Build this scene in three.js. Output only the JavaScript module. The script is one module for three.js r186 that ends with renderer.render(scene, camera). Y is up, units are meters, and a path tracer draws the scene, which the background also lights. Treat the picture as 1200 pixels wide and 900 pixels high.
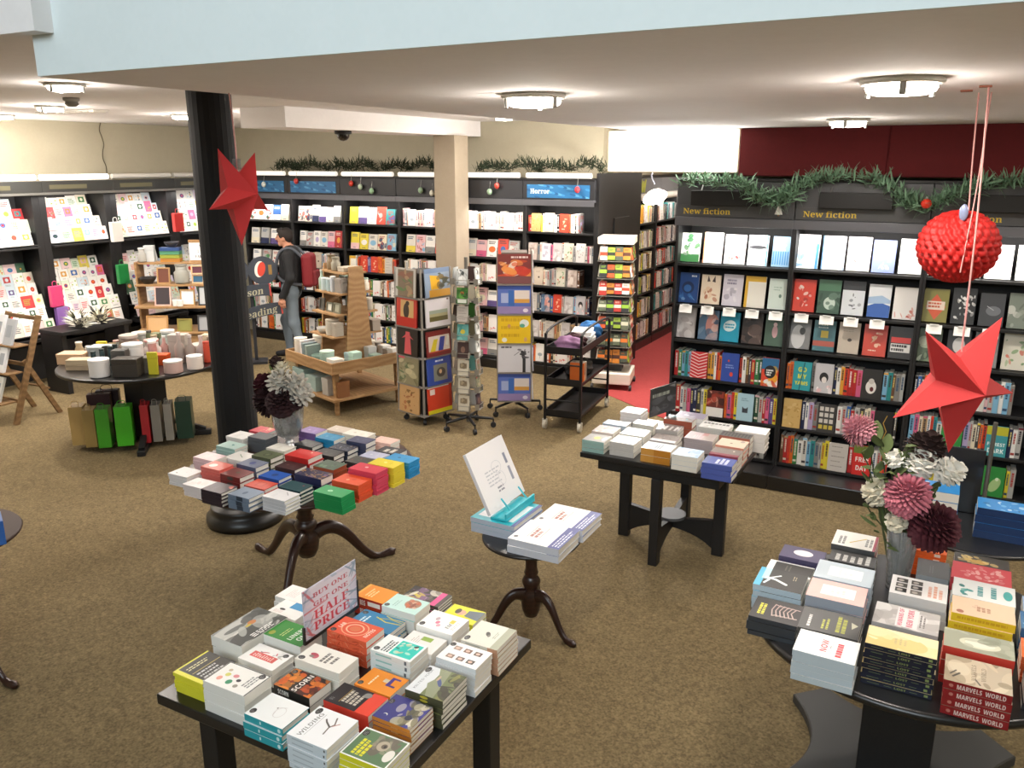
import * as THREE from 'three';
import { RoundedBoxGeometry } from 'three/addons/geometries/RoundedBoxGeometry.js';
import { MarchingCubes } from 'three/addons/objects/MarchingCubes.js';
import { RectAreaLightUniformsLib } from 'three/addons/lights/RectAreaLightUniformsLib.js';
import { mergeGeometries, mergeVertices } from 'three/addons/utils/BufferGeometryUtils.js';

// ---------------------------------------------------------------- camera, exposure, daylight
const scene = new THREE.Scene();
const D2R = Math.PI / 180;
const camera = new THREE.PerspectiveCamera(2 * Math.atan(450 / 980) / D2R, 4 / 3, 0.05, 60);
camera.position.set(0, 2.55, 0);
camera.rotation.set(-14.9 * D2R, 28.5 * D2R, 0, 'YXZ');
const renderer = new THREE.WebGLRenderer({ antialias: true });
renderer.toneMapping = THREE.LinearToneMapping;
renderer.toneMappingExposure = 3.0;
renderer.shadowMap.enabled = true;
RectAreaLightUniformsLib.init();
scene.background = new THREE.Color(0x9fb4c8);

const WARM = 0xfff5ea, COOL = 0xe6f1f6, NEUTRAL = 0xfffaf4;
const LAMP = 34;             // radiance of a ceiling lamp
const STRIP = 9;             // radiance of a bookcase light strip
// daylight through the tall window over the stairs, behind the viewer
const dayLight = new THREE.RectAreaLight(COOL, 3.2, 4.4, 1.5);
dayLight.position.set(-0.4, 4.15, 3.3); dayLight.lookAt(-0.4, 3.6, -2); dayLight.name = 'stair_window_daylight';
scene.add(dayLight);

// ---------------------------------------------------------------- helpers
const rngOf = (s) => () => { s = (s + 0x6d2b79f5) | 0; let t = Math.imul(s ^ (s >>> 15), 1 | s); t = (t + Math.imul(t ^ (t >>> 7), 61 | t)) ^ t; return ((t ^ (t >>> 14)) >>> 0) / 4294967296; };
const rnd = rngOf(77);
const rr = (a, b) => a + (b - a) * rnd();
const pick = (a) => a[Math.floor(rnd() * a.length) % a.length];
const used = new Map();
function numbered(name) { const n = used.get(name) || 0; used.set(name, n + 1); return n ? name + '_' + String(n).padStart(3, '0') : name; }
const V = (x, y, z) => new THREE.Vector3(x, y, z);
const mats = new Map();
function M(color, rough = 0.6, o = {}) {
  const key = color + '|' + rough + JSON.stringify(o);
  if (!mats.has(key)) mats.set(key, new THREE.MeshPhysicalMaterial({ color, roughness: rough, ...o }));
  return mats.get(key);
}
function shade(m) { m.castShadow = m.receiveShadow = true; return m; }
function mesh(name, geo, mat, parent) { const m = shade(new THREE.Mesh(geo, mat)); m.name = name; if (parent) parent.add(m); return m; }
function tag(o, label, category, group) { o.userData.label = label; o.userData.category = category; if (group) o.userData.group = group; return o; }
function thing(name, label, category, pos = [0, 0, 0], ry = 0, group) {
  const g = new THREE.Group(); g.name = numbered(name); g.position.set(...pos); g.rotation.y = ry; scene.add(g);
  return tag(g, label, category, group);
}
function single(name, geo, mat, label, category, group) { const m = mesh(numbered(name), geo, mat); scene.add(m); return tag(m, label, category, group); }
function struct(name, geo, mat, label) { const m = mesh(name, geo, mat); m.userData.kind = 'structure'; m.userData.label = label; m.userData.category = name.split('_')[0]; scene.add(m); return m; }
// boxes: min-corner / max-corner, optionally with rounded edges
function bx(x0, x1, y0, y1, z0, z1, r = 0) {
  const w = x1 - x0, h = y1 - y0, d = z1 - z0;
  const g = r ? new RoundedBoxGeometry(w, h, d, 1, Math.min(r, w / 2.1, h / 2.1, d / 2.1)) : new THREE.BoxGeometry(w, h, d);
  return g.translate((x0 + x1) / 2, (y0 + y1) / 2, (z0 + z1) / 2);
}
function clean(g) { g = g.index ? g.toNonIndexed() : g; for (const k of Object.keys(g.attributes)) if (!['position', 'normal', 'uv'].includes(k)) g.deleteAttribute(k); return g; }
const merge = (a) => mergeGeometries(a.map(clean));
const cyl = (r0, r1, h, n = 20, y = 0) => new THREE.CylinderGeometry(r1, r0, h, n).translate(0, y + h / 2, 0);
const lathe = (pts, n = 28) => new THREE.LatheGeometry(pts.map(([r, y]) => new THREE.Vector2(r, y)), n);
function tube(pts, r, n = 24, k = 8, closed = false) { return new THREE.TubeGeometry(new THREE.CatmullRomCurve3(pts.map((p) => V(...p)), closed), n, r, k, closed); }
function bar(a, b, r, k = 8, r2 = r) { const A = V(...a), B = V(...b), d = B.clone().sub(A), L = d.length(); const g = new THREE.CylinderGeometry(r2, r, L, k); g.translate(0, L / 2, 0); g.applyQuaternion(new THREE.Quaternion().setFromUnitVectors(V(0, 1, 0), d.normalize())); return g.translate(...a); }
function beamBox(a, b, w, h, up = [0, 1, 0]) { const A = V(...a), B = V(...b), d = B.clone().sub(A), L = d.length(); const m = new THREE.Matrix4(), z = d.clone().normalize(), x = V(...up).cross(z).normalize(), y = z.clone().cross(x); m.makeBasis(x, y, z); const g = new THREE.BoxGeometry(w, h, L); g.applyMatrix4(m); return g.translate((A.x + B.x) / 2, (A.y + B.y) / 2, (A.z + B.z) / 2); }
// uv in metres from the larger plane of every face
function uvMetres(g, s = 1) {
  g = g.index ? g.toNonIndexed() : g; g.computeVertexNormals();
  const p = g.attributes.position, n = g.attributes.normal, uv = new Float32Array(p.count * 2);
  for (let i = 0; i < p.count; i++) {
    const ax = Math.abs(n.getX(i)), ay = Math.abs(n.getY(i)), az = Math.abs(n.getZ(i));
    const a = ay >= ax && ay >= az ? [p.getX(i), p.getZ(i)] : ax >= az ? [p.getZ(i), p.getY(i)] : [p.getX(i), p.getY(i)];
    uv[i * 2] = a[0] * s; uv[i * 2 + 1] = a[1] * s;
  }
  g.setAttribute('uv', new THREE.BufferAttribute(uv, 2)); return g;
}
function canvas(w, h) { const c = document.createElement('canvas'); c.width = w; c.height = h; return c; }
function canvasTex(c, rep) { const t = new THREE.CanvasTexture(c); t.colorSpace = THREE.SRGBColorSpace; t.magFilter = THREE.LinearFilter; if (rep) { t.wrapS = t.wrapT = THREE.RepeatWrapping; t.repeat.set(rep, rep); } return t; }
// tileable value noise
function noiseTile(n, cells, seed) {
  const r = rngOf(seed), g = Array.from({ length: cells * cells }, () => r()), out = new Float32Array(n * n), s = (t) => t * t * (3 - 2 * t);
  for (let y = 0; y < n; y++) for (let x = 0; x < n; x++) {
    const fx = x / n * cells, fy = y / n * cells, x0 = Math.floor(fx), y0 = Math.floor(fy), u = s(fx - x0), v = s(fy - y0);
    const at = (i, j) => g[((j + cells) % cells) * cells + (i + cells) % cells];
    out[y * n + x] = (at(x0, y0) * (1 - u) + at(x0 + 1, y0) * u) * (1 - v) + (at(x0, y0 + 1) * (1 - u) + at(x0 + 1, y0 + 1) * u) * v;
  }
  return out;
}
function noiseTex(n, layers, colour, repeat, srgb = true) {
  const d = new Uint8Array(n * n * 4), ls = layers.map(([c, s, a]) => [noiseTile(n, c, s), a]);
  for (let i = 0; i < n * n; i++) { let v = 0; for (const [l, a] of ls) v += (l[i] - 0.5) * a; const c = colour(v); d[i * 4] = c[0]; d[i * 4 + 1] = c[1]; d[i * 4 + 2] = c[2]; d[i * 4 + 3] = 255; }
  const t = new THREE.DataTexture(d, n, n); t.wrapS = t.wrapT = THREE.RepeatWrapping; t.magFilter = THREE.LinearFilter; t.repeat.set(repeat, repeat); if (srgb) t.colorSpace = THREE.SRGBColorSpace; t.needsUpdate = true; return t;
}
const ramp = (a, b) => (v) => { const t = Math.min(1, Math.max(0, v + 0.5)); return a.map((x, i) => x + (b[i] - x) * t); };

// ---------------------------------------------------------------- surfaces
const carpetMap = noiseTex(1024, [[256, 3, 0.5], [150, 4, 0.5], [60, 5, 0.16], [9, 6, 0.1]], ramp([88, 75, 50], [148, 129, 92]), 0.62);
const carpetBump = noiseTex(512, [[256, 8, 0.8], [110, 9, 0.7]], (v) => { const t = 128 + v * 120; return [t, t, t]; }, 1.24, false);
const matCarpet = new THREE.MeshPhysicalMaterial({ map: carpetMap, bumpMap: carpetBump, bumpScale: 0.004, roughness: 0.98, sheen: 0.3, sheenColor: new THREE.Color(0x6b5a3c), sheenRoughness: 0.7 });
const matRedCarpet = new THREE.MeshPhysicalMaterial({ map: noiseTex(512, [[256, 13, 0.5], [60, 14, 0.3]], ramp([148, 50, 52], [174, 68, 66]), 0.8), roughness: 0.97 });
const plaster = (a, b, seed) => new THREE.MeshPhysicalMaterial({ map: noiseTex(512, [[6, seed, 0.35], [40, seed + 1, 0.25], [200, seed + 2, 0.25]], ramp(a, b), 0.35), roughness: 0.92 });
const matCeil = plaster([230, 226, 225], [240, 236, 235], 21);
const matWall = plaster([188, 181, 158], [200, 193, 171], 31);
const matBlue = plaster([216, 226, 227], [224, 232, 233], 41);
const matRedWall = plaster([84, 15, 19], [98, 20, 23], 51);
const blackWoodTex = noiseTex(512, [[8, 61, 0.3], [220, 62, 0.5]], ramp([20, 20, 22], [34, 33, 34]), 0.8);
const matBlack = new THREE.MeshPhysicalMaterial({ map: blackWoodTex, roughness: 0.5 });
const matBlackGloss = new THREE.MeshPhysicalMaterial({ map: blackWoodTex, roughness: 0.3, clearcoat: 0.25, clearcoatRoughness: 0.3 });
function woodTex(a, b, seed, rep) { // grain along u
  const n = 512, d = new Uint8Array(n * n * 4), n1 = noiseTile(n, 5, seed), n2 = noiseTile(n, 128, seed + 1);
  for (let y = 0; y < n; y++) for (let x = 0; x < n; x++) {
    const i = y * n + x, v = 0.5 + 0.33 * Math.sin(y / n * Math.PI * 2 * 14 + n1[i] * 9) + (n2[i] - 0.5) * 0.35;
    for (let c = 0; c < 3; c++) d[i * 4 + c] = a[c] + (b[c] - a[c]) * Math.min(1, Math.max(0, v)); d[i * 4 + 3] = 255;
  }
  const t = new THREE.DataTexture(d, n, n); t.wrapS = t.wrapT = THREE.RepeatWrapping; t.magFilter = THREE.LinearFilter; t.repeat.set(rep, rep); t.colorSpace = THREE.SRGBColorSpace; t.needsUpdate = true; return t;
}
const matMahogany = new THREE.MeshPhysicalMaterial({ map: woodTex([38, 18, 14], [62, 32, 24], 71, 1.5), roughness: 0.32, clearcoat: 0.4, clearcoatRoughness: 0.25 });
const matPine = new THREE.MeshPhysicalMaterial({ map: woodTex([148, 112, 72], [176, 140, 98], 81, 1.2), roughness: 0.6 });
const matOldWood = new THREE.MeshPhysicalMaterial({ map: woodTex([112, 84, 52], [140, 108, 70], 91, 1.2), roughness: 0.7 });
const matMetal = M(0x9a9a98, 0.35, { metalness: 0.8 });
const matDarkMetal = M(0x1a1a1c, 0.45, { metalness: 0.3 });
const matSteel = M(0x77736c, 0.45, { metalness: 0.6 });
const matPaper = new THREE.MeshPhysicalMaterial({ color: 0xe9e6dd, roughness: 0.85 });
const matTube = new THREE.MeshPhysicalMaterial({ color: 0xffffff, emissive: 0xfff4e4, emissiveIntensity: 1.1, roughness: 0.5 });
const matLampGlow = new THREE.MeshPhysicalMaterial({ color: 0xffffff, emissive: 0xfff3e0, emissiveIntensity: 5, roughness: 0.5 });
// ---------------------------------------------------------------- printed covers: atlas pages
class Page {
  constructor(w, h, cw, ch, spine) { this.id = Page.ids = (Page.ids || 0) + 1; this.c = canvas(w, h); this.x = this.c.getContext('2d'); this.x.fillStyle = '#e9e6dd'; this.x.fillRect(0, 0, w, h); this.W = w; this.H = h; this.cw = cw; this.ch = ch; this.sp = spine; this.n = 0; this.per = Math.floor(w / cw); }
  cell(draw, bg, spineCol, spineDraw) {
    const i = this.n++, px = (i % this.per) * this.cw, py = Math.floor(i / this.per) * this.ch, x = this.x;
    if (py + this.ch > this.H) throw new Error('page full');
    x.save(); x.beginPath(); x.rect(px, py, this.cw, this.ch); x.clip();
    x.fillStyle = spineCol; x.fillRect(px, py, this.cw, this.ch);
    x.save(); x.translate(px + this.sp, py); x.beginPath(); x.rect(0, 0, this.cw - this.sp, this.ch); x.clip(); x.scale((this.cw - this.sp) / 100, this.ch / 150); x.fillStyle = bg; x.fillRect(0, 0, 100, 150); draw && draw(pen(x)); x.restore();
    if (spineDraw) { x.save(); x.translate(px + this.sp, py); x.rotate(Math.PI / 2); x.scale(this.ch / 150, this.sp / 20); spineDraw(pen(x)); x.restore(); }
    x.restore();
    const e = 0.7;
    return { page: this, u0: (px + e) / this.W, us: (px + this.sp) / this.W, u1: (px + this.cw - e) / this.W, v0: 1 - (py + this.ch - e) / this.H, v1: 1 - (py + e) / this.H };
  }
  get mat() { return this._m ||= new THREE.MeshPhysicalMaterial({ map: canvasTex(this.c), roughness: 0.42, clearcoat: 0.15, clearcoatRoughness: 0.35 }); }
}
const penRnd = rngOf(4242);
function pen(x) {
  const P = {
    R(a, b, w, h, c) { x.fillStyle = c; x.fillRect(a, b, w, h); return P; },
    E(a, b, r, s, c, rot = 0) { x.fillStyle = c; x.beginPath(); x.ellipse(a, b, r, s, rot, 0, 7); x.fill(); return P; },
    O(a, b, r, s, c, lw = 2) { x.strokeStyle = c; x.lineWidth = lw; x.beginPath(); x.ellipse(a, b, r, s, 0, 0, 7); x.stroke(); return P; },
    G(pts, c) { x.fillStyle = c; x.beginPath(); pts.forEach((p, i) => (i ? x.lineTo(...p) : x.moveTo(...p))); x.fill(); return P; },
    W(pts, c, lw = 2) { x.strokeStyle = c; x.lineWidth = lw; x.lineCap = 'round'; x.beginPath(); pts.forEach((p, i) => (i ? x.lineTo(...p) : x.moveTo(...p))); x.stroke(); return P; },
    T(t, a, b, s, c, f = 'bold', al = 'center', fam = 'sans-serif', max) { x.fillStyle = c; x.font = `${f} ${s}px ${fam}`; x.textAlign = al; x.textBaseline = 'middle'; max ? x.fillText(t, a, b, max) : x.fillText(t, a, b); return P; },
    L(a, b, w, n, c, lh = 5, th = 2) { x.fillStyle = c; for (let i = 0; i < n; i++) { let q = a; const end = a + w * (0.65 + 0.35 * penRnd()); while (q < end) { const k = 3 + penRnd() * 9; x.fillRect(q, b + i * lh, Math.min(k, end - q), th); q += k + 2; } } return P; },   // lines of print too small to read
    B(a, b, w, h, n, cols, s = 0.25) { for (let i = 0; i < n; i++) { x.fillStyle = cols[Math.floor(penRnd() * cols.length)]; x.globalAlpha = 0.55 + 0.45 * penRnd(); x.beginPath(); x.ellipse(a + penRnd() * w, b + penRnd() * h, w * s * (0.2 + penRnd()), h * s * (0.2 + penRnd()), penRnd() * 3, 0, 7); x.fill(); } x.globalAlpha = 1; return P; },
    S(a = 16, b = 14) { return P.E(a, b, 10, 10, '#2b2b2d').L(a - 7, b - 5, 14, 3, '#9a9a9a', 4, 1.6); },   // round offer sticker
  };
  return P;
}
// one book: w = length of the spine (along x), d = width (along z), t = thickness (y); the spine is on +z, the front cover looks up, its head points to -x
function bookGeo(w, d, t, cell, hard, paper) {
  const { u0, us, u1, v0, v1 } = cell, b = hard ? 0.0028 : 0.0012, hw = w / 2, hd = d / 2, pos = [], uv = [], idx = [];
  const e = u0 + (us - u0) * 0.12, ve = v0 + (v1 - v0) * 0.02;
  const quad = (p, q) => { const k = pos.length / 3; p.forEach((a) => pos.push(...a)); q.forEach((a) => uv.push(...a)); idx.push(k, k + 1, k + 2, k, k + 2, k + 3); };
  const flat = [[e, ve], [e, ve], [e, ve], [e, ve]];
  const slab = (y0, y1, topUv, botUv) => {
    quad([[-hw, y1, hd], [hw, y1, hd], [hw, y1, -hd], [-hw, y1, -hd]], topUv);
    quad([[-hw, y0, -hd], [hw, y0, -hd], [hw, y0, hd], [-hw, y0, hd]], botUv);
    quad([[-hw, y0, -hd], [-hw, y1, -hd], [hw, y1, -hd], [hw, y0, -hd]], flat);
    quad([[-hw, y0, hd], [-hw, y1, hd], [-hw, y1, -hd], [-hw, y0, -hd]], flat);
    quad([[hw, y0, -hd], [hw, y1, -hd], [hw, y1, hd], [hw, y0, hd]], flat);
  };
  slab(t - b, t, [[us, v1], [us, v0], [u1, v0], [u1, v1]], flat);
  slab(0, b, flat, flat);
  quad([[-hw, 0, hd], [hw, 0, hd], [hw, t, hd], [-hw, t, hd]], [[u0, v1], [u0, v0], [us, v0], [us, v1]]);
  quad([[-hw, b, hd - b], [-hw, t - b, hd - b], [hw, t - b, hd - b], [hw, b, hd - b]], flat);
  const ends = (x, s) => quad(s < 0 ? [[x, 0, hd - b], [x, 0, hd], [x, t, hd], [x, t, hd - b]] : [[x, 0, hd], [x, 0, hd - b], [x, t, hd - b], [x, t, hd]], flat);
  ends(-hw, -1); ends(hw, 1);
  const cover = new THREE.BufferGeometry(); cover.setAttribute('position', new THREE.Float32BufferAttribute(pos, 3)); cover.setAttribute('uv', new THREE.Float32BufferAttribute(uv, 2)); cover.setIndex(idx); cover.computeVertexNormals();
  const k = hard ? 0.004 : 0.0006;
  const pages = bx(-hw + k, hw - k, b, t - b, -hd + k, hd - b);
  if (!paper) return [cover, pages];
  const pu = pages.attributes.uv; for (let i = 0; i < pu.count; i++) pu.setXY(i, (paper.us + paper.u1) / 2, (paper.v0 + paper.v1) / 2);
  return [merge([cover, pages])];
}
const pageA = new Page(2048, 2048, 204, 292, 26), pageB = new Page(2048, 2048, 204, 292, 26), pageC = new Page(2048, 2048, 146, 204, 16), pageG = new Page(2048, 2048, 128, 170, 18), pageK = new Page(1024, 1024, 85, 113, 4);
const paperC = pageC.cell(null, '#e4e0d6', '#e4e0d6');
const paperG = pageG.cell(null, '#e4e0d6', '#e4e0d6');
const COV = {};
// key, page, description, front colour, spine colour, front drawing, spine drawing
function cov(key, page, desc, bg, spine, draw, spineDraw) { COV[key] = { paper: ['emerald', 'tangerine', 'crimson', 'lemon', 'sky', 'coral', 'forest', 'charcoal'].includes(key) ? spine : null, cell: page.cell(draw, bg, spine, spineDraw), page, desc, spine }; }
const sl = (c, n = 70) => (p) => p.R(18, 7, n, 6, c);      // a strip of small print on a spine
const st = (t, c, s = 12) => (p) => p.T(t, 75, 10.5, s, c, 'bold', 'center', 'sans-serif', 110);
{ const A = pageA;
  cov('yellowblack', A, 'yellow-edged paperback with black cover', '#1d1c18', '#e2dc3a', (p) => p.R(0, 0, 100, 8, '#e6e03a').R(0, 0, 12, 150, '#e6e03a').R(16, 70, 80, 4, '#b8a85a').L(20, 30, 70, 2, '#d9d2a0', 12, 6).L(20, 84, 70, 3, '#cfcfcf', 18, 8));
  cov('lovely', A, 'thick white paperback with coloured fruit shapes', '#f6f4ef', '#eceae4', (p) => p.R(1, 1, 98, 3, '#222').R(96, 1, 3, 148, '#222').R(1, 146, 98, 3, '#222').E(30, 30, 9, 8, '#e9a08c').E(52, 40, 8, 8, '#d6d26a').E(70, 32, 6, 6, '#c9b9a0').E(28, 66, 10, 9, '#1f8a5c').E(56, 66, 7, 9, '#e08a90').E(44, 86, 6, 7, '#26232a').E(22, 95, 7, 7, '#9a9488').L(30, 108, 60, 3, '#8d8d8d', 9, 5).S(86, 130));
  cov('greyphoto', A, 'large white-edged paperback with grey photograph of stones', '#8d8f8c', '#f0eee9', (p) => p.B(0, 0, 100, 150, 90, ['#3c3f3c', '#5e625f', '#b9bab4', '#757a74', '#d6d4cc']).E(60, 60, 8, 12, '#c97a3a').E(50, 66, 6, 6, '#c8b23c').L(30, 118, 50, 3, '#f4f4f0', 9, 5));
  cov('redribbon', A, 'white paperback with slanted red ribbon', '#f7f5f2', '#f2f0ec', (p) => p.G([[30, 20], [60, 20], [60, 120], [30, 120]], '#e0605a').L(36, 30, 20, 9, '#f8e8e4', 9, 4).B(62, 10, 20, 130, 8, ['#c8505a', '#b9b0a0', '#9a9a98'], 0.12).S(84, 130));
  cov('green', A, 'green paperback with bold white lettering', '#2f8f35', '#f1efe8', (p) => p.T('LINERS', 50, 92, 22, '#eef2ea', 'bold').T('ONE', 50, 118, 26, '#eef2ea', 'bold').E(22, 20, 12, 10, '#a0a53a').L(20, 50, 60, 2, '#cfd88a', 9, 4).S(82, 136));
  cov('blackfish', A, 'white paperback with black mark and blue panel', '#f8f7f4', '#f4f2ee', (p) => p.R(58, 60, 42, 90, '#3a93c8').E(40, 44, 6, 14, '#1c1c1e').L(14, 20, 24, 6, '#cfa9a4', 7, 2));
  cov('whiteplain', A, 'plain white paperback with pale pink print', '#f7f3f0', '#f3efea', (p) => p.L(20, 40, 60, 5, '#e6c8c4', 10, 3));
  cov('cream', A, 'cream paperback with pink flower and grey lettering', '#f4f1e8', '#e9e4d8', (p) => p.S().E(40, 44, 12, 9, '#c76a76').E(48, 36, 8, 12, '#b9505e').E(36, 34, 6, 8, '#8f8a80').L(24, 66, 56, 2, '#77756f', 14, 9).L(30, 98, 44, 1, '#77756f', 14, 9));
  cov('redcircle', A, 'orange-red paperback with ringed dial cover', '#df5a3c', '#e4633f', (p) => p.O(50, 74, 40, 44, '#f0b08c', 4).O(50, 74, 26, 28, '#f3c5a6', 5).E(50, 74, 17, 18, '#dd7850').T('LAB', 50, 24, 18, '#f6e6d6').T('NOTES', 50, 128, 18, '#f6e6d6').S(14, 16), (p) => p.B(10, 2, 130, 16, 14, ['#f0a080', '#c2401e'], 0.1));
  cov('bigorange', A, 'thick orange paperback with red spine', '#e8912e', '#b5341f', (p) => p.R(0, 0, 100, 12, '#f2b152').L(20, 40, 60, 3, '#f8dca8', 14, 7), (p) => p.T('BIG', 44, 11, 17, '#f3ece2').R(70, 5, 64, 10, '#f3ece2'));
  cov('bluefern', A, 'blue paperback with yellow grasses', '#2d7fae', '#2a76a2', (p) => p.W([[70, 150], [60, 100], [74, 60]], '#e2c93a', 5).W([[80, 150], [84, 100], [70, 70]], '#cdb733', 4).W([[92, 150], [88, 110], [96, 84]], '#dfc640', 4).L(16, 24, 60, 2, '#dff0f6', 12, 7).S(80, 12));
  cov('mint', A, 'pale mint paperback with oval group portrait', '#bfe0da', '#e8e8e0', (p) => p.E(60, 100, 30, 32, '#a8836c').B(38, 76, 44, 46, 18, ['#d9b49a', '#8a4f40', '#e8d6c4', '#c76a4a']).L(20, 34, 50, 2, '#8fb8b0', 10, 4).S());
  cov('darkphoto', A, 'dark photo paperback with pink band', '#4c4742', '#55504a', (p) => p.B(0, 0, 100, 110, 40, ['#2c2c2a', '#6e6a5e', '#dcd8ca', '#7a5a80', '#d8c84a']).R(0, 112, 100, 22, '#de4f8e'));
  cov('yellowportrait', A, 'bright yellow paperback with grey portrait', '#dcdc22', '#d6d620', (p) => p.E(58, 60, 18, 22, '#cfa088').G([[30, 150], [40, 84], [80, 84], [96, 150]], '#5c6a74').E(62, 44, 18, 12, '#4a4038').S());
  cov('emily', A, 'white paperback with grey and mustard lettering', '#f7f6f3', '#f1efea', (p) => p.T('EM', 38, 108, 20, '#6f6f6c').R(54, 98, 20, 18, '#d9c94c').E(42, 60, 9, 8, '#d77a96').E(60, 48, 10, 8, '#b9a6ae').E(28, 72, 8, 8, '#e2a3b4').L(24, 126, 50, 2, '#b9b6b0', 7, 3).S());
  cov('turquoise', A, 'white paperback with turquoise garden picture', '#f2f5f4', '#e4ebea', (p) => p.R(10, 62, 80, 80, '#25c9bb').B(16, 70, 66, 60, 16, ['#1d6a5c', '#f2e9d8', '#e6c9a0', '#2b2f2c', '#7fe0d2'], 0.16).L(12, 30, 76, 3, '#4b5a5a', 10, 6).S(), (p) => p.R(128, 4, 8, 12, '#55606a').R(20, 7, 60, 5, '#8fc6c0'));
  cov('whitegreen', A, 'white paperback with small green block and grey cover', '#eceae8', '#f1efeb', (p) => p.R(60, 60, 24, 44, '#8fae4c').L(14, 30, 70, 4, '#b4b2ae', 9, 3).S());
  cov('greyland', A, 'pale grey paperback with small bird motif', '#d9d8cd', '#d6d3c8', (p) => p.R(0, 118, 100, 32, '#a9ad98').E(52, 70, 7, 12, '#4a4a46', 0.6).E(46, 78, 6, 5, '#7a7a74').L(40, 96, 30, 2, '#8fa08c', 7, 3).S(), (p) => p.R(110, 0, 40, 20, '#c99a7c').R(20, 7, 60, 5, '#a7a89c'));
  cov('sixphotos', A, 'white paperback with six small portrait photos', '#f1eeed', '#dfe3e6', (p) => { for (let i = 0; i < 6; i++) p.R(i < 3 ? 16 : 62, 24 + (i % 3) * 38, 20, 26, ['#8a7468', '#6b5a58', '#4c4644', '#a08c84', '#7c5a50', '#5c4a48'][i]).E(i < 3 ? 26 : 72, 36 + (i % 3) * 38, 6, 8, '#d6b8a6'); p.S(84, 10); });
  cov('kilted', A, 'white and green paperback with figure in hills', '#dfe4e8', '#4a4a34', (p) => p.R(0, 60, 100, 90, '#6f7a52').G([[0, 80], [40, 50], [70, 66], [100, 44], [100, 90], [0, 110]], '#8f967a').E(54, 84, 6, 20, '#4f5a8a', 0.7).E(66, 70, 10, 5, '#c0a890').B(0, 110, 100, 40, 16, ['#4a5234', '#8a8a4c', '#3c3a30']).T('KILTED YOGA', 50, 24, 13, '#7f868c', '', 'center', 'sans-serif', 86).S(84, 10), (p) => p.E(75, 10, 16, 6, '#c2b43a'));
  cov('orangepurple', A, 'orange paperback with purple seat drawing', '#ef922c', '#ec8f2c', (p) => p.G([[40, 96], [86, 96], [86, 108], [40, 112]], '#4a3a8c').R(40, 112, 8, 20, '#4a3a8c').R(78, 108, 8, 22, '#4a3a8c').R(52, 76, 18, 20, '#d8c8b0').L(20, 40, 54, 1, '#fae8c8', 9, 7).S());
  cov('scorn', A, 'dark paperback with orange leaves titled in white', '#2b1d18', '#1c1512', (p) => p.B(0, 0, 100, 60, 22, ['#d9601e', '#8a2a16', '#e88a2c', '#5a1e14']).B(0, 96, 100, 54, 22, ['#c8501c', '#7a2414', '#e07a24', '#4a1810']).R(0, 62, 100, 30, '#241814').T('SCORN', 50, 78, 28, '#f4f0ea', 'bold', 'center', 'sans-serif', 94).S(84, 12), (p) => p.T('SCORN', 40, 10.5, 14, '#f0ece4'));
  cov('blackred', A, 'black and red paperback with pale capitals', '#1f1c22', '#d93a2a', (p) => p.R(0, 104, 100, 46, '#e2432f').L(22, 44, 60, 4, '#c9c3b4', 13, 9).R(16, 40, 70, 2, '#b79a4a').E(80, 96, 12, 12, '#8a8a86').S(20, 16));
  cov('whiteteal', A, 'white hardback with teal spine and faint drawing', '#f4f6f6', '#2aa0ac', (p) => p.O(46, 90, 20, 16, '#d6d2d0', 1.5).W([[30, 80], [60, 70], [70, 96]], '#cfcac8', 1.5).E(58, 70, 2, 3, '#77706c').S(20, 14), (p) => p.R(60, 5, 6, 9, '#d8eff0').E(136, 10, 6, 6, '#d2eaec'));
  cov('wilding', A, 'white paperback with thin grey flying bird', '#f5f6f8', '#ccd6de', (p) => p.T('WILDING', 46, 34, 20, '#5c5c5c', '', 'center', 'sans-serif', 76).R(14, 48, 70, 1, '#8c8c8c').W([[34, 96], [54, 92], [66, 100], [84, 88]], '#6f6660', 4).W([[56, 92], [66, 70], [72, 62]], '#57504c', 4).W([[60, 98], [72, 112]], '#b98a80', 3).S(86, 16), (p) => p.R(20, 7, 80, 4, '#a9b4bd').R(138, 6, 5, 8, '#3c3c40'));
  cov('moon', A, 'night-blue paperback with badger and crescent moon', '#3a3c8a', '#c07a2c', (p) => p.R(0, 0, 100, 70, '#36387f').B(0, 76, 100, 70, 30, ['#c9c2a8', '#8a8468', '#55543c', '#e0d8c0']).E(20, 34, 6, 8, '#f2f0e0').E(17, 33, 6, 8, '#36387f').E(36, 110, 10, 12, '#2c3248').E(60, 60, 18, 14, '#9a96a8').S(70, 12));
  cov('seal', A, 'green and grey paperback with seal face', '#5f7f5c', '#d9d62c', (p) => p.R(0, 0, 100, 5, '#f4f4f0').R(95, 0, 5, 150, '#f4f4f0').R(0, 145, 100, 5, '#f4f4f0').R(0, 0, 4, 150, '#f4f4f0').B(40, 50, 56, 92, 20, ['#8c8474', '#a69c88', '#6f685c']).E(62, 92, 17, 18, '#b9ad98').E(62, 96, 8, 9, '#6a5f54').E(62, 98, 4, 4, '#2c2826').L(12, 26, 60, 3, '#e4de2c', 14, 10).E(40, 128, 20, 14, '#ece8e0').S(82, 16));
  // the round black table
  cov('purpledot', A, 'dark purple hardback with pale oval', '#4a4266', '#3e3858', (p) => p.E(54, 76, 24, 34, '#efe6ea'));
  cov('figure', A, 'black and sky-blue paperback with white leaping figure', '#2c2a28', '#b9cad6', (p) => p.R(0, 0, 100, 22, '#58b8da').R(40, 16, 60, 20, '#b4d8e6').W([[50, 30], [46, 60], [30, 96]], '#e8f0f2', 9).W([[52, 44], [70, 70]], '#e8f0f2', 6).W([[40, 40], [20, 30]], '#cfe4ee', 8).L(60, 110, 30, 2, '#b9a98a', 7, 3));
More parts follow.
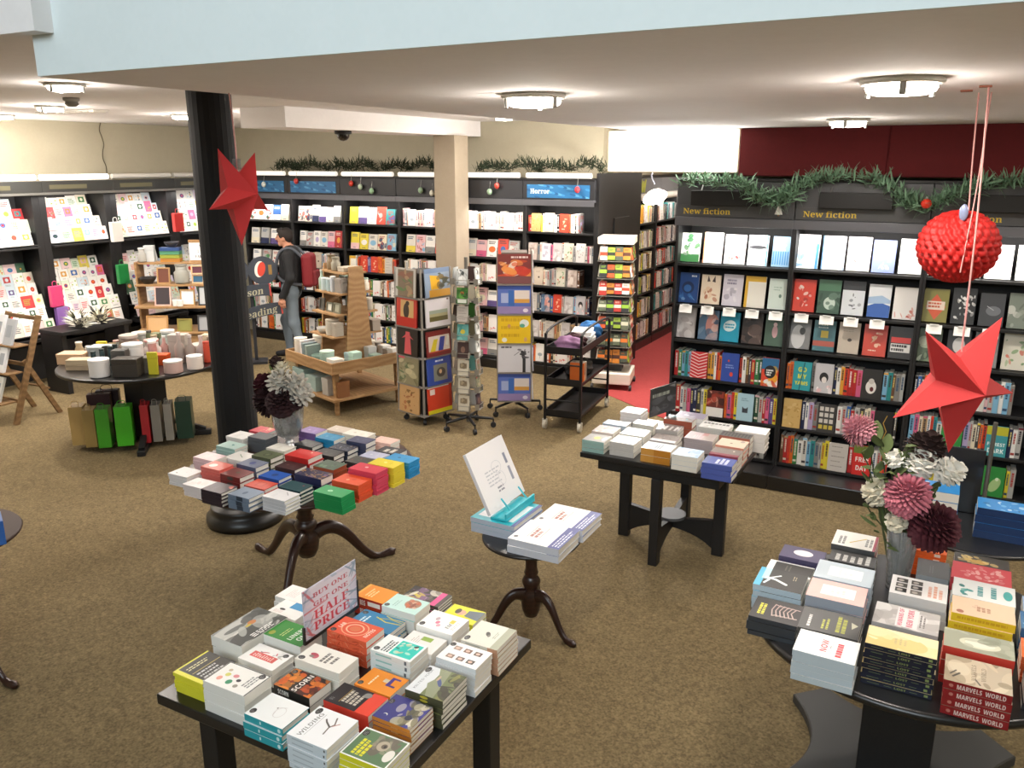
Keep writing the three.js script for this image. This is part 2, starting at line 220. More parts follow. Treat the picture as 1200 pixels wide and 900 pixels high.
  cov('whiteframe', A, 'white-bordered paperback with black picture', '#efeeec', '#f2f1ee', (p) => p.R(16, 22, 76, 128, '#221f1c').L(30, 60, 50, 2, '#5a544c', 12, 5));
  cov('ribs', A, 'black paperback with pale branching bones and yellow print', '#201c1c', '#3a3f46', (p) => { for (let i = 0; i < 6; i++) p.W([[50, 60 + i * 12], [24 + i, 66 + i * 13], [30, 80 + i * 12]], '#b79f98', 4).W([[52, 60 + i * 12], [78 - i, 66 + i * 13], [72, 82 + i * 12]], '#a78e88', 4); p.L(20, 20, 60, 2, '#d8d23c', 12, 9); });
  cov('bluelabel', A, 'pale blue-grey hardback with white label', '#bcc9d2', '#aab4c0', (p) => p.R(24, 34, 52, 88, '#f5f5f4').L(34, 60, 32, 3, '#d6dcde', 14, 8));
  cov('pinklabel', A, 'pale pink hardback with white label and grey spine', '#ecbcb6', '#9fa6b2', (p) => p.R(24, 34, 52, 88, '#f8f6f4').L(34, 60, 32, 3, '#eed8d4', 14, 8));
  cov('greyyellow', A, 'charcoal paperback with yellow-green lettering', '#4f4f4e', '#575756', (p) => p.L(14, 20, 70, 1, '#d8d8d4', 9, 8).L(16, 56, 60, 2, '#b9bc4c', 11, 6).L(14, 92, 74, 2, '#a9ac44', 14, 10).G([[40, 130], [70, 126], [60, 144]], '#b9b9a4'));
  cov('nowwhite', A, 'white paperback with stacked red capitals', '#f4f3f2', '#c6d2da', (p) => p.B(0, 0, 100, 40, 12, ['#e2e2e2', '#d4d6d8'], 0.2).T('NOW', 50, 70, 22, '#d83a48').R(20, 88, 60, 1, '#b9b9b9').L(14, 100, 74, 1, '#d83a48', 14, 14).R(44, 84, 12, 2, '#8c8c8c'));
  cov('elmet', A, 'white paperback with grey capitals and gold stroke', '#efede6', '#4a4a4a', (p) => p.L(14, 20, 70, 2, '#7a7a78', 14, 9).W([[30, 60], [70, 110]], '#cfb04a', 4).L(20, 112, 60, 2, '#8a8a88', 14, 9).R(0, 140, 100, 10, '#a04a58'));
  cov('darkletters', A, 'dark grey paperback with pale tall lettering', '#3a3a3a', '#393939', (p) => p.L(10, 20, 80, 5, '#c9c9c4', 24, 14));
  cov('orange', A, 'orange paperback with small white panel', '#e8672e', '#e9621f', (p) => p.R(20, 100, 60, 26, '#f0c8b0').L(26, 106, 44, 2, '#fff2ea', 9, 5), (p) => p.R(110, 4, 20, 12, '#f4d8c8'));
  cov('slate', A, 'slate-grey cloth hardback', '#56585a', '#8f9498', (p) => p.L(24, 60, 50, 2, '#6c6f70', 12, 5));
  cov('ninephotos', A, 'white paperback with black photo grid and peach print', '#efecea', '#d9d5d2', (p) => { for (let i = 0; i < 6; i++) p.R(14 + (i % 3) * 26, 14 + Math.floor(i / 3) * 40, 21, 30, ['#2e2c2b', '#55504c', '#3c3836', '#6b655f', '#2a2827', '#4a4542'][i]).E(24 + (i % 3) * 26, 26 + Math.floor(i / 3) * 40, 6, 8, '#b9b2aa'); p.L(16, 100, 70, 3, '#e2a890', 14, 9); });
  cov('humans', A, 'grey street-photo hardback with pink capitals', '#cbc7c5', '#c2bebc', (p) => p.B(0, 0, 100, 150, 26, ['#b4b0ae', '#dedbd9', '#a39f9d'], 0.2).R(6, 52, 88, 50, '#e6e2e1').T('HUMANS OF', 50, 62, 15, '#c8506a', 'bold', 'center', 'sans-serif', 82).T('NEW YORK', 50, 84, 19, '#c8506a', 'bold', 'center', 'sans-serif', 82).L(20, 106, 60, 2, '#7a7674', 8, 4));
  cov('lamest', A, 'cream-covered hardback with navy spine', '#ead9a4', '#14182e', (p) => p.B(0, 0, 100, 150, 20, ['#f2e6bc', '#e0c888', '#efdcae'], 0.3).L(30, 60, 40, 3, '#c9b88a', 10, 5), (p) => p.R(14, 9, 26, 2, '#7c8a5a').T('LOST', 84, 10.5, 11, '#9aa65c').R(50, 9, 16, 2, '#7c8a5a').R(104, 9, 16, 2, '#7c8a5a').R(134, 5, 8, 10, '#8a9a5a'));
  cov('glow', A, 'misty green hardback with glowing moon and red spine', '#a5a894', '#cf3a2c', (p) => p.E(46, 78, 26, 44, '#d9dac4').E(46, 78, 18, 32, '#e8e8d6').B(0, 0, 100, 150, 10, ['#8f9480', '#b6b9a6'], 0.16));
  cov('marvel', A, 'beige hardback with feathers and deep red spine', '#bdb09a', '#8e1a20', (p) => p.B(0, 0, 100, 150, 16, ['#d8ccb4', '#a2947c', '#cdbfa6', '#8a7c66'], 0.25).W([[20, 20], [36, 34]], '#4a4640', 5).W([[28, 14], [44, 26]], '#55504a', 4).W([[10, 80], [26, 70]], '#5a544c', 4).T('MARVELS', 50, 66, 14, '#6a5a48', '', 'center', 'serif', 60).T('WORLD', 50, 88, 14, '#6a5a48', '', 'center', 'serif', 50), (p) => p.T('MARVELS  WORLD', 84, 11, 15, '#e9d9d2', 'bold', 'center', 'sans-serif', 108).E(18, 10, 5, 4, '#c27a70'));
  cov('creamyellow', A, 'peach hardback with bright yellow spine', '#e6c9ac', '#ecc92a', (p) => p.E(16, 20, 9, 9, '#a9705a').B(40, 50, 26, 40, 6, ['#c9a68c', '#b9927a'], 0.2).L(34, 60, 34, 3, '#b58a70', 12, 8), (p) => p.L(14, 6, 120, 1, '#d8a81e', 6, 6));
  cov('tealscript', A, 'white hardback with teal splashes and capitals', '#e9ecea', '#e2e4e0', (p) => p.B(8, 4, 60, 40, 8, ['#2c8a86', '#1f6f6c', '#3c9a94'], 0.16).L(20, 60, 64, 1, '#3a8f92', 14, 13).L(20, 92, 64, 1, '#3a8f92', 14, 13).E(50, 132, 24, 11, '#4aa8a4'));
  cov('redlace', A, 'red paperback with pale lace pattern', '#d2434c', '#c03a44', (p) => p.B(14, 26, 72, 100, 40, ['#e8b0ac', '#dc8a88', '#efc8c2'], 0.09));
  cov('darkgold', A, 'dark brown paperback with gold ragged patch', '#33302c', '#2c2a27', (p) => p.B(24, 20, 56, 90, 14, ['#d2b060', '#c8a048', '#e0c47a'], 0.25).E(50, 14, 6, 5, '#b9b4a8'));
  cov('bluenight', A, 'deep blue paperback with pale cloud', '#3c6a96', '#34608c', (p) => p.B(10, 20, 80, 60, 12, ['#9ab8d0', '#6a90b4'], 0.2));
  cov('orangedark', A, 'orange and navy patterned paperback', '#d86a34', '#c85a2c', (p) => p.B(0, 60, 100, 90, 20, ['#2c3450', '#e8a050', '#3a4468'], 0.15));
  cov('dotted', A, 'black paperback with pale spots', '#242428', '#1e1e22', (p) => { for (let i = 0; i < 12; i++) p.E(18 + (i % 3) * 32, 20 + Math.floor(i / 3) * 36, 9, 10, '#b9c2cc'); });
  cov('bluewhite', A, 'pale blue paperback with white figure', '#a9c4de', '#9ab8d6', (p) => p.B(10, 10, 80, 130, 14, ['#e8f0f8', '#7fa2c6'], 0.2));
  // the small tripod table
  cov('officialwhite', A, 'large white navy-edged hardback', '#f1f0ef', '#c9cdd8', (p) => p.R(0, 116, 100, 34, '#34408a').L(8, 124, 84, 3, '#cfd4e4', 8, 4).E(16, 14, 5, 6, '#4a4a55').R(24, 40, 54, 1.5, '#a58a80').R(24, 74, 54, 1.5, '#a58a80').L(28, 46, 46, 2, '#a5695c', 13, 9));
  cov('tealoutline', A, 'large turquoise-bordered hardback', '#2fb0c0', '#b9c2d2', (p) => p.R(14, 12, 72, 120, '#eef2f4').R(0, 138, 100, 12, '#34408a').L(24, 30, 50, 4, '#b9b6c0', 12, 4));
}
{ const B = pageB, flatc = (k, d, bg, sp, draw, sd) => cov(k, B, d, bg, sp || bg, draw, sd);
  const knob = (c) => (p) => p.E(50, 50, 9, 9, c).L(30, 90, 40, 2, c, 10, 4);
  flatc('white1', 'white gift notebook with small grey mark', '#f5f2f2', '#eeeaea', (p) => p.E(24, 40, 4, 6, '#6a6a66').O(60, 90, 14, 10, '#e6d8d6'));
  flatc('white2', 'white hardback with pale pink clouds', '#f3eceb', '#efe4e4', (p) => p.B(10, 20, 80, 100, 10, ['#f0d8d6', '#f6e6e2'], 0.2));
  flatc('aubergine', 'dark aubergine hardback with pink flower corner', '#453743', '#2f2430', (p) => p.E(80, 126, 12, 14, '#c9655a').E(70, 138, 8, 8, '#e8a090').L(24, 50, 50, 2, '#5c4c5a', 10, 4));
  flatc('bluegrey', 'blue-grey hardback with dark clasp', '#7f8fa4', '#6f8096', (p) => p.E(46, 70, 16, 12, '#4a6078'), (p) => p.R(60, 0, 44, 20, '#2c3a4a'));
  flatc('white3', 'white hardback with thin leaf stroke', '#ebebee', '#cfd0d6', (p) => p.W([[60, 110], [84, 80]], '#8a8a8e', 3).L(20, 40, 50, 2, '#dadade', 10, 4));
  flatc('coral', 'coral pink hardback with white oval', '#e2776c', '#dd6a60', (p) => p.E(44, 52, 22, 26, '#f6e6de'));
  flatc('darkred', 'dark red hardback with dull green emblem', '#84302e', '#7a2422', (p) => p.E(54, 76, 12, 14, '#5f5a3c').R(8, 8, 84, 134, 'rgba(60,20,20,0.25)'), (p) => p.E(75, 10, 24, 6, '#3c3a36'));
  flatc('vermilion', 'orange-red hardback with stamped frame', '#cf4a36', '#b93c2c', (p) => p.R(24, 50, 52, 50, '#b83a2c').R(30, 56, 40, 38, '#d2543e'));
  flatc('pattern', 'grey-blue patterned hardback', '#7a8298', '#55607c', (p) => { for (let i = 0; i < 6; i++) p.W([[0, i * 30 - 20], [100, i * 30 + 30]], '#9aa2b4', 3); p.E(50, 76, 20, 18, '#4a5590'); });
  flatc('white4', 'white paperback with green sprig', '#f2f0ec', '#ebe8e2', (p) => p.W([[40, 100], [54, 70], [66, 50]], '#7a9a7c', 4));
  flatc('blush', 'blush pink and white notebook', '#f3d9dc', '#f1ccd0', (p) => p.L(20, 40, 60, 3, '#fbf0f0', 14, 6));
  flatc('mintbook', 'mint green notebook with small teal drawing', '#c6e0da', '#a9c9c2', (p) => p.E(52, 84, 10, 8, '#6aa8a0').E(60, 74, 5, 6, '#4a8a88'));
  flatc('white5', 'white boxed notecards', '#f4f2f0', '#eceae6', (p) => p.L(20, 50, 50, 3, '#dcdcdc', 10, 4));
  flatc('charcoal', 'charcoal cloth notebook', '#3c4046', '#565a60', (p) => p.R(8, 8, 84, 134, '#45494f'));
  flatc('pinkred', 'pink-red notebook with orange bloom', '#d8505c', '#c8404c', (p) => p.B(30, 60, 60, 70, 10, ['#e8945a', '#f0b48a'], 0.2));
  flatc('olive', 'olive green hardback with dark ring', '#5f684c', '#4a523a', (p) => p.O(50, 76, 22, 22, '#3a422e', 6).E(50, 76, 10, 10, '#7a8464'));
  flatc('white6', 'ivory hardback lying by the vase', '#eae7de', '#ddd8cc', (p) => p.L(24, 60, 50, 2, '#cfcabd', 10, 4));
  flatc('scarlet', 'bright scarlet hardback', '#d12f2c', '#b92422', (p) => p.E(78, 100, 6, 5, '#e8c8a8').R(8, 8, 84, 2, '#b82624'));
  flatc('umber', 'dark umber hardback', '#43292c', '#3a2124', knob('#6a4a48'));
  flatc('cobalt', 'cobalt blue hardback with dark star', '#1f58b4', '#1a4a9c', (p) => p.E(50, 74, 20, 18, '#173f86').E(50, 74, 9, 20, '#17397a'));
  flatc('teal', 'dark teal hardback with red dot', '#1f4a52', '#183a42', (p) => p.E(70, 110, 6, 5, '#c04a4a').R(10, 10, 80, 2, '#2f626a'));
  flatc('goldpattern', 'navy hardback with gold leaf pattern', '#2c2c4c', '#20264e', (p) => p.B(4, 4, 92, 142, 46, ['#c99a54', '#d8b478', '#a87a44', '#8a6a90'], 0.07));
  flatc('emerald', 'bright emerald green notebook', '#0f9a54', '#0a8a4a', (p) => p.E(46, 60, 11, 12, '#bfe6cc').E(46, 60, 6, 7, '#74c494'));
  flatc('tangerine', 'bright orange notebook', '#e8552c', '#e2562f', (p) => p.E(40, 60, 8, 8, '#f4b088').E(56, 84, 12, 12, '#d9481f'));
  flatc('crimson', 'crimson pink notebook with white tag', '#d6304a', '#d24560', (p) => p.E(56, 64, 8, 9, '#f0c8c8'));
  flatc('forest', 'dark green hardback with rust side', '#3a5642', '#9a4a2c', (p) => p.B(20, 30, 60, 80, 10, ['#4a6a50', '#2f4836', '#5a7a5c'], 0.2));
  flatc('lemon', 'lemon yellow notebook', '#e6d32c', '#e0cc38', (p) => p.E(56, 70, 9, 9, '#f4eaa0').L(40, 96, 30, 2, '#c9b420', 8, 3));
  flatc('sky', 'sky blue notebook', '#2f9ad6', '#2b92ce', (p) => p.E(50, 60, 8, 8, '#1a5c8c').L(40, 90, 30, 2, '#1f7fb8', 8, 3));
  flatc('black', 'black cloth hardback', '#24272a', '#1c1f22', knob('#45494c'));
  flatc('floral', 'navy floral hardback', '#2c3448', '#262e42', (p) => p.B(10, 10, 80, 130, 24, ['#5a6a8a', '#8a92ac', '#c9b8a0'], 0.07));
  flatc('slateblue', 'slate blue hardback with white page edges', '#4c5272', '#3c4260', knob('#6a708e'));
  flatc('purple', 'lilac purple notebook', '#8468a8', '#765a9a', knob('#a890c4'));
  flatc('azure', 'bright azure notebook', '#2898c8', '#2088b8', knob('#5ab4d8'));
  flatc('graphite', 'graphite black hardback', '#2f3236', '#26292c', knob('#4c5054'));
  flatc('ivory', 'ivory white hardback', '#efece2', '#e2ddd0', knob('#cfc9ba'));
  flatc('palepink', 'pale pink notebook', '#ecc9bd', '#e4bcb0', knob('#f4ddd4'));
  flatc('stone', 'stone grey notebook', '#d6cabe', '#cabdb0', knob('#e6dcd2'));
  flatc('lettered', 'black notebook with tall white letters', '#3a3a40', '#34343a', (p) => p.L(16, 40, 70, 2, '#ece8dc', 40, 26));
  flatc('lavender', 'pale lavender notebook', '#c2c4dc', '#b4b6d2', knob('#dcdeec'));
  flatc('darkspot', 'dark hardback with small red spots', '#3c3f3c', '#34373a', (p) => p.B(10, 20, 80, 110, 10, ['#a83a3a', '#4c5a50'], 0.06));
  // the crossed-leg table
  flatc('tealspine', 'grey paperback with yellow sun and teal spine', '#94928e', '#8fb0aa', (p) => p.E(50, 76, 20, 22, '#ecc24a').E(50, 126, 26, 14, '#e8e2d4').R(0, 0, 100, 40, '#8a8886'));
  flatc('greywhite', 'grey and white paperback', '#c9c6c0', '#b9b6b2', (p) => p.B(0, 0, 100, 150, 24, ['#e8e6e0', '#a8a59e', '#8c8880'], 0.15).L(20, 90, 60, 2, '#f2f0ea', 14, 9));
  flatc('ochre', 'white-covered paperback with ochre spine', '#e6ecf2', '#c08a3c', (p) => p.B(0, 0, 100, 80, 8, ['#c6d8ea', '#dce8f2'], 0.2).L(20, 60, 60, 3, '#a8b4c2', 12, 6), (p) => p.R(66, 0, 84, 20, '#b0741e'));
  flatc('paleblue', 'pale blue seascape paperback with white edges', '#a9c2e2', '#d6d4cc', (p) => p.B(0, 50, 100, 100, 14, ['#8aa8d2', '#c6d8ec', '#7496c4'], 0.2).L(20, 30, 60, 2, '#eef2f8', 12, 6));
  flatc('royal', 'royal blue paperback with pale lettering', '#4a5aa8', '#46569e', (p) => p.L(14, 60, 74, 3, '#dfe4f2', 22, 14).R(0, 0, 100, 24, '#53639e'));
  flatc('pinkgrey', 'dusty pink photo paperback', '#b3a29c', '#c4b8b2', (p) => p.B(0, 0, 100, 150, 26, ['#cbbab2', '#968680', '#d9ccc6'], 0.15));
  flatc('mist', 'misty grey paperback with pale print', '#c3c5c1', '#d2d2cc', (p) => p.L(16, 70, 70, 3, '#f0f1ee', 16, 9).B(0, 0, 100, 60, 10, ['#d4d6d2', '#b2b4b0'], 0.2));
  flatc('brownwhite', 'white and brown-grey paperback', '#efedf0', '#9a9290', (p) => p.R(30, 0, 70, 150, '#9a908c').B(30, 20, 66, 110, 14, ['#857b77', '#b2a9a4'], 0.14));
  flatc('roseblock', 'rose-grey paperback in two tones', '#c0aeb2', '#a49a9c', (p) => p.R(0, 90, 100, 60, '#b2a49e').L(20, 40, 60, 3, '#d6c8ca', 12, 6).R(60, 76, 40, 30, '#b98a86'));
  flatc('maroon', 'grey paperback with maroon strip', '#837870', '#8a3a48', (p) => p.R(0, 0, 26, 150, '#8a3444').E(70, 110, 8, 5, '#d6cabc'));
  flatc('steel', 'steel blue paperback', '#9fb0c4', '#aab8c8', (p) => p.B(0, 0, 100, 150, 14, ['#b8c6d6', '#8698ae'], 0.18));
  flatc('creamt', 'cream paperback with yellow-green print', '#d8d6cc', '#cfcdc4', (p) => p.L(20, 50, 60, 3, '#c2be6a', 14, 8));
  flatc('stripes', 'grey paperback with four white stripes', '#8f8885', '#aaa4a0', (p) => { for (let i = 0; i < 4; i++) p.R(14, 12 + i * 34, 60, 16, '#ece8e6'); });
  flatc('peach', 'peach hardback with small insect drawing', '#e6cdb6', '#cf8a74', (p) => p.E(46, 70, 5, 8, '#7a6a58').E(80, 120, 12, 12, '#a9998a'));
  flatc('rosewhite', 'white paperback with rose-red lower half', '#f2eeee', '#efeaea', (p) => p.B(10, 10, 50, 130, 16, ['#e0a8a8', '#e8c4c4', '#d28a90'], 0.18));
  flatc('rust', 'dark photo hardback with rust-red spine', '#6e6360', '#a2523c', (p) => p.R(60, 0, 40, 150, '#8f8a92').B(0, 0, 100, 150, 12, ['#554c4a', '#877c78', '#4a8a90'], 0.14));
  flatc('greyviolet', 'grey-violet paperback with white edge', '#8e8798', '#f0eeee', (p) => p.R(0, 0, 100, 10, '#f4f2f2').B(20, 30, 60, 80, 10, ['#a49eac', '#756e80'], 0.2).E(40, 50, 10, 14, '#c6c0cc'));
  flatc('blackstrip', 'pale grey paperback with black barred strip', '#d3d2cf', '#bcbab6', (p) => { for (let i = 0; i < 7; i++) p.R(62, 8 + i * 19, 18, 14, '#4a4a48'); p.B(10, 30, 40, 90, 8, ['#bdbcb8', '#e6e5e2'], 0.2); });
  flatc('whitetop', 'plain white hardback stack', '#f4f3f0', '#e2dcd6', (p) => p.E(90, 134, 3, 3, '#5a5a5a'));
  flatc('darkstripes', 'dark striped paperback with pale red rim', '#5a544e', '#a8624e', (p) => { for (let i = 0; i < 9; i++) p.R(10, 6 + i * 16, 80, 7, '#2f2b28'); });
}
// covers shown face-out on the fiction bookcase
{ const C = pageC, c = (k, d, bg, draw, sp) => cov(k, C, d, bg, sp || bg, draw, sl('rgba(255,255,255,0.5)'));
  c('a1', 'white and forest-green', '#e6efe6', (p) => p.B(0, 0, 100, 70, 14, ['#3c7a4a', '#8fbf94', '#e8f4ea']).R(0, 110, 100, 40, '#3f7f4a').B(10, 50, 80, 60, 12, ['#5a8a5c', '#dfe9df', '#8a9a8a']));
  c('a2', 'white and orange-edged', '#f4f4f2', (p) => p.R(0, 0, 6, 150, '#e8a070').E(56, 90, 26, 14, '#a9b4bc').W([[56, 100], [56, 124]], '#8a949c', 3));
  c('a3', 'white with red base', '#f6f3f2', (p) => p.B(24, 110, 60, 34, 10, ['#d04a4a', '#e88a84'], 0.2));
  c('a4', 'white and black-banded blue', '#eef5fa', (p) => p.R(94, 0, 6, 150, '#3aa0d2').E(50, 60, 44, 9, '#3a3c40').L(20, 84, 60, 3, '#9ab4c8', 12, 5));
  c('a5', 'blue striped', '#8fb4d4', (p) => { for (let i = 0; i < 8; i++) p.R(4 + i * 12, 74, 7, 66, '#4a86b8'); p.L(20, 40, 60, 3, '#eaf2f8', 12, 6); });
  c('a6', 'navy with white disc', '#1f4a8c', (p) => p.E(46, 74, 32, 30, '#14305e').E(44, 78, 20, 18, '#2c66ae').B(10, 110, 80, 30, 10, ['#3a7ac0', '#8ab4e0']).L(60, 12, 36, 1, '#eef4fa', 9, 9));
  c('a7', 'cream with two dark ears', '#efdfc8', (p) => p.G([[30, 36], [34, 4], [46, 34]], '#4a3c3a').G([[56, 34], [70, 4], [74, 38]], '#4a3c3a').B(20, 60, 64, 70, 12, ['#d6a888', '#e8c8a8', '#b9785c'], 0.2));
  c('a8', 'lilac-white', '#dcd8e4', (p) => p.L(20, 24, 60, 2, '#8a86a0', 14, 9).B(20, 60, 60, 60, 8, ['#b2aebe', '#f0eef4'], 0.25));
  c('a9', 'white with yellow border', '#f4f1e6', (p) => p.R(0, 0, 100, 26, '#e8b93a').R(0, 0, 14, 150, '#e8b93a'));
  c('a10', 'pale sage', '#dcebe2', (p) => p.E(60, 84, 7, 9, '#6a8a7c').L(24, 40, 50, 2, '#a8c4b6', 12, 5));
  c('a11', 'pale grey', '#c9c4c4', (p) => p.B(0, 60, 100, 80, 10, ['#e2dedd', '#b2aaaa'], 0.25));
  c('a12', 'blue and pink dreamscape', '#5a7896', (p) => p.E(70, 80, 34, 60, '#c88a80').B(0, 0, 100, 150, 12, ['#7a94ac', '#d6b0a8', '#3f5a78'], 0.2));
  c('a13', 'cyan with white script', '#18a2c4', (p) => p.E(50, 70, 34, 28, '#e4f4f8', -0.4).L(26, 60, 50, 2, '#18a2c4', 14, 7));
  c('a14', 'dark brown photo', '#3c302c', (p) => p.B(0, 20, 100, 130, 16, ['#5a4840', '#8a7468', '#28201e'], 0.25));
  c('a15', 'sage green with pink figure', '#4f6a58', (p) => p.E(50, 80, 14, 30, '#dcb0b4').E(50, 46, 10, 10, '#e8c8c8'));
  c('b1', 'white and blue', '#f2f6fa', (p) => p.R(86, 40, 14, 110, '#4a90cc').B(0, 90, 30, 50, 6, ['#8ab4dc'], 0.3));
  c('b2', 'plain white blue-edged', '#f8f9fa', (p) => p.R(0, 0, 5, 150, '#4a8ac8').R(95, 0, 5, 150, '#8ab4dc'));
  c('b3', 'white with grey berries', '#e9e6e4', (p) => p.B(10, 20, 80, 110, 16, ['#a8a29e', '#c8c2be', '#8a8480'], 0.09));
  c('b4', 'blue lace', '#8a9ad6', (p) => p.B(20, 20, 60, 110, 18, ['#dfe6f8', '#b8c4ec'], 0.12));
  c('b5', 'blank white', '#f7f7f6', (p) => p.L(20, 120, 60, 1, '#dcdcda', 9, 5));
  c('b6', 'vermilion with white lettering', '#dc3e26', (p) => p.B(20, 30, 60, 90, 14, ['#f4c8bc', '#f0e6e0', '#b82a18'], 0.14));
  c('b7', 'green with white rose', '#3a5a48', (p) => p.R(0, 0, 100, 50, '#4a7a5a').E(54, 104, 26, 28, '#cfe0d4').B(0, 60, 100, 80, 8, ['#2c4838', '#5c7a68'], 0.2));
  c('b8', 'black and white script', '#2a2c30', (p) => p.R(0, 40, 100, 110, '#e2e8ee').B(20, 60, 60, 60, 8, ['#5a6068', '#8a9098'], 0.12));
  c('b9', 'white and cobalt wave', '#eef2f8', (p) => p.G([[0, 100], [50, 80], [100, 96], [100, 150], [0, 150]], '#2f62b8').G([[0, 60], [60, 50], [100, 70], [100, 84], [0, 90]], '#a8c4e4'));
  c('b10', 'white and brick-red', '#f2efec', (p) => p.B(10, 100, 80, 40, 12, ['#c86a5a', '#e0a89c'], 0.15));
  c('b11', 'grey with pale figure', '#8a8a8a', (p) => p.E(40, 90, 34, 60, '#dadada').E(60, 60, 14, 18, '#4c4c4c'));
  c('b12', 'teal with yellow square', '#4a7a84', (p) => p.R(34, 50, 34, 34, '#e0c84a').R(0, 100, 100, 26, '#b85a4a').L(20, 20, 60, 2, '#dce8e8', 12, 5));
  c('b13', 'beige with small beetle', '#cdbfae', (p) => p.E(54, 84, 10, 8, '#4a3c30').L(20, 30, 60, 2, '#a89884', 10, 4));
  c('b14', 'red with pale bloom', '#d2432c', (p) => p.B(26, 40, 50, 60, 10, ['#f0d0b4', '#e8b48c'], 0.25).L(24, 120, 52, 1, '#f4d8c4', 9, 6));
  c('b15', 'black with red and white blocks', '#26221f', (p) => p.R(8, 50, 84, 26, '#d8352c').R(8, 80, 84, 40, '#f0eeea').L(12, 84, 76, 2, '#26221f', 18, 12));
  c('d1', 'plain white large', '#f7f6f4'); c('d2', 'ivory white large', '#f2efe8');
  c('d3', 'olive and orange', '#8a8438', (p) => p.G([[50, 24], [90, 80], [50, 140], [10, 80]], '#d8582c').R(14, 56, 72, 38, '#f0dccb').L(20, 62, 60, 2, '#c85a34', 14, 8));
  c('d4', 'black with white scrawled lettering', '#17181a', (p) => p.B(6, 30, 88, 100, 26, ['#f4f4f2', '#dededc'], 0.1));
  c('d5', 'charcoal with grey animal', '#34363a', (p) => p.E(56, 80, 30, 22, '#6c7076').W([[30, 60], [56, 76]], '#b9bcc0', 3));
  c('d6', 'grey-green photo', '#7a8478', (p) => p.B(0, 50, 100, 90, 14, ['#c9ccc4', '#5c665a', '#9aa296'], 0.2));
  c('d7', 'dark green', '#56664a', (p) => p.B(0, 0, 100, 150, 14, ['#7a8a68', '#3c4a34', '#c2c8b0'], 0.18));
  c('d8', 'black and white portrait', '#2a2a2c', (p) => p.E(50, 66, 26, 34, '#d6d6d4').R(20, 110, 60, 30, '#e8e8e6'));
  c('d9', 'cream with green leaves', '#dcd8c8', (p) => p.B(10, 20, 80, 110, 16, ['#7a9a6c', '#c8705c', '#a8b890'], 0.12));
  c('e1', 'red and white zigzag', '#c82c34', (p) => { for (let i = 0; i < 9; i++) p.W([[0, i * 18], [50, i * 18 + 18], [100, i * 18]], '#f0dcd8', 5); });
  c('e2', 'royal blue with red motif', '#2c4aa0', (p) => p.E(40, 40, 6, 6, '#d8483c').E(60, 110, 10, 12, '#d8483c').L(24, 60, 52, 2, '#8aa0d8', 12, 6));
  c('e3', 'red and blue with black circle', '#d8452c', (p) => p.R(0, 0, 100, 60, '#2c6a9a').B(0, 60, 100, 90, 18, ['#e8a02c', '#f0f0ec', '#c83a24']).E(50, 72, 34, 34, '#1c1c20').L(28, 60, 44, 3, '#f4f4f0', 12, 8));
  c('e4', 'teal with bold yellow letters', '#2f9aa4', (p) => p.T('GO', 50, 40, 34, '#e8dc2c').T('MY', 50, 76, 34, '#e8dc2c').T('YAMS', 50, 112, 28, '#e8dc2c', 'bold', 'center', 'sans-serif', 88).W([[60, 0], [40, 150]], '#1c5a64', 6));
  c('e5', 'grey with dark-haired face', '#c4c2c6', (p) => p.E(50, 70, 24, 26, '#1f1c1e').E(52, 82, 14, 16, '#e4dcd8').B(10, 110, 80, 36, 8, ['#e8b8bc', '#f2e8e8'], 0.25));
  c('e6', 'black with white dog', '#2c2a28', (p) => p.E(48, 90, 26, 34, '#e2dfda').E(48, 60, 14, 14, '#c8c2bc').E(52, 100, 9, 12, '#5a1c1c'));
  c('e7', 'maroon picture above white panel', '#6a2c24', (p) => p.B(6, 6, 88, 80, 16, ['#a83a28', '#d8a08a', '#3c1c18']).R(0, 96, 100, 54, '#e9e6e2'));
  c('e8', 'pale blue with black cat head', '#a9cbd8', (p) => p.G([[34, 70], [44, 80], [58, 80], [68, 70], [68, 104], [34, 104]], '#3a3f48').L(24, 24, 52, 2, '#7a9aa8', 10, 5));
  c('e9', 'golden parchment', '#cba868', (p) => p.B(10, 10, 80, 130, 20, ['#b8924e', '#d8bc84'], 0.1));
  c('e10', 'dark with grid of pale houses', '#3a3838', (p) => { for (let i = 0; i < 12; i++) p.R(10 + (i % 3) * 28, 14 + Math.floor(i / 3) * 32, 21, 22, i > 8 ? '#c9b44a' : '#cfcac2'); });
  c('e11', 'black with gold branch', '#1c1a18', (p) => p.W([[66, 20], [50, 60], [70, 100], [56, 140]], '#b8923c', 4));
  c('e12', 'teal with heavy white capitals', '#3f96a0', (p) => p.R(0, 0, 100, 44, '#b9b42c').T('FOREST', 50, 90, 24, '#eef4f4', 'bold', 'center', 'sans-serif', 92).T('DARK', 50, 122, 30, '#eef4f4', 'bold', 'center', 'sans-serif', 92));
  c('e13', 'bright green with pale animal', '#2c8a3c', (p) => p.E(56, 90, 22, 40, '#a8c88a', 0.5).E(64, 60, 8, 9, '#e0ecd0'));
  c('e14', 'pale grey with handwriting', '#c6c0ba', (p) => p.L(16, 16, 70, 5, '#8a847c', 26, 4));
  c('e15', 'red with white capitals', '#d22c28', (p) => p.R(0, 0, 100, 40, '#6a7a34').T('FREE', 50, 70, 34, '#f8eeea', 'bold', 'center', 'sans-serif', 86).T('DAY', 50, 114, 34, '#f8eeea', 'bold', 'center', 'sans-serif', 86));
  c('e16', 'brown mountain photo', '#8a7a6c', (p) => p.G([[0, 150], [0, 90], [40, 50], [100, 110], [100, 150]], '#3c342e').R(0, 0, 100, 40, '#c2b6a6'));
  c('e17', 'washed pink photo', '#c2b2aa', (p) => p.B(0, 0, 100, 150, 16, ['#d6c8c0', '#a8968c', '#e4dad4'], 0.2));
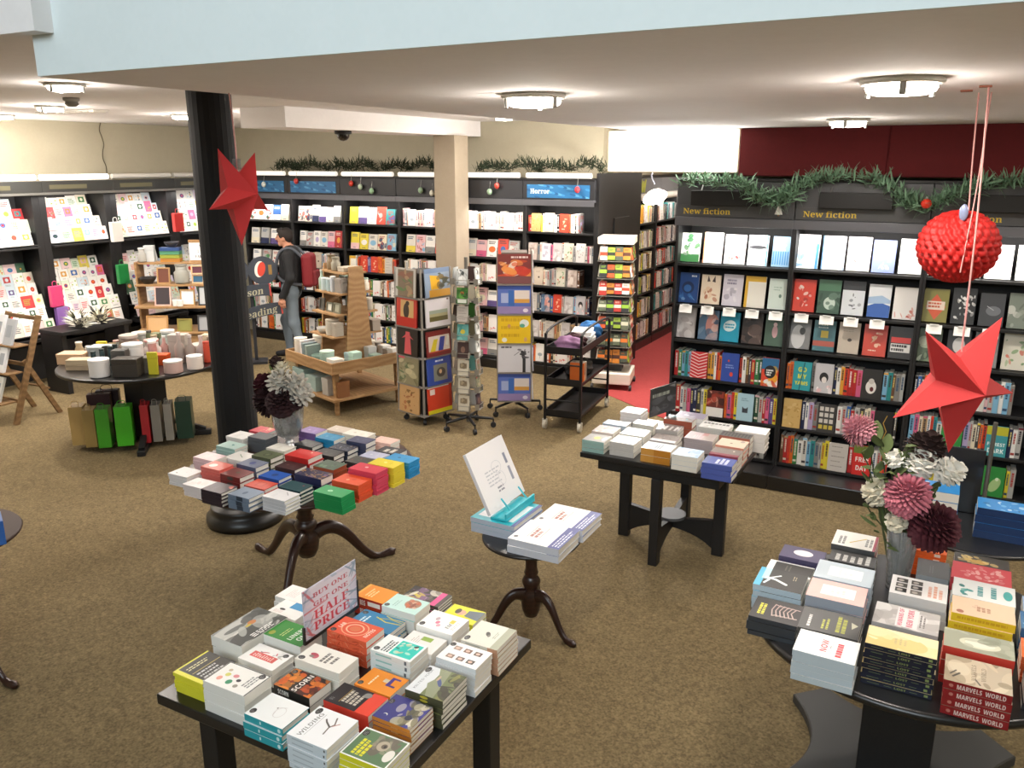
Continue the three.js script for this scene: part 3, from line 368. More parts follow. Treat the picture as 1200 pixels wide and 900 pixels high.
  // big-format calendars and cards on the spinners
  c('k1', 'blue and yellow painted', '#8a9cb4', (p) => p.G([[20, 34], [60, 44], [56, 110], [24, 110]], '#e6b02c').B(56, 30, 44, 70, 12, ['#5a4a2c', '#7a6438', '#3c4438']).R(16, 112, 84, 38, '#c89438').R(0, 0, 100, 24, '#6f86a8'));
  c('k2', 'white with framed meadow', '#ece8ee', (p) => p.R(14, 62, 74, 58, '#b8b48c').R(14, 96, 74, 24, '#6a6438').R(14, 62, 74, 18, '#a8b4a4').E(90, 10, 4, 5, '#6a4a4c'));
  c('k3', 'maroon with angular abstract', '#82302e', (p) => p.R(8, 30, 86, 96, '#e8d8cc').G([[14, 120], [30, 50], [46, 50], [34, 120]], '#e0cc2c').G([[46, 120], [56, 40], [76, 40], [66, 120]], '#3f4aa8').G([[76, 90], [86, 36], [94, 44], [88, 100]], '#f2efe8').R(8, 120, 86, 8, '#b8503c'));
  c('k4', 'cobalt blue with cat photo', '#3450a8', (p) => p.R(26, 40, 56, 90, '#8a8c80').E(56, 84, 18, 26, '#4c4a42').E(54, 80, 6, 12, '#d6b48a').L(34, 16, 44, 1, '#e8ecf6', 9, 9));
  c('k5', 'orange with yellow footer', '#d8462c', (p) => p.R(0, 128, 100, 22, '#e6d82c').R(10, 14, 20, 30, '#f0e2da').R(0, 0, 100, 8, '#efe8e2').R(88, 0, 12, 128, '#b83624'));
  c('k6', 'red and gold cat', '#c03a2c', (p) => p.R(20, 10, 64, 100, '#c9a46a').E(48, 66, 14, 40, '#33281e').E(54, 26, 9, 12, '#33281e').R(0, 100, 100, 50, '#b82a20'));
  c('k7', 'dark with pink gown', '#2c2624', (p) => p.G([[40, 20], [60, 20], [70, 140], [34, 140]], '#c8545a').G([[20, 60], [50, 24], [80, 60], [60, 50], [40, 50]], '#c8545a'));
  c('k8', 'sepia garden', '#8a8468', (p) => p.B(6, 14, 88, 130, 18, ['#a8a284', '#6c684c', '#c2b894', '#5a6a4c'], 0.16).R(0, 0, 30, 12, '#d85a6c'));
  c('k9', 'parchment tree', '#c29a6a', (p) => p.B(20, 20, 56, 120, 20, ['#8a4a2c', '#a86a44', '#7a5a34'], 0.1));
  c('k10', 'frame-grey forest', '#7a6a58', (p) => p.R(0, 0, 12, 150, '#c2c0ba').R(88, 0, 12, 150, '#c2c0ba').R(0, 0, 100, 10, '#c2c0ba').B(14, 20, 70, 120, 16, ['#5a7a4c', '#8a5a4a', '#a88a6a'], 0.16));
  c('k11', 'crimson abstract', '#7c3432', (p) => p.B(4, 34, 92, 80, 22, ['#d8502c', '#e8924a', '#c83a2c', '#e8d8c8']).R(0, 112, 100, 38, '#7a4a4c').L(40, 12, 54, 1, '#e8d8d4', 9, 9));
  c('k12', 'violet-blue sunset', '#5a72c0', (p) => p.R(0, 0, 100, 24, '#36509c').R(46, 30, 50, 60, '#e8dcd4').R(46, 74, 50, 20, '#e0a44a').R(10, 44, 30, 50, '#a8b4dc').R(32, 30, 18, 80, '#3a6ab8').R(0, 112, 100, 38, '#9a86b8').E(84, 132, 8, 10, '#e8e0ec'));
  c('k13', 'yellow cartoon', '#f0c81c', (p) => p.L(10, 20, 84, 3, '#d8aa14', 40, 16).E(80, 46, 14, 20, '#e8f0ee').E(74, 58, 8, 10, '#5aa890').E(34, 60, 5, 10, '#d89a6c').E(20, 132, 8, 12, '#f2efe6').E(84, 130, 5, 12, '#d8a878'));
  c('k14', 'white with black tree', '#dedbe0', (p) => p.W([[80, 150], [80, 80], [74, 40]], '#2a282c', 9).B(64, 24, 30, 50, 10, ['#3a383c', '#55525a'], 0.2).L(10, 14, 46, 1, '#5a5860', 9, 8).W([[50, 60], [66, 40]], '#6a686c', 2));
  c('k15', 'silver', '#c8cccc', (p) => p.B(10, 10, 80, 130, 12, ['#f4f6f6', '#8a9090', '#3c4242'], 0.2));
  c('k16', 'lime green wildlife', '#3f7a34', (p) => p.E(50, 50, 16, 14, '#c8402c').B(0, 0, 100, 100, 12, ['#2c3c2c', '#6aa84a'], 0.2).R(10, 110, 80, 34, '#e2e6de'));
  c('k17', 'turquoise with yellow blossom', '#6fb4b0', (p) => p.E(50, 70, 22, 22, '#e0d04a').B(0, 0, 100, 150, 8, ['#8accc6', '#4a9a96'], 0.2));
  c('k18', 'sepia framed', '#d6cebc', (p) => p.R(18, 30, 64, 50, '#8a7a62').B(18, 30, 64, 50, 8, ['#6a5c48', '#b0a084'], 0.2).O(50, 55, 36, 30, '#b8ae98'));
  c('k19', 'dark brown portrait', '#4a3634', (p) => p.E(50, 70, 20, 30, '#8a6a5c'));
  for (const [i, [a, b]] of [['#5c6450', '#c8c8b0'], ['#c8562c', '#2c2c2c'], ['#8fa83a', '#33362c'], ['#a8342c', '#d8d0c4'], ['#4a5244', '#d0702c'], ['#c8c4bc', '#b8442c'], ['#b8762c', '#4a2c20'], ['#2c2c2e', '#8fb83a']].entries()) c('p' + i, ['moss green', 'orange', 'lime', 'red', 'grey-green', 'off-white', 'amber', 'black'][i] + ' pocket', a, (p) => p.R(0, 60, 100, 40, b).L(16, 20, 66, 2, b, 12, 6));
  // two signs: printed boards
  COV.offer = { cell: C.cell((p) => p.B(0, 0, 100, 150, 60, ['#b9c4d4', '#d2cdda', '#9fb0c4', '#dcd6e0'], 0.1).R(14, 10, 72, 132, '#d6d0dc').B(0, 0, 14, 150, 14, ['#8a9ab0', '#c4606a', '#7a8aa0'], 0.2).B(86, 0, 14, 150, 14, ['#8a9ab0', '#c4606a', '#7a8aa0'], 0.2).T('BUY ONE', 50, 30, 19, '#b23a4c', 'bold', 'center', 'serif', 66).T('GET ONE', 50, 57, 19, '#b23a4c', 'bold', 'center', 'serif', 66).T('HALF', 50, 90, 36, '#c42f42', 'bold', 'center', 'serif', 66).T('PRICE', 50, 124, 34, '#c42f42', 'bold', 'center', 'serif', 68), '#c9c6d6', '#22232a') };
  COV.darksign = { cell: C.cell((p) => p.B(0, 50, 100, 100, 24, ['#3a3c40', '#4a4c50', '#2a2c30', '#5c5e62'], 0.2).L(8, 34, 84, 1, '#8a8e84', 12, 18).G([[70, 10], [94, 6], [94, 24]], '#77797a'), '#2a2d2e', '#1c1d1f') };
}
// plain generic spines and covers
const PAL = [['red', '#b82a2c'], ['scarlet', '#d8402c'], ['orange', '#e2702a'], ['amber', '#e0a23a'], ['yellow', '#e2cf3a'], ['lime green', '#9ab83a'], ['green', '#3c8048'], ['dark green', '#27503a'], ['teal', '#2c8a8c'], ['light blue', '#7fb4d4'], ['blue', '#2f62ac'], ['navy', '#20294c'], ['purple', '#5c4a86'], ['lilac', '#b4a6cc'], ['pink', '#d8648c'], ['pale pink', '#e6bcc0'], ['maroon', '#6a2430'], ['brown', '#6b4a34'], ['tan', '#b8966c'], ['cream', '#e6dcc2'], ['white', '#f0eeea'], ['off-white', '#dedad2'], ['silver-grey', '#b2b2b0'], ['grey', '#83827f'], ['charcoal', '#3c3c3e'], ['black', '#1c1b1d']];
const GEN = PAL.map(([name, hex], i) => Array.from({ length: 6 }, (_, k) => {
  const dark = [11, 12, 16, 17, 24, 25, 7, 10, 0, 6].includes(i), ink = dark ? ['#e6e0d0', '#d8c87a', '#f0f0f0'][k % 3] : ['#3a3436', '#a83a34', '#2c4a6a'][k % 3], alt = PAL[(i * 7 + k * 5 + 3) % PAL.length][1];
  return { cell: pageG.cell((p) => { if (k % 3 === 0) p.E(50, 84, 24 + k * 3, 26, alt); else if (k % 3 === 1) p.B(10, 50, 80, 80, 14, [alt, ink, hex]); else p.R(0, 96, 100, 54, alt); p.L(14, 18, 72, 2, ink, 14, 8).L(30, 134, 40, 1, ink, 8, 5); }, hex, hex, (p) => { p.L(16, 6, 86, 1, ink, 8, 8); if (k % 2) p.R(122, 2, 12, 16, ink); if (k === 3) p.R(0, 0, 10, 20, alt); }), page: pageG, desc: name };
}));
// greeting-card fronts
const CARDC = [['white', '#f6f4f0'], ['cream', '#f0e8d8'], ['pale pink', '#f2d4d4'], ['pale blue', '#d0dfe8'], ['pale green', '#d6e2cc'], ['lavender', '#d8cfe2'], ['pale grey', '#d9d7d2'], ['red', '#c8383c'], ['yellow', '#e8d45a'], ['hot pink', '#e0709a'], ['kraft brown', '#b8945e'], ['dark green', '#3a6448']];
const CARD = CARDC.map(([name, hex], i) => Array.from({ length: 8 }, (_, k) => ({ name, cell: pageK.cell((p) => {
  const c = [PAL[(i * 5 + k * 3) % 16][1], PAL[(i * 3 + k * 7 + 2) % 16][1], '#8a8a86'];
  if (k % 4 === 0) p.E(50, 66, 22, 24, c[0]).E(50, 66, 12, 12, c[1]).L(24, 112, 52, 1, c[2], 8, 6);
  else if (k % 4 === 1) p.B(16, 30, 68, 70, 9, c, 0.14).L(24, 116, 52, 1, c[2], 8, 6);
  else if (k % 4 === 2) p.L(16, 40, 68, 4, c[0], 18, 9);
  else p.R(22, 26, 56, 60, c[1]).E(50, 56, 14, 18, hex).L(28, 104, 44, 2, c[2], 10, 4);
}, hex, '#f0eeea') })));
// ---------------------------------------------------------------- the shop shell
const CEIL = 2.8, HIGH = 3.03, TOP = 5.2;
struct('floor', uvMetres(bx(-10.3, 3.4, -0.12, 0, -14.2, 3.6)), matCarpet, 'brown mottled carpet floor of the shop');
struct('floor_corridor', uvMetres(merge([bx(-4.2, -1.2, 0.0005, 0.004, -14, -9.7), (() => { const s = new THREE.Shape(); s.moveTo(-3.85, 9.7); s.lineTo(-3.45, 8.55); s.lineTo(-2.2, 7.72); s.lineTo(-1.9, 7.6); s.lineTo(-1.2, 9.7); s.closePath(); const g = new THREE.ExtrudeGeometry(s, { depth: 0.004, bevelEnabled: false }); g.rotateX(-Math.PI / 2); return g; })()])), matRedCarpet, 'red carpet leading into the back corridor');
struct('ceiling', uvMetres(bx(-2.55, 3.4, CEIL, CEIL + 0.03, -14, -1.692)), matCeil, 'low flat plaster ceiling over the fiction bookcase');
struct('ceiling_high', uvMetres(bx(-10.3, -2.55, HIGH, HIGH + 0.25, -14, -1.6)), matCeil, 'higher plaster ceiling over the card racks');
struct('trim_1', uvMetres(bx(-2.57, -2.55, CEIL, HIGH, -14, -1.7)), matCeil, 'plaster step between the low and the high ceiling');
struct('trim_2', uvMetres(bx(-6.1, -5.55, 2.85, HIGH, -9.4, -5.95)), matCeil, 'plaster downstand beam running to the beige column');
struct('wall_bulkhead', uvMetres(merge([bx(-2.55, 3.4, CEIL + 0.03, TOP, -1.88, -1.68), bx(-2.55, 3.4, CEIL, CEIL + 0.03, -1.692, -1.68)])), matBlue, 'pale blue plaster bulkhead above the shop floor');
struct('trim_3', uvMetres(merge([bx(-10.3, -2.55, HIGH + 0.25, TOP, -1.88, -1.68), bx(-3.4, -2.445, 2.915, TOP, -1.68, -1.62)])), matCeil, 'grey plaster step at the end of the bulkhead');
struct('wall_left', uvMetres(bx(-10.3, -10.02, 0, HIGH + 0.2, -9.7, 3.6)), matWall, 'cream wall behind the greeting cards');
struct('wall_left_upper', uvMetres(bx(-10.3, -10.02, HIGH + 0.2, TOP, -1.68, 3.6)), matWall, 'cream wall of the stairwell');
struct('wall_back', uvMetres(merge([bx(-10.3, -3.9, 0, HIGH + 0.2, -9.7, -9.42)])), matWall, 'cream back wall above the bookcases');
struct('wall_corridor', uvMetres(merge([bx(-4.4, -4.25, 0, HIGH, -14, -9.7), bx(-4.4, -1.0, 0, HIGH, -14.2, -14), bx(-2.0, -1.85, 0, CEIL, -14, -7.2), bx(-2.0, 3.4, 0, CEIL, -7.35, -7.2)])), matWall, 'cream corridor and back-right walls');
struct('wall_right', uvMetres(bx(3.4, 3.6, 0, TOP, -9.7, 3.6)), matWall, 'cream right wall');
{ // front wall behind the viewer with its tall window
  struct('wall_front', uvMetres(merge([bx(-10.3, 3.6, 0, 3.3, 3.4, 3.6), bx(-10.3, 3.6, 5.0, TOP, 3.4, 3.6), bx(-10.3, -2.7, 3.3, 5.0, 3.4, 3.6), bx(1.9, 3.6, 3.3, 5.0, 3.4, 3.6)])), matWall, 'cream front wall with a high window');
  const w = struct('window_1', merge([bx(-2.7, 1.9, 3.3, 3.36, 3.42, 3.5), bx(-2.7, 1.9, 4.94, 5.0, 3.42, 3.5), bx(-2.7, -2.64, 3.36, 4.94, 3.42, 3.5), bx(1.84, 1.9, 3.36, 4.94, 3.42, 3.5), bx(-0.43, -0.37, 3.36, 4.94, 3.42, 3.5)]), M(0xe8e8e4, 0.5), 'white framed high window over the stairs');
  for (const [a, b] of [[-2.64, -0.43], [-0.37, 1.84]]) mesh('pane', bx(a, b, 3.36, 4.94, 3.45, 3.456), new THREE.MeshPhysicalMaterial({ color: 0xffffff, transmission: 1, thickness: 0, roughness: 0 }), w);
  struct('ceiling_stair', uvMetres(bx(-10.3, 3.6, TOP, TOP + 0.2, -1.7, 3.6)), matCeil, 'stairwell ceiling');
}
{ // red fascia, in two panels with a joint
  const f = struct('trim_4', uvMetres(bx(-1.66, 3.4, 2.44, CEIL, -7.2, -6.8)), matRedWall, 'dark red fascia above the fiction bookcase');
  for (const [a, b] of [[-1.665, -0.605], [-0.595, 0.48], [0.49, 1.6], [1.61, 3.39]]) mesh('panel', uvMetres(bx(a, b, 2.445, CEIL - 0.002, -6.8, -6.785, 0.004)), matRedWall, f);
}
{ // white light box over the corridor entrance
  const t = thing('light_box', 'large blank white illuminated box over the corridor entrance', 'light box', [-2.22, 2.46, -6.9]);
  mesh('housing', bx(-0.56, 0.55, 0, 0.34, -0.3, 0.1, 0.01), M(0xd9cbb4, 0.6), t);
  mesh('diffuser', bx(-0.54, 0.535, 0.012, 0.33, 0.1, 0.112, 0.004), new THREE.MeshPhysicalMaterial({ color: 0xffffff, emissive: 0xfffaf2, emissiveIntensity: 1.5, roughness: 0.6 }), t);
  const l = new THREE.RectAreaLight(NEUTRAL, 5, 1.05, 0.3); l.position.set(0, 0.17, 0.13); l.lookAt(-2.22, 2.63, 0); l.rotation.set(0, Math.PI, 0); t.add(l);
}
// ---------------------------------------------------------------- columns
{
  const p = struct('trim_5', (() => { const pts = []; const n = 24, s = new THREE.Shape(); for (let i = 0; i <= n * 8; i++) { const a = i / (n * 8) * Math.PI * 2, r = 0.14 - 0.0015 * Math.pow(Math.abs(Math.sin(a * n / 2)), 0.6); i ? s.lineTo(r * Math.cos(a), r * Math.sin(a)) : s.moveTo(r * Math.cos(a), r * Math.sin(a)); } const g = new THREE.ExtrudeGeometry(s, { depth: HIGH - 0.1, bevelEnabled: false, curveSegments: 1 }); g.rotateX(-Math.PI / 2); return uvMetres(g); })(), M(0x0f0f11, 0.85), 'black fluted iron column with a round moulded base');
  p.position.set(-4.45, 0.1, -4.08); p.userData.category = 'column';
  mesh('base', lathe([[0.0, -0.1], [0.27, -0.1], [0.275, -0.07], [0.27, -0.035], [0.245, -0.02], [0.235, 0.005], [0.24, 0.02], [0.235, 0.04], [0.2, 0.05], [0.185, 0.075], [0.19, 0.09], [0.175, 0.105], [0.16, 0.11]], 40), M(0x1d1b1a, 0.4, { clearcoat: 0.3, clearcoatRoughness: 0.3 }), p);
  const c = struct('trim_6', uvMetres(bx(-0.15, 0.15, 0, 2.85, -0.15, 0.15, 0.008)), plaster([158, 145, 126], [170, 157, 138], 57), 'plain beige square column by the calendars'); c.position.set(-5.6, 0, -8.78); c.rotation.y = 0.0; c.userData.category = 'column';
}
// ---------------------------------------------------------------- ceiling lamps
function ceilingLamp(x, y, z, label, k = 1, clips = true) {
  const t = thing('ceiling_lamp', label, 'ceiling lamp', [x, y, z], rr(0, 3), 'round ceiling lamps');
  mesh('ring', lathe([[0.098, 0], [0.122, 0], [0.126, -0.01], [0.12, -0.018], [0.1, -0.018], [0.098, 0]], 32), M(0xd8d6d0, 0.4), t);
  mesh('diffuser', lathe([[0.0, -0.05], [0.08, -0.048], [0.1, -0.04], [0.106, -0.028], [0.1, -0.016], [0, -0.016]], 32), matLampGlow, t);
  if (clips) for (let i = 0; i < 3; i++) { const a = i * 2.094; mesh('clip', bx(-0.01, 0.01, -0.055, -0.006, 0.104, 0.114, 0.003).rotateY(a), matMetal, t); }
  const l = new THREE.RectAreaLight(WARM, LAMP * k, 0.2, 0.2); l.position.set(0, -0.075, 0); l.rotation.x = -Math.PI / 2; t.add(l);
  const up = new THREE.PointLight(WARM, LAMP * k * 0.010, 0); up.position.set(0, -0.066, 0.0); up.shadow.radius = 3; up.castShadow = true; t.add(up);
  return t;
}
for (const [x, y, z, l, k] of [
  [-1.54, CEIL, -3.01, 'round glowing ceiling lamp above the small tripod table', 1], [-0.25, CEIL, -3.01, 'round ceiling lamp beside the hanging honeycomb ball cords', 1], [-0.74, CEIL, -5.62, 'round glowing ceiling lamp close to the red fascia', 1],
  [-4.6, HIGH, -8.3, 'round glowing ceiling lamp beside the beige column', 1.3], [-7.4, HIGH, -4.95, 'round glowing ceiling lamp over the gift table', 2.6], [-7.5, HIGH, -6.5, 'round glowing ceiling lamp left of the black column', 2.5], [-6.4, HIGH, -6.55, 'round glowing ceiling lamp right of the black column', 1.8], [-9.2, HIGH, -5.6, 'round glowing ceiling lamp near the cream card wall', 1.6],
  [-5.2, HIGH, -3.6, 'round ceiling lamp out over the aisle by the stairs', 1.4], [1.3, CEIL, -3.4, 'round ceiling lamp over the right aisle', 1], [1.2, CEIL, -5.6, 'round ceiling lamp near the right end of the red fascia', 1], [-3.6, HIGH, -6.3, 'round ceiling lamp hidden above the ceiling step', 1.6], [-8.9, HIGH, -3.2, 'round ceiling lamp near the wooden folding stand', 2.6], [-2.9, CEIL, -11.6, 'round ceiling lamp in the back corridor', 1.3]]) ceilingLamp(x, y, z, l, k);
{ const t = thing('smoke_detector', 'small grey smoke detector on the ceiling by the bulkhead', 'detector', [-6.3, HIGH, -4.4]); mesh('base', lathe([[0, 0], [0.06, 0], [0.06, -0.02], [0.045, -0.03]], 24), M(0x8f8a80, 0.6), t); mesh('sensor', lathe([[0.045, -0.03], [0.05, -0.05], [0.03, -0.065], [0, -0.068]], 24), M(0x6d685f, 0.6), t);
  const s = thing('security_camera', 'black dome security camera under the plaster beam', 'camera', [-5.72, 2.85, -6.95]); mesh('mount', lathe([[0, 0], [0.085, 0], [0.085, -0.03], [0.07, -0.035]], 24), M(0x1c1c1e, 0.5), s); mesh('dome', new THREE.SphereGeometry(0.066, 24, 12, 0, 6.284, 1.57, 1.57).translate(0, -0.034, 0), M(0x0c0c0e, 0.1, { clearcoat: 1 }), s);
  single('ceiling_vent', merge([bx(-8.4, -7.5, HIGH - 0.012, HIGH, -5.62, -5.45, 0.004), ...Array.from({ length: 9 }, (_, i) => bx(-8.36 + i * 0.096, -8.29 + i * 0.096, HIGH - 0.02, HIGH - 0.012, -5.6, -5.47))]), M(0xd8d2c8, 0.6), 'pale slotted vent strip in the high ceiling', 'vent'); }
{ const g = []; let p = [-10.0, HIGH, -7.35]; const pts = [p]; for (let i = 1; i < 8; i++) pts.push([-10.01, HIGH - i * 0.09, -7.35 + Math.sin(i * 1.7) * 0.02]); single('cable', tube(pts, 0.006, 30, 5), M(0x6a6250, 0.7), 'thin dark cable running down the cream wall', 'cable'); }
// ---------------------------------------------------------------- bookcases
const ORD = ['top', 'second', 'third', 'fourth', 'fifth', 'sixth', 'bottom'];
const Q = { flat: new THREE.Quaternion(), spine: new THREE.Quaternion().setFromAxisAngle(V(0, 0, 1), -Math.PI / 2), face: new THREE.Quaternion().setFromRotationMatrix(new THREE.Matrix4().makeBasis(V(0, -1, 0), V(0, 0, 1), V(-1, 0, 0))) };
class Frame { constructor(x, z, ry) { this.p = V(x, 0, z); this.q = new THREE.Quaternion().setFromAxisAngle(V(0, 1, 0), ry); this.ry = ry; }
  put(o, x, y, z, q) { o.position.copy(V(x, y, z).applyQuaternion(this.q).add(this.p)); o.quaternion.copy(this.q); if (q) o.quaternion.multiply(q); return o; } }
const tilt = (deg, q) => new THREE.Quaternion().setFromAxisAngle(V(1, 0, 0), -deg * D2R).multiply(q);
const lean = (deg, q) => new THREE.Quaternion().setFromAxisAngle(V(0, 0, 1), deg * D2R).multiply(q);
const geoCache = new Map();
function bookMesh(cv, w, d, t, parts, name = 'book', hard = false) {
  const q = (v) => Math.round(v * 250) / 250; w = q(w); d = q(d); t = Math.max(0.006, Math.round(t * 1000) / 1000);
  const key = [cv.cell.page.id, cv.cell.u0, cv.cell.v0, cv.page === pageG, w, d, t, parts, hard].join();
  if (!geoCache.has(key)) geoCache.set(key, bookGeo(w, d, t, cv.cell, hard, parts ? null : cv.page === pageC ? paperC : paperG));
  const g = geoCache.get(key);
  if (!parts) return mesh(numbered(name), g[0], cv.page.mat);
  const o = new THREE.Group(); o.name = numbered(name); mesh('cover', g[0], cv.page.mat, o); mesh('page_block', g[1], cv.paper ? M(cv.paper, 0.8) : matPaper, o); return o;
}
const RESTBOOKS = new Map();   // the small far books past the first few hundred: page -> geometries
let restMode = false;
function addBook(o, label, group) {
  if (restMode && o.isMesh) { o.updateMatrix(); const k = o.material; if (!RESTBOOKS.has(k)) RESTBOOKS.set(k, []); RESTBOOKS.get(k).push(clean(o.geometry.clone()).applyMatrix4(o.matrix)); const base = o.name.replace(/_\d+$/, ''); used.set(base, used.get(base) - 1); return o; } scene.add(o); return tag(o, label, 'book', group); }
// face-out book: head up, spine on the left, leaning back against the shelf; its foot stands at (x, y, z)
function faceOut(fr, cv, x, y, z, w, h, t, label, group, deg = 9, parts = true, hard = true) {
  if (fr === frR && x > 0.48) return; const o = bookMesh(cv, h, w, t, parts && cv.page !== pageG, 'book', hard), a = deg * D2R;
  fr.put(o, x, y + (h / 2) * Math.cos(a) + 0.002, z - (h / 2) * Math.sin(a) - t, tilt(deg, Q.face)); return addBook(o, label, group);
}
function spineOut(fr, cv, x, y, z, h, d, t, label, group, deg = 0) {
  const o = bookMesh(cv, h, d, t, false, 'book'), a = deg * D2R;   // spine flush with z
  const q = lean(deg, Q.spine); const off = V(0, h / 2, 0).applyAxisAngle(V(0, 0, 1), a);
  fr.put(o, x + off.x, y + off.y + 0.001 + (deg < 0 ? Math.sin(-a) * t : 0), z - d / 2, q); return addBook(o, label, group);
}
const gen = (i) => pick(GEN[i]);
// a shelf filled from a list: numbers = spine-out book in that palette colour, strings = face-out book with that cover
function fillShelf(fr, x0, x1, y, zf, items, row, place, { hMax = 0.22, faceW = 0.135, zFace = 0 } = {}) {
  let x = x0 + 0.008; const nm = (v) => (v === undefined ? 'panel' : typeof v === 'string' ? 'face-out' : PAL[v][0]);
  for (const [ix, it] of items.entries()) {
    if (typeof it === 'string') {
      const cv = COV[it], w = rr(faceW - 0.008, faceW + 0.006), h = rr(hMax - 0.035, hMax - 0.012); if (x + w > x1) break;
      const fo = faceOut(fr, cv, x + w / 2, y, zf + zFace, w, h, 0.022, `${cv.desc} book, ${ORD[row]} shelf, ${place}`, `${cv.desc} books, ${ORD[row]} shelf, ${place}`, 4, !restMode); x += w + 0.006;
    } else {
      if (x > 0.5 && fr === frR) break; const t = rr(0.018, 0.036), h = rr(hMax - 0.05, hMax - 0.012), d = rr(0.125, 0.14); if (x + t > x1 - 0.004) break;
      const cv = gen(it); spineOut(fr, cv, x, y, zf - rr(0, 0.012), h, d, t, `${cv.desc} book between ${nm(items[ix - 1])} and ${nm(items[ix + 1])} ones, ${ORD[row]} shelf, ${place}`, `${cv.desc} spines, ${ORD[row]} shelf, ${place}`); x += t + 0.0012;
    }
  }
}
const randomRow = (cols, n, faces = [], every = 6) => { const r = []; let f = 0; for (let i = 0; i < n; i++) { if (faces.length && i % every === every - 2) r.push(faces[f++ % faces.length]); r.push(pick(cols)); } return r; };

const SH = [1.74, 1.4, 1.1, 0.78, 0.46, 0.15];
function bayBody(fr, x0, W, name, label, group, { top = 2.42, depth = 0.36, shelves = SH, header = 2.1, shelfD = 0.2, tube = true, light = STRIP, headCol, plinth = 0.12, stub = 0.02, ledge = false } = {}) {
  const t = new THREE.Group(); t.name = numbered(name); scene.add(t); fr.put(t, x0 + W / 2, 0, 0); tag(t, label, 'bookcase', group);
  const h = W / 2;
  for (const s of [-1, 1]) mesh('side_panel', uvMetres(bx(s < 0 ? -h : h - stub, s < 0 ? -h + stub : h, 0, top, -depth, 0.0, 0.003)), matBlack, t);
  mesh('back_panel', uvMetres(bx(-h + stub, h - stub, 0.02, top, -depth, -depth + 0.012)), matBlack, t);
  for (const y of shelves) mesh('shelf', uvMetres(bx(-h + stub, h - stub, y - 0.022, y, -depth + 0.012, -0.012, 0.002)), matBlack, t);
  mesh('plinth', uvMetres(bx(-h, h, 0, plinth, -depth + 0.02, ledge ? 0.25 : 0.0, 0.008)), matBlackGloss, t);
  const hd = mesh('header', uvMetres(bx(-h + 0.002, h - 0.002, header + 0.02, top - 0.02, -0.02, 0.04, 0.006)), headCol || M(0x4a4b4f, 0.35, { clearcoat: 0.4, clearcoatRoughness: 0.2 }), t);
  mesh('cornice', merge([bx(-h, h, header - 0.005, header + 0.02, -0.02, 0.055, 0.004), bx(-h, h, header - 0.05, header, 0.045, 0.055, 0.003)]), M(0x6f7076, 0.35, { metalness: 0.5 }), t);
  mesh('top_board', uvMetres(bx(-h, h, top - 0.02, top, -depth, 0.05, 0.003)), matBlack, t);
  if (light) { // fluorescent strip under the header
    mesh('light_tube', new THREE.CylinderGeometry(0.012, 0.012, W - 0.14, 10).rotateZ(Math.PI / 2).translate(0, header - 0.018, 0.015), matTube, t);
    const l = new THREE.RectAreaLight(NEUTRAL, light, W - 0.12, 0.045); l.position.set(0, header - 0.034, 0.012); l.rotation.x = -Math.PI / 2 + 0.12; t.add(l);
  }
  if (tube) { mesh('lamp_tube', new THREE.CylinderGeometry(0.03, 0.03, W - 0.1, 12).rotateZ(Math.PI / 2).translate(0, top + 0.032, 0.03), M(0xf0eeea, 0.4, { emissive: 0xfff6ea, emissiveIntensity: 0.25 }), t); }
  return t;
}
function textPanel(w, h, bg, draw, px = 512) { const c = canvas(px, Math.max(16, Math.round(px * h / w))), x = c.getContext('2d'); x.fillStyle = bg; x.fillRect(0, 0, c.width, c.height); draw(x, c.width, c.height); return new THREE.MeshPhysicalMaterial({ map: canvasTex(c), roughness: 0.35, clearcoat: 0.2 }); }

// ---- the fiction bookcase on the right
const frR = new Frame(0, -6.75, 0);
const signNew = textPanel(0.86, 0.1, '#4c4d50', (x, w, h) => { x.fillStyle = '#d8b83a'; x.font = `bold ${h * 0.66}px serif`; x.textBaseline = 'middle'; x.fillText('New fiction', w * 0.03, h * 0.54); }, 1024);
const R0 = -2.13, RW = 0.93;
const placeR = ['corridor-side fiction bay', 'middle fiction bay', 'fiction bay behind the star'];
const rowsFace = [
  [['a1', 'a2', 'a3', 'a4', 'a5'], ['a6', 'a7', 'a8', 'a9', 'a10'], ['a11', 'a12', 'a13', 'a14', 'a15']],
  [['b1', 'b2', 'b3', 'b4', 'b5'], ['b6', 'b7', 'b8', 'b9', 'b10'], ['b11', 'b12', 'b13', 'b14', 'b15']],
  [['d2', 'd1', 'b5', 'd1', 'd2'], ['d3', 'd4', 'd5', 'd6', 'a8'], ['d7', 'd8', 'b11', 'd9', 'a14']],
  [['d1', 'a4', 'a2', 'b2', 'b3'], ['a9', 'b9', 'a7', 'b7', 'd5'], ['b13', 'd9', 'a15', 'a11', 'b12']]];
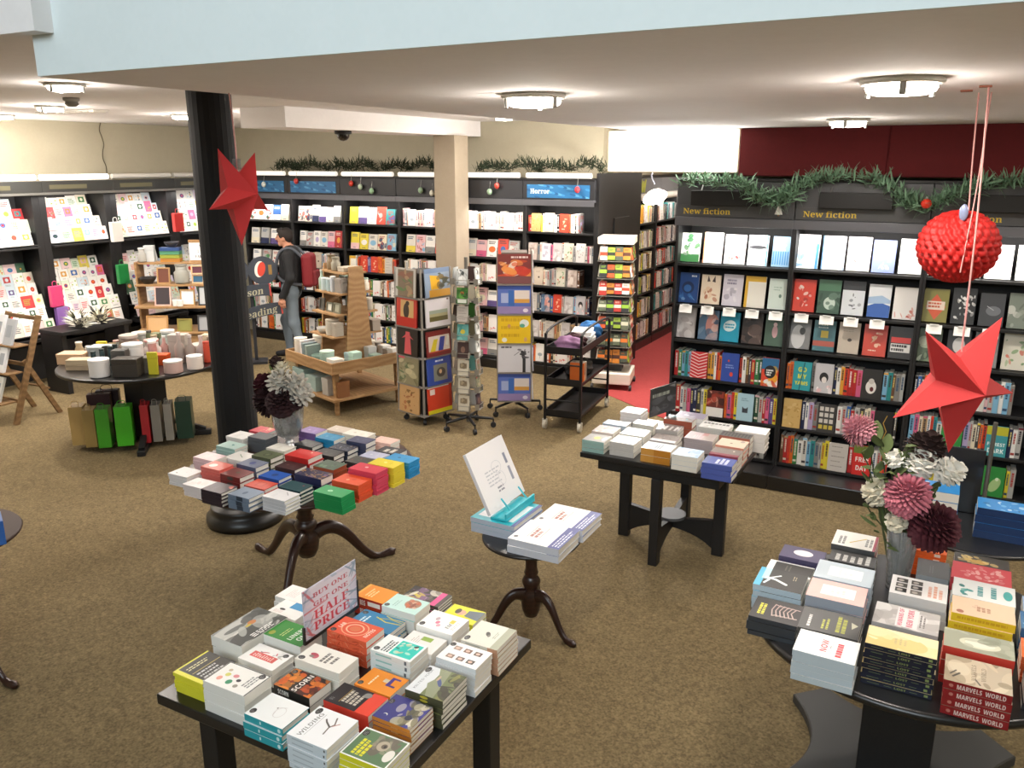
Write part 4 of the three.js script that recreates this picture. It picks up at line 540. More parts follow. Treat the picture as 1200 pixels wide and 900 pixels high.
const rowsMix = [
  [[0, 6, 9, 8, 9, 'e1', 3, 3, 20, 1, 2, 'e2', 1, 20, 17, 24, 0, 6, 7, 'e3', 0, 0, 23], [20, 0, 20, 22, 14, 11, 11, 24, 21, 4, 'e7', 2, 14, 1, 4, 'e8', 7, 22, 0, 14, 12, 4, 23, 4, 25], [2, 1, 20, 21, 0, 'e17', 22, 23, 'a11', 20, 6, 21, 'e17', 22, 23, 22]],
  [[2, 2, 'e4', 23, 'e5', 11, 20, 3, 1, 0, 0, 14, 'e6', 9, 8, 17, 23, 22], ['e9', 11, 20, 13, 23, 'e10', 20, 22, 10, 0, 22, 24, 19, 19, 14, 'e11', 24], [17, 0, 1, 2, 6, 20, 21, 9, 8, 23, 22, 4, 4, 'e14', 0, 'e15', 20, 22, 2, 1]],
  [[25, 10, 24, 2, 20, 22, 21, 17, 20, 0, 'e2', 20, 20, 21, 15, 22, 9, 20, 9, 23], [9, 14, 19, 18, 20, 1, 8, 21, 'e13', 13, 22, 19, 24, 2, 1, 'e12', 11, 20, 22], [3, 3, 19, 4, 20, 20, 22, 4, 20, 22, 'e16', 11, 11, 8, 20, 'e13', 4, 22]],
  [[20, 9, 0, 2, 'e4', 20, 21, 6, 10, 22, 0, 'e3', 11, 4, 20, 22], [0, 20, 3, 'e8', 7, 9, 24, 20, 22, 0, 6, 'e9', 14, 20], [20, 22, 4, 'e16', 10, 17, 20, 24, 'e1', 9, 2, 0]]];
for (let b = 0; b < 3; b++) {
  const x0 = R0 + b * RW, t = bayBody(frR, x0, RW, 'bookcase', `tall black bookcase bay of fiction, ${['left one beside the corridor', 'between two other fiction bays', 'partly hidden by the hanging red star', 'at the far right end'][b]}`, undefined, { tube: 0, light: STRIP * 2.2, ledge: true, shelves: [1.74, 1.4, 1.1, 0.78, 0.46, 0.15], header: 2.1 });
  mesh('sign_panel', bx(-0.43, 0.43, 2.125, 2.215, 0.04, 0.046), [0, 1, 2, 3, 4, 5].map((i) => (i === 4 ? signNew : M(0x3a3b3e, 0.4))), t);
  for (let r = 0; r < 3; r++) {
    const y = SH[r];
    rowsFace[b][r].forEach((k, i) => {
      const cv = COV[k], w = rr(0.15, 0.166), h = rr(0.235, 0.262), cx = x0 + 0.1 + i * 0.183 + rr(-0.006, 0.006);
      const lab = `${cv.desc} hardback, ${ORD[r]} shelf, ${placeR[b]}`;
      faceOut(frR, cv, cx, y, -0.075 + (r === 0 ? 0 : 0.005), w, h, 0.028, lab, rowsFace[b][r].filter((q) => COV[q].desc === cv.desc).length > 1 ? lab : undefined, 10);
      if (r === 1 && (b + i) % 6 !== 5) { // review card clipped to the shelf edge
        const c = new THREE.Group(); c.name = numbered('shelf_card'); scene.add(c); frR.put(c, cx + 0.01, y - 0.032, 0.002);
        mesh('card', bx(-0.052, 0.052, -0.036, 0.03, -0.001, 0.0005).rotateX(-0.25), M(0xf4f3ef, 0.6), c); mesh('clip', bx(-0.03, 0.03, 0.024, 0.034, -0.012, 0.004), M(0xdcdcd8, 0.3), c);
        tag(c, `white review card under ${cv.desc} hardback, ${placeR[b]}`, 'card');
      }
    });
  }
  for (let r = 3; r < 6; r++) fillShelf(frR, x0 + 0.022, x0 + RW - 0.022, SH[r], -0.03, rowsMix[b][r - 3], r, placeR[b], { hMax: 0.252, faceW: 0.138, zFace: 0.018 });
}
for (const [i, [x, w]] of [[-1.735, 0.51], [-0.77, 0.5], [0.2, 0.52]].entries()) { // black lamp housings in front of the header
  const t = thing('display_light', `black box lamp housing over the ${placeR[i]}`, 'display light', [x, 2.215, -6.66]);
  mesh('housing', bx(-w / 2, w / 2, 0, 0.115, -0.03, 0.03, 0.004), M(0x0b0b0c, 0.5), t);
  for (const s of [-1, 1]) mesh('arm', bar([s * w * 0.36, 0.1, -0.01], [s * w * 0.36, 0.2, -0.09], 0.007), matMetal, t);
}
// ---- the back row
const frB = new Frame(0, -9.0, 0);
const placeB = ['back-row corner bay', 'back-row bay behind the customer', 'back-row bay of yellow books', 'back-row bay left of column', 'back-row bay right of column', 'back-row bay by the corridor'];
const lightCols = [20, 20, 20, 21, 19, 22, 15, 18], midCols = [20, 21, 22, 19, 23, 9, 15, 18, 20, 13], mixCols = [20, 19, 21, 4, 0, 2, 10, 6, 22, 17, 24];
const blueSign = (txt) => textPanel(0.8, 0.14, '#2f6ea0', (x, w, h) => { for (let i = 0; i < 26; i++) { x.fillStyle = ['#3f86ba', '#245a8a', '#5a9cc8'][i % 3]; x.beginPath(); x.ellipse((i * 97) % w, (i * 53) % h, 26, 8, 0.2, 0, 7); x.fill(); } x.fillStyle = '#eef4f8'; x.font = `bold ${h * 0.5}px serif`; x.textBaseline = 'middle'; x.fillText(txt, w * 0.05, h * 0.5); });
const B0 = -9.32, BW = 0.92;
for (let b = 0; b < 6; b++) {
  const x0 = B0 + b * BW, t = bayBody(frB, x0, BW, 'bookcase', `tall black bookcase, ${placeB[b]}`, undefined, { top: 2.36, light: STRIP * 1.5, headCol: M(0x2b2c30, 0.4) });
  if ([0, 1, 5].includes(b)) mesh('sign_panel', bx(-0.4, 0.4, 2.14, 2.29, 0.04, 0.046), [0, 1, 2, 3, 4, 5].map((i) => (i === 4 ? blueSign(b === 5 ? 'Horror' : '') : M(0x20334a, 0.4))), t);
  const faceRow = (r, keys, w = 0.15) => { const n = keys.length, y = SH[r]; keys.forEach((k, i) => { const cv = typeof k === 'number' ? gen(k) : COV[k], cx = x0 + 0.1 + (i + 0.1) * ((BW - 0.16) / n) + 0.02; const nb = (v) => (v === undefined ? 'panel' : PAL[v][0]), lab = `${cv.desc} book between ${nb(keys[i - 1])} and ${nb(keys[i + 1])} ones, ${ORD[r]} shelf, ${placeB[b]}`; faceOut(frB, cv, cx, y, -0.05, Math.min(w, (BW - 0.18) / n - 0.004), rr(0.2, 0.23), 0.025, lab, `${cv.desc} face-out books, ${ORD[r]} shelf, ${placeB[b]}`, 9, false); }); };
  const opt = { hMax: 0.235, faceW: 0.12 }, fs = ['a2', 'a3', 'b3', 'b10', 'a8', 'e17', 'e14', 'a11', 'b13'];
  const row = (r, list) => { restMode = true; fillShelf(frB, x0 + 0.024, x0 + BW - 0.024, SH[r], -0.04, list, r, placeB[b], opt); restMode = false; };
  if (b === 0) { faceRow(0, [20, 20, 20, 10, 21]); faceRow(1, [21, 22, 20, 23]); faceRow(2, [20, 22, 21, 20]); row(3, randomRow(mixCols, 20, fs)); row(4, randomRow(mixCols, 20, fs)); row(5, randomRow(mixCols, 18, fs)); }
  if (b === 1) { faceRow(0, [21, 19, 22, 20, 21, 20]); faceRow(1, [20, 22, 20, 21, 15, 0]); row(2, [9, 4, 20, 'a11', 22, 20, 4, 20, 'b13', 9, 22, 20, 21, 20, 22, 20]); row(3, randomRow(mixCols, 20, fs)); row(4, randomRow(mixCols, 20, fs)); row(5, randomRow(mixCols, 18, fs)); }
  if (b === 2) { faceRow(0, [4, 20, 20, 1, 8], 0.16); faceRow(1, [4, 4, 21, 19, 9], 0.16); row(2, ['a9', 20, 2, 1, 'b14', 12, 12, 'b14', 2, 2, 3, 'e14', 2, 1]); row(3, randomRow(mixCols, 20, fs)); row(4, randomRow(mixCols, 20, fs)); row(5, randomRow(mixCols, 18, fs)); }
  if (b === 3 || b === 4) { for (let r = 0; r < 6; r++) (r % 2 ? faceRow(r, [21, 15, 20, 1, 22]) : row(r, randomRow(lightCols, 22, fs, 5))); }
  if (b === 5) { row(0, [0, 0, 'e9', 4, 19, 'b13', 20, 25, 'b14', 2, 20, 20, 24, 20, 23]); row(1, ['e17', 23, 21, 'a8', 14, 'a11', 20, 'd9', 22, 'b3', 21, 14, 20, 22]); row(2, [20, 20, 18, 'b13', 19, 21, 22, 23, 22, 22, 'd9', 23, 'e17', 17]); row(3, ['e14', 23, 11, 'a12', 10, 'b14', 22, 'a11', 9, 'e5', 23, 11]); row(4, randomRow([19, 20, 21, 18], 22, ['a11', 'e14'], 3)); row(5, randomRow(mixCols, 18, fs)); }
}
{ const e = single('end_panel_unit', uvMetres(merge([bx(-3.8, -3.76, 0, 2.42, -10.38, -9.0, 0.003), bx(-3.76, -3.74, 1.0, 1.9, -9.95, -9.45, 0.003)])), matBlack, 'tall plain black panel closing the end of the back row', 'partition'); e.name = 'partition'; }
// ---- corridor bays, facing the corridor
const frC = new Frame(-3.9, -10.4, Math.PI / 2);
for (let b = 0; b < 3; b++) {
  const x0 = 0.0 + b * 1.03, place = ['corridor bay by the lamp', 'deeper corridor bay', 'last corridor bay'][b];
  const t = bayBody(frC, x0, 1.03, 'bookcase', `black bookcase, ${place}`, undefined, { top: 2.36, tube: 0, light: b < 2 ? STRIP : 0, headCol: M(0x77787c, 0.45) });
  mesh('lamp_tube', new THREE.CylinderGeometry(0.045, 0.045, 0.96, 14).rotateZ(Math.PI / 2).translate(0, 2.1, 0.07), M(0xe6e4de, 0.4), t);
  if (!b) mesh('letter_sign', merge([beamBox([-0.28, 2.32, 0.045], [-0.24, 2.16, 0.045], 0.03, 0.008, [0, 0, 1]), beamBox([-0.24, 2.16, 0.045], [-0.2, 2.3, 0.045], 0.03, 0.008, [0, 0, 1]), beamBox([-0.2, 2.3, 0.045], [-0.16, 2.16, 0.045], 0.03, 0.008, [0, 0, 1]), beamBox([-0.16, 2.16, 0.045], [-0.12, 2.32, 0.045], 0.03, 0.008, [0, 0, 1])]), M(0xc8cc5a, 0.5), t);
  restMode = true; for (let r = 0; r < 6; r++) fillShelf(frC, x0 + 0.024, x0 + 1.0, SH[r], -0.03, randomRow(b === 0 ? [20, 4, 19, 24, 25, 5, 22, 3] : b === 1 ? [24, 25, 8, 20, 22, 23, 11, 1] : mixCols, b < 2 ? 26 : 12, ['e14', 'a11'], 9), r, place, { hMax: 0.25, faceW: 0.13 }); restMode = false;
}
{ const ms = [...RESTBOOKS.keys()], gs = ms.map((m) => mergeGeometries(RESTBOOKS.get(m))); const o = mesh('shelved_books', mergeGeometries(gs, true), ms); o.userData.kind = 'stuff'; tag(o, 'rows of small distant books on the back row and corridor shelves', 'books'); scene.add(o); }
{ const t = thing('clip_lamp', 'white glowing floodlight on a bent arm under the light box', 'lamp', [-2.95, 2.2, -8.6]);
  mesh('arm', tube([[0.12, 0.26, 0.05], [0.02, 0.3, 0.02], [-0.06, 0.22, 0], [-0.02, 0.12, 0]], 0.009, 20, 6), M(0x2c2c30, 0.4), t);
  mesh('shade', lathe([[0.0, 0.09], [0.03, 0.085], [0.075, 0.03], [0.1, -0.02], [0.095, -0.02], [0.07, 0.028], [0, 0.07]], 24).rotateZ(-0.6).rotateX(0.5), M(0xf2f2f0, 0.4), t);
  mesh('bulb', new THREE.SphereGeometry(0.085, 24, 16).scale(1.55, 0.8, 1).rotateZ(0.35).translate(0.02, -0.01, 0.1), matLampGlow, t);
  const p = new THREE.PointLight(NEUTRAL, 5); p.position.set(0.02, -0.01, 0.1); p.shadow.radius = 3; p.castShadow = true; t.add(p); }
// ---------------------------------------------------------------- greeting-card racks on the left wall
const frL = new Frame(-9.6, 0, Math.PI / 2);   // local x runs towards -z, the racks look towards +x
const placeL = ['stairs-side card bay', 'stand-side card bay', 'pink-bag card bay', 'green-bag card bay', 'corner card bay'];
for (let b = 0; b < 5; b++) {
  const x0 = 4.27 + b * 0.945, W = 0.945, stub = 0.085;
  const t = new THREE.Group(); t.name = numbered('card_rack'); scene.add(t); frL.put(t, x0 + W / 2, 0, 0); tag(t, `tall black greeting card rack, ${placeL[b]}`, 'card rack');
  const h = W / 2;
  for (const s of [-1, 1]) mesh('side_panel', uvMetres(bx(s < 0 ? -h : h - stub, s < 0 ? -h + stub : h, 0, 2.3, -0.4, -0.06, 0.003)), matBlack, t);
  mesh('back_panel', uvMetres(bx(-h + stub, h - stub, 0, 2.3, -0.4, -0.385)), M(0x2a2a2c, 0.6), t);
  mesh('header', uvMetres(bx(-h, h, 2.2, 2.33, -0.08, 0.04, 0.006)), M(0x3d3e3c, 0.35, { clearcoat: 0.3 }), t);
  mesh('cornice', bx(-h, h, 2.17, 2.2, -0.08, 0.06, 0.004), M(0x8c8c88, 0.35, { metalness: 0.5 }), t);
  mesh('sign_panel', bx(-0.38, 0.1, 2.235, 2.285, 0.04, 0.045), M(0x6d6a52, 0.5), t);
  mesh('lamp_tube', new THREE.CylinderGeometry(0.032, 0.032, W - 0.06, 12).rotateZ(Math.PI / 2).translate(0, 2.37, -0.02), b < 3 ? matTube : M(0xd8d6d0, 0.4), t);
  mesh('base', uvMetres(bx(-h, h, 0, 0.42, -0.4, -0.1, 0.004)), matBlack, t);
  const l = new THREE.RectAreaLight(NEUTRAL, STRIP * 1.5, W - 0.12, 0.05); l.position.set(0, 2.15, 0.05); l.rotation.x = -Math.PI / 2 + 0.05; t.add(l);
  if (b < 3) { const u = new THREE.RectAreaLight(WARM, [16, 16, 6][b], W - 0.1, 0.05); u.position.set(0, 2.42, -0.05); u.rotation.x = Math.PI / 2 + 0.35; t.add(u); }
  // stepped tiers: [foot height, distance out], upper block and lower block
  const tiers = [[1.98, -0.33], [1.86, -0.24], [1.74, -0.15], [1.6, -0.06], [1.22, -0.3], [1.1, -0.22], [0.98, -0.14], [0.86, -0.06], [0.73, 0.02], [0.58, 0.1]];
  mesh('tray', uvMetres(bx(-h + stub, h - stub, 1.56, 1.58, -0.385, 0.0, 0.003)), matBlack, t); mesh('tray', uvMetres(bx(-h + stub, h - stub, 0.5, 0.54, -0.385, 0.16, 0.004)), matBlack, t);
  for (const [y, z] of tiers) mesh('tier', bx(-h + stub, h - stub, y - 0.008, y, z - 0.075, z + 0.012, 0.002), M(0x3a3a3a, 0.5), t);
  tiers.forEach(([y, z], r) => {
    let x = -h + stub + 0.004; const row = [];
    while (x < h - stub - 0.08) {
      const w = Math.min(rr(0.1, 0.15), h - stub - x - 0.001), hh = rr(0.14, 0.18); if (w < 0.08) break;
      const roll = rnd(), ci = roll < 0.42 ? 0 : roll < 0.55 ? 1 : roll < 0.66 ? 2 : roll < 0.74 ? 3 : roll < 0.8 ? 4 : roll < 0.86 ? 6 : roll < 0.9 ? 5 : roll < 0.93 ? 7 : roll < 0.95 ? 8 : roll < 0.97 ? 9 : roll < 0.985 ? 10 : 11;
      row.push([x, w, hh, CARD[ci][Math.floor(rnd() * 8)]]); x += w + 0.004;
    }
    row.forEach(([x, w, hh, cv], i) => {
      const o = mesh(numbered('greeting_card'), bookGeo(hh, w, 0.006, cv.cell, false)[0], pageK.mat); scene.add(o);
      const a = 14 * D2R; frL.put(o, x0 + h + x + w / 2, y + hh / 2 * Math.cos(a) + 0.002, z - hh / 2 * Math.sin(a) - 0.006, tilt(14, Q.face));
      const n = (c) => (c ? c[3].name : 'panel'), tier = ['first', 'second', 'third', 'fourth', 'fifth', 'sixth', 'seventh', 'eighth', 'ninth', 'lowest'][r];
      tag(o, `${cv.name} card between ${n(row[i - 1])} and ${n(row[i + 1])} ones, ${tier} tier, ${placeL[b]}`, 'greeting card', `greeting cards, ${placeL[b]}`);
    });
  });
}
// hanging bottle-bag labels on the uprights
for (const [z, y, c, l] of [[-6.16, 0.86, 0xe0457e, 'hot pink gift bag hanging between two card racks'], [-6.2, 0.6, 0x9a70c0, 'purple gift bag hanging low between two card racks'], [-7.1, 1.02, 0x1f8a44, 'green gift bag hanging between two card racks'], [-8.05, 1.62, 0xc8302c, 'red gift bag hanging near the black column'], [-7.08, 1.56, 0xe9e6e0, 'white gift bag hanging at the top of an upright']]) {
  const t = thing('gift_bag', l, 'gift bag', [-9.6 + 0.02, y, z], Math.PI / 2);
  mesh('bag', (() => { const g = bx(-0.075, 0.075, 0, 0.25, -0.03, 0.03, 0.006); return g; })(), M(c, 0.45, { clearcoat: 0.3 }), t);
  mesh('handle', tube([[-0.03, 0.245, 0], [-0.02, 0.3, 0], [0.02, 0.3, 0], [0.03, 0.245, 0]], 0.004, 12, 5), M(c, 0.6), t);
}
// ---------------------------------------------------------------- books on the tables: cover, x, z, spine length, width, count, height of the stack
const STACKS = {
  T1: [['yellowblack', -2.19, -1.766, 0.153, 0.158, 5, 0.075], ['lovely', -1.997, -1.73, 0.193, 0.128, 3, 0.115], ['greyphoto', -2.24, -2.028, 0.165, 0.24, 2, 0.085], ['redribbon', -2.057, -1.919, 0.175, 0.113, 3, 0.07], ['green', -2.073, -2.075, 0.194, 0.122, 2, 0.08], ['blackfish', -2.224, -2.225, 0.153, 0.113, 2, 0.06], ['whiteplain', -2.298, -2.344, 0.153, 0.113, 2, 0.05], ['cream', -1.825, -1.983, 0.208, 0.113, 3, 0.1], ['redcircle', -1.844, -2.17, 0.189, 0.113, 4, 0.11], ['bigorange', -1.975, -2.463, 0.153, 0.113, 2, 0.08], ['bluefern', -1.859, -2.318, 0.201, 0.113, 3, 0.06], ['mint', -1.809, -2.437, 0.166, 0.113, 3, 0.09], ['darkphoto', -1.811, -2.589, 0.19, 0.113, 4, 0.05], ['yellowportrait', -1.591, -2.526, 0.153, 0.113, 3, 0.06], ['emily', -1.596, -2.382, 0.167, 0.128, 3, 0.1], ['turquoise', -1.617, -2.133, 0.177, 0.118, 5, 0.12], ['whitegreen', -1.605, -2.255, 0.153, 0.113, 4, 0.08], ['greyland', -1.385, -2.377, 0.159, 0.158, 6, 0.11], ['sixphotos', -1.4, -2.218, 0.168, 0.123, 5, 0.11], ['kilted', -1.397, -2.038, 0.155, 0.158, 6, 0.11], ['orangepurple', -1.593, -1.993, 0.156, 0.114, 2, 0.075], ['scorn', -1.829, -1.86, 0.167, 0.113, 2, 0.075], ['blackred', -1.599, -1.866, 0.188, 0.113, 3, 0.085], ['whiteteal', -1.793, -1.698, 0.171, 0.128, 3, 0.08], ['wilding', -1.567, -1.669, 0.16, 0.158, 6, 0.12], ['moon', -1.419, -1.877, 0.153, 0.133, 6, 0.09], ['seal', -1.387, -1.686, 0.169, 0.138, 5, 0.1]],
  T2: [['purpledot', -0.489, -3.633, 0.188, 0.135, 4, 0.1], ['figure', -0.523, -3.32, 0.199, 0.178, 4, 0.11], ['whiteframe', -0.518, -3.497, 0.192, 0.123, 3, 0.08], ['ribs', -0.498, -3.109, 0.188, 0.178, 4, 0.08], ['bluelabel', -0.296, -3.471, 0.229, 0.178, 4, 0.13], ['pinklabel', -0.296, -3.29, 0.222, 0.172, 3, 0.13], ['greyyellow', -0.29, -3.068, 0.216, 0.178, 5, 0.11], ['nowwhite', -0.277, -2.876, 0.214, 0.16, 5, 0.12], ['elmet', -0.295, -3.852, 0.188, 0.178, 4, 0.12], ['darkletters', -0.287, -3.696, 0.199, 0.123, 4, 0.1], ['orange', -0.015, -3.959, 0.188, 0.173, 5, 0.12], ['slate', 0.03, -3.755, 0.13, 0.178, 4, 0.1], ['ninephotos', -0.009, -3.494, 0.212, 0.178, 3, 0.12], ['humans', -0.042, -3.258, 0.233, 0.178, 4, 0.1], ['lamest', -0.041, -2.963, 0.233, 0.137, 8, 0.16], ['glow', 0.197, -3.1, 0.224, 0.141, 5, 0.15], ['marvel', 0.203, -2.924, 0.208, 0.178, 4, 0.13], ['creamyellow', 0.213, -3.387, 0.218, 0.154, 4, 0.14], ['tealscript', 0.218, -3.572, 0.225, 0.174, 4, 0.13], ['redlace', 0.212, -3.754, 0.225, 0.178, 4, 0.12], ['darkgold', 0.214, -3.929, 0.218, 0.123, 4, 0.1]],
  T3: [['white1', -3.816, -3.086, 0.158, 0.126, 4, 0.07], ['white2', -3.608, -3.005, 0.158, 0.116, 4, 0.07], ['aubergine', -3.436, -2.984, 0.158, 0.127, 4, 0.08], ['bluegrey', -3.258, -3.003, 0.158, 0.124, 3, 0.08], ['white3', -3.068, -3.07, 0.164, 0.125, 4, 0.08], ['coral', -3.652, -3.17, 0.158, 0.113, 6, 0.11], ['darkred', -3.485, -3.158, 0.158, 0.119, 3, 0.1], ['vermilion', -3.274, -3.134, 0.158, 0.114, 3, 0.08], ['pattern', -3.521, -3.317, 0.158, 0.113, 3, 0.1], ['white4', -3.718, -3.412, 0.158, 0.138, 4, 0.08], ['blush', -3.833, -3.281, 0.168, 0.113, 5, 0.1], ['mintbook', -3.919, -3.53, 0.165, 0.113, 4, 0.08], ['white5', -4.017, -3.709, 0.158, 0.129, 4, 0.08], ['charcoal', -3.837, -3.717, 0.158, 0.113, 4, 0.1], ['pinkred', -3.952, -3.836, 0.158, 0.113, 4, 0.09], ['olive', -3.552, -3.468, 0.158, 0.118, 3, 0.1], ['white6', -3.621, -3.651, 0.158, 0.113, 3, 0.08], ['scarlet', -3.35, -3.564, 0.186, 0.138, 3, 0.11], ['umber', -3.34, -3.433, 0.158, 0.113, 3, 0.08], ['cobalt', -3.308, -3.278, 0.158, 0.113, 3, 0.08], ['teal', -3.079, -3.198, 0.16, 0.113, 4, 0.085], ['goldpattern', -3.11, -3.376, 0.202, 0.113, 2, 0.09], ['emerald', -2.824, -3.211, 0.199, 0.113, 4, 0.1], ['tangerine', -2.848, -3.388, 0.191, 0.125, 5, 0.1], ['crimson', -2.831, -3.513, 0.204, 0.113, 7, 0.13], ['forest', -3.123, -3.534, 0.158, 0.131, 3, 0.09], ['lemon', -2.807, -3.65, 0.186, 0.113, 6, 0.12], ['sky', -2.81, -3.803, 0.184, 0.113, 6, 0.1], ['black', -3.275, -3.696, 0.158, 0.113, 3, 0.09], ['floral', -3.262, -3.815, 0.158, 0.113, 3, 0.09], ['slateblue', -3.217, -3.934, 0.158, 0.113, 3, 0.11], ['purple', -3.699, -4.031, 0.158, 0.122, 3, 0.07], ['azure', -3.489, -3.956, 0.163, 0.117, 3, 0.08], ['graphite', -3.557, -3.835, 0.158, 0.113, 2, 0.06], ['ivory', -3.348, -4.077, 0.199, 0.113, 4, 0.09], ['palepink', -3.151, -4.093, 0.158, 0.113, 3, 0.07], ['stone', -3.573, -4.158, 0.172, 0.113, 3, 0.06], ['lettered', -3.013, -3.974, 0.17, 0.113, 2, 0.06], ['lavender', -3.053, -3.855, 0.158, 0.113, 2, 0.06], ['darkspot', -3.034, -3.7, 0.158, 0.113, 3, 0.08]],
  T4: [['tealspine', -1.994, -4.843, 0.158, 0.15, 3, 0.08], ['greywhite', -1.804, -4.865, 0.168, 0.158, 3, 0.09], ['ochre', -1.57, -4.84, 0.196, 0.151, 2, 0.09], ['paleblue', -1.369, -4.795, 0.167, 0.158, 3, 0.1], ['royal', -1.158, -4.734, 0.185, 0.144, 3, 0.1], ['pinkgrey', -2.009, -5.038, 0.158, 0.158, 3, 0.08], ['mist', -1.805, -5.049, 0.174, 0.158, 3, 0.09], ['brownwhite', -1.595, -5.048, 0.174, 0.158, 3, 0.08], ['roseblock', -1.393, -5.168, 0.194, 0.158, 3, 0.09], ['maroon', -1.161, -4.885, 0.183, 0.146, 3, 0.11], ['steel', -2.015, -5.242, 0.177, 0.108, 3, 0.07], ['creamt', -1.839, -5.337, 0.158, 0.108, 3, 0.07], ['stripes', -1.646, -5.278, 0.158, 0.158, 3, 0.08], ['peach', -1.162, -5.043, 0.181, 0.158, 3, 0.12], ['rosewhite', -2.013, -5.583, 0.162, 0.158, 3, 0.07], ['rust', -1.619, -5.426, 0.208, 0.127, 2, 0.11], ['greyviolet', -1.581, -5.571, 0.208, 0.142, 3, 0.1], ['blackstrip', -1.367, -5.417, 0.208, 0.158, 3, 0.1], ['whitetop', -1.107, -5.349, 0.208, 0.153, 4, 0.13], ['darkstripes', -1.179, -5.213, 0.203, 0.108, 3, 0.12]],
};
const HARD = new Set(['whiteteal', 'purpledot', 'bluelabel', 'pinklabel', 'slate', 'humans', 'lamest', 'glow', 'marvel', 'creamyellow', 'tealscript', 'aubergine', 'bluegrey', 'white2', 'white3', 'coral', 'darkred', 'vermilion', 'pattern', 'olive', 'white6', 'scarlet', 'umber', 'cobalt', 'teal', 'goldpattern', 'forest', 'black', 'floral', 'slateblue', 'graphite', 'ivory', 'darkspot', 'rust', 'peach', 'whitetop', 'officialwhite', 'tealoutline']);
function bookStack(k, x, z, w, d, n, h, y0, where, turn = 0) {
  const t = h / n - 0.0013, cv = COV[k]; let y = y0 + 0.0008;
  for (let i = 0; i < n; i++) {
    const o = bookMesh(cv, w - 0.006, d - 0.006, t, true, HARD.has(k) ? 'hardback' : 'paperback', HARD.has(k));
    o.position.set(x + rr(-0.003, 0.003), y, z + rr(-0.003, 0.003)); o.rotation.y = turn + rr(-0.016, 0.016); y += t + 0.0013;
    const up = n - 1 - i, pos = i === 0 && n > 1 ? 'lowest' : ['topmost', 'second down', 'third down', 'fourth down', 'fifth down', 'sixth down', 'seventh down'][up];
    addBook(o, `${cv.desc}, ${pos} in stack, ${where}`, `books stacked on tables`);
  }
}
// ---- table with the offer sign: square black top
{ const t = thing('display_table', 'square black display table crowded with book stacks and an offer sign', 'table', [-1.8, 0, -2.1]);
  mesh('top', uvMetres(bx(-0.51, 0.485, 0.71, 0.75, -0.48, 0.455, 0.004)), matBlackGloss, t);
  mesh('apron', uvMetres(bx(-0.42, 0.4, 0.63, 0.71, -0.4, 0.38, 0.003)), matBlack, t);
  for (const sx of [-1, 1]) for (const sz of [-1, 1]) mesh('leg', uvMetres(bx(sx * 0.36 - 0.04, sx * 0.36 + 0.04, 0, 0.63, sz * 0.34 - 0.04, sz * 0.34 + 0.04, 0.004)), matBlack, t);
  for (const s of STACKS.T1) bookStack(s[0], s[1], s[2], s[3], s[4], s[5], s[6], 0.75, 'square table');
  const g = thing('offer_sign', 'half price offer sign in red lettering on the square black table', 'sign', [-1.965, 0.835, -2.18], Math.PI / 2);
  mesh('board', (() => { const q = bx(-0.15, 0.15, 0.012, 0.212, -0.002, 0.002); return q; })(), [0, 1, 2, 3, 4, 5].map((i) => (i === 4 ? signMat(COV.offer) : M(0xc9c6d6, 0.5))), g);
  fitUv(g.children[0], COV.offer.cell);
  mesh('holder', merge([bx(-0.153, 0.153, 0, 0.012, -0.006, 0.006), bx(-0.157, -0.15, 0, 0.07, -0.005, 0.005), bx(0.15, 0.157, 0, 0.12, -0.005, 0.005)]), M(0x111214, 0.4), g);
  mesh('stem', bx(0.045, 0.06, -0.083, 0, -0.004, 0.004), M(0x111214, 0.4), g);
}
function signMat(cv) { return pageC.mat; }
function fitUv(m, c) { const uv = m.geometry.attributes.uv; for (let i = 16; i < 20; i++) uv.setXY(i, c.us + (c.u1 - c.us) * uv.getX(i), c.v0 + (c.v1 - c.v0) * uv.getY(i)); }
// ---- round black table at the right
{ const t = thing('display_table', 'round black table on a square post, crowded with book stacks and flowers', 'table', [-0.02, 0, -3.43]);
  mesh('top', lathe([[0, 0.71], [0.6, 0.71], [0.625, 0.718], [0.63, 0.73], [0.625, 0.745], [0.61, 0.75], [0, 0.75]], 64), matBlackGloss, t);
  mesh('post', uvMetres(bx(-0.135, 0.135, 0.05, 0.71, -0.135, 0.135, 0.006)), matBlack, t);
  const s = new THREE.Shape(), R = 0.56; for (let i = 0; i < 4; i++) { const a = i * Math.PI / 2 + Math.PI / 4, n = a + Math.PI / 2, w = 0.09; const P = (r, an, off) => [r * Math.cos(an) - off * Math.sin(an), r * Math.sin(an) + off * Math.cos(an)]; const p0 = P(R, a, -w), p1 = P(R, a, w), p2 = P(R, n, -w), c = P(0.2, a + Math.PI / 4, 0); i ? 0 : s.moveTo(...p0); s.lineTo(...p1); s.quadraticCurveTo(...c, ...p2); }
  mesh('base', (() => { const g = new THREE.ExtrudeGeometry(s, { depth: 0.04, bevelEnabled: true, bevelSize: 0.006, bevelThickness: 0.006, bevelSegments: 1, curveSegments: 14 }); g.rotateX(-Math.PI / 2); g.translate(0, 0.008, 0); return uvMetres(g); })(), M(0x3c3c3b, 0.5), t);
  for (const q of STACKS.T2) bookStack(q[0], q[1], q[2], q[3], q[4], q[5], q[6], 0.75, 'round table');
  for (const [k, x, z, n, h] of [['bluenight', 0.44, -3.42, 4, 0.12], ['orangedark', 0.44, -3.24, 4, 0.1], ['dotted', 0.445, -3.06, 4, 0.09], ['bluewhite', 0.46, -3.6, 4, 0.1]]) bookStack(k, x, z, 0.2, 0.15, n, h, 0.75, 'round table');
}
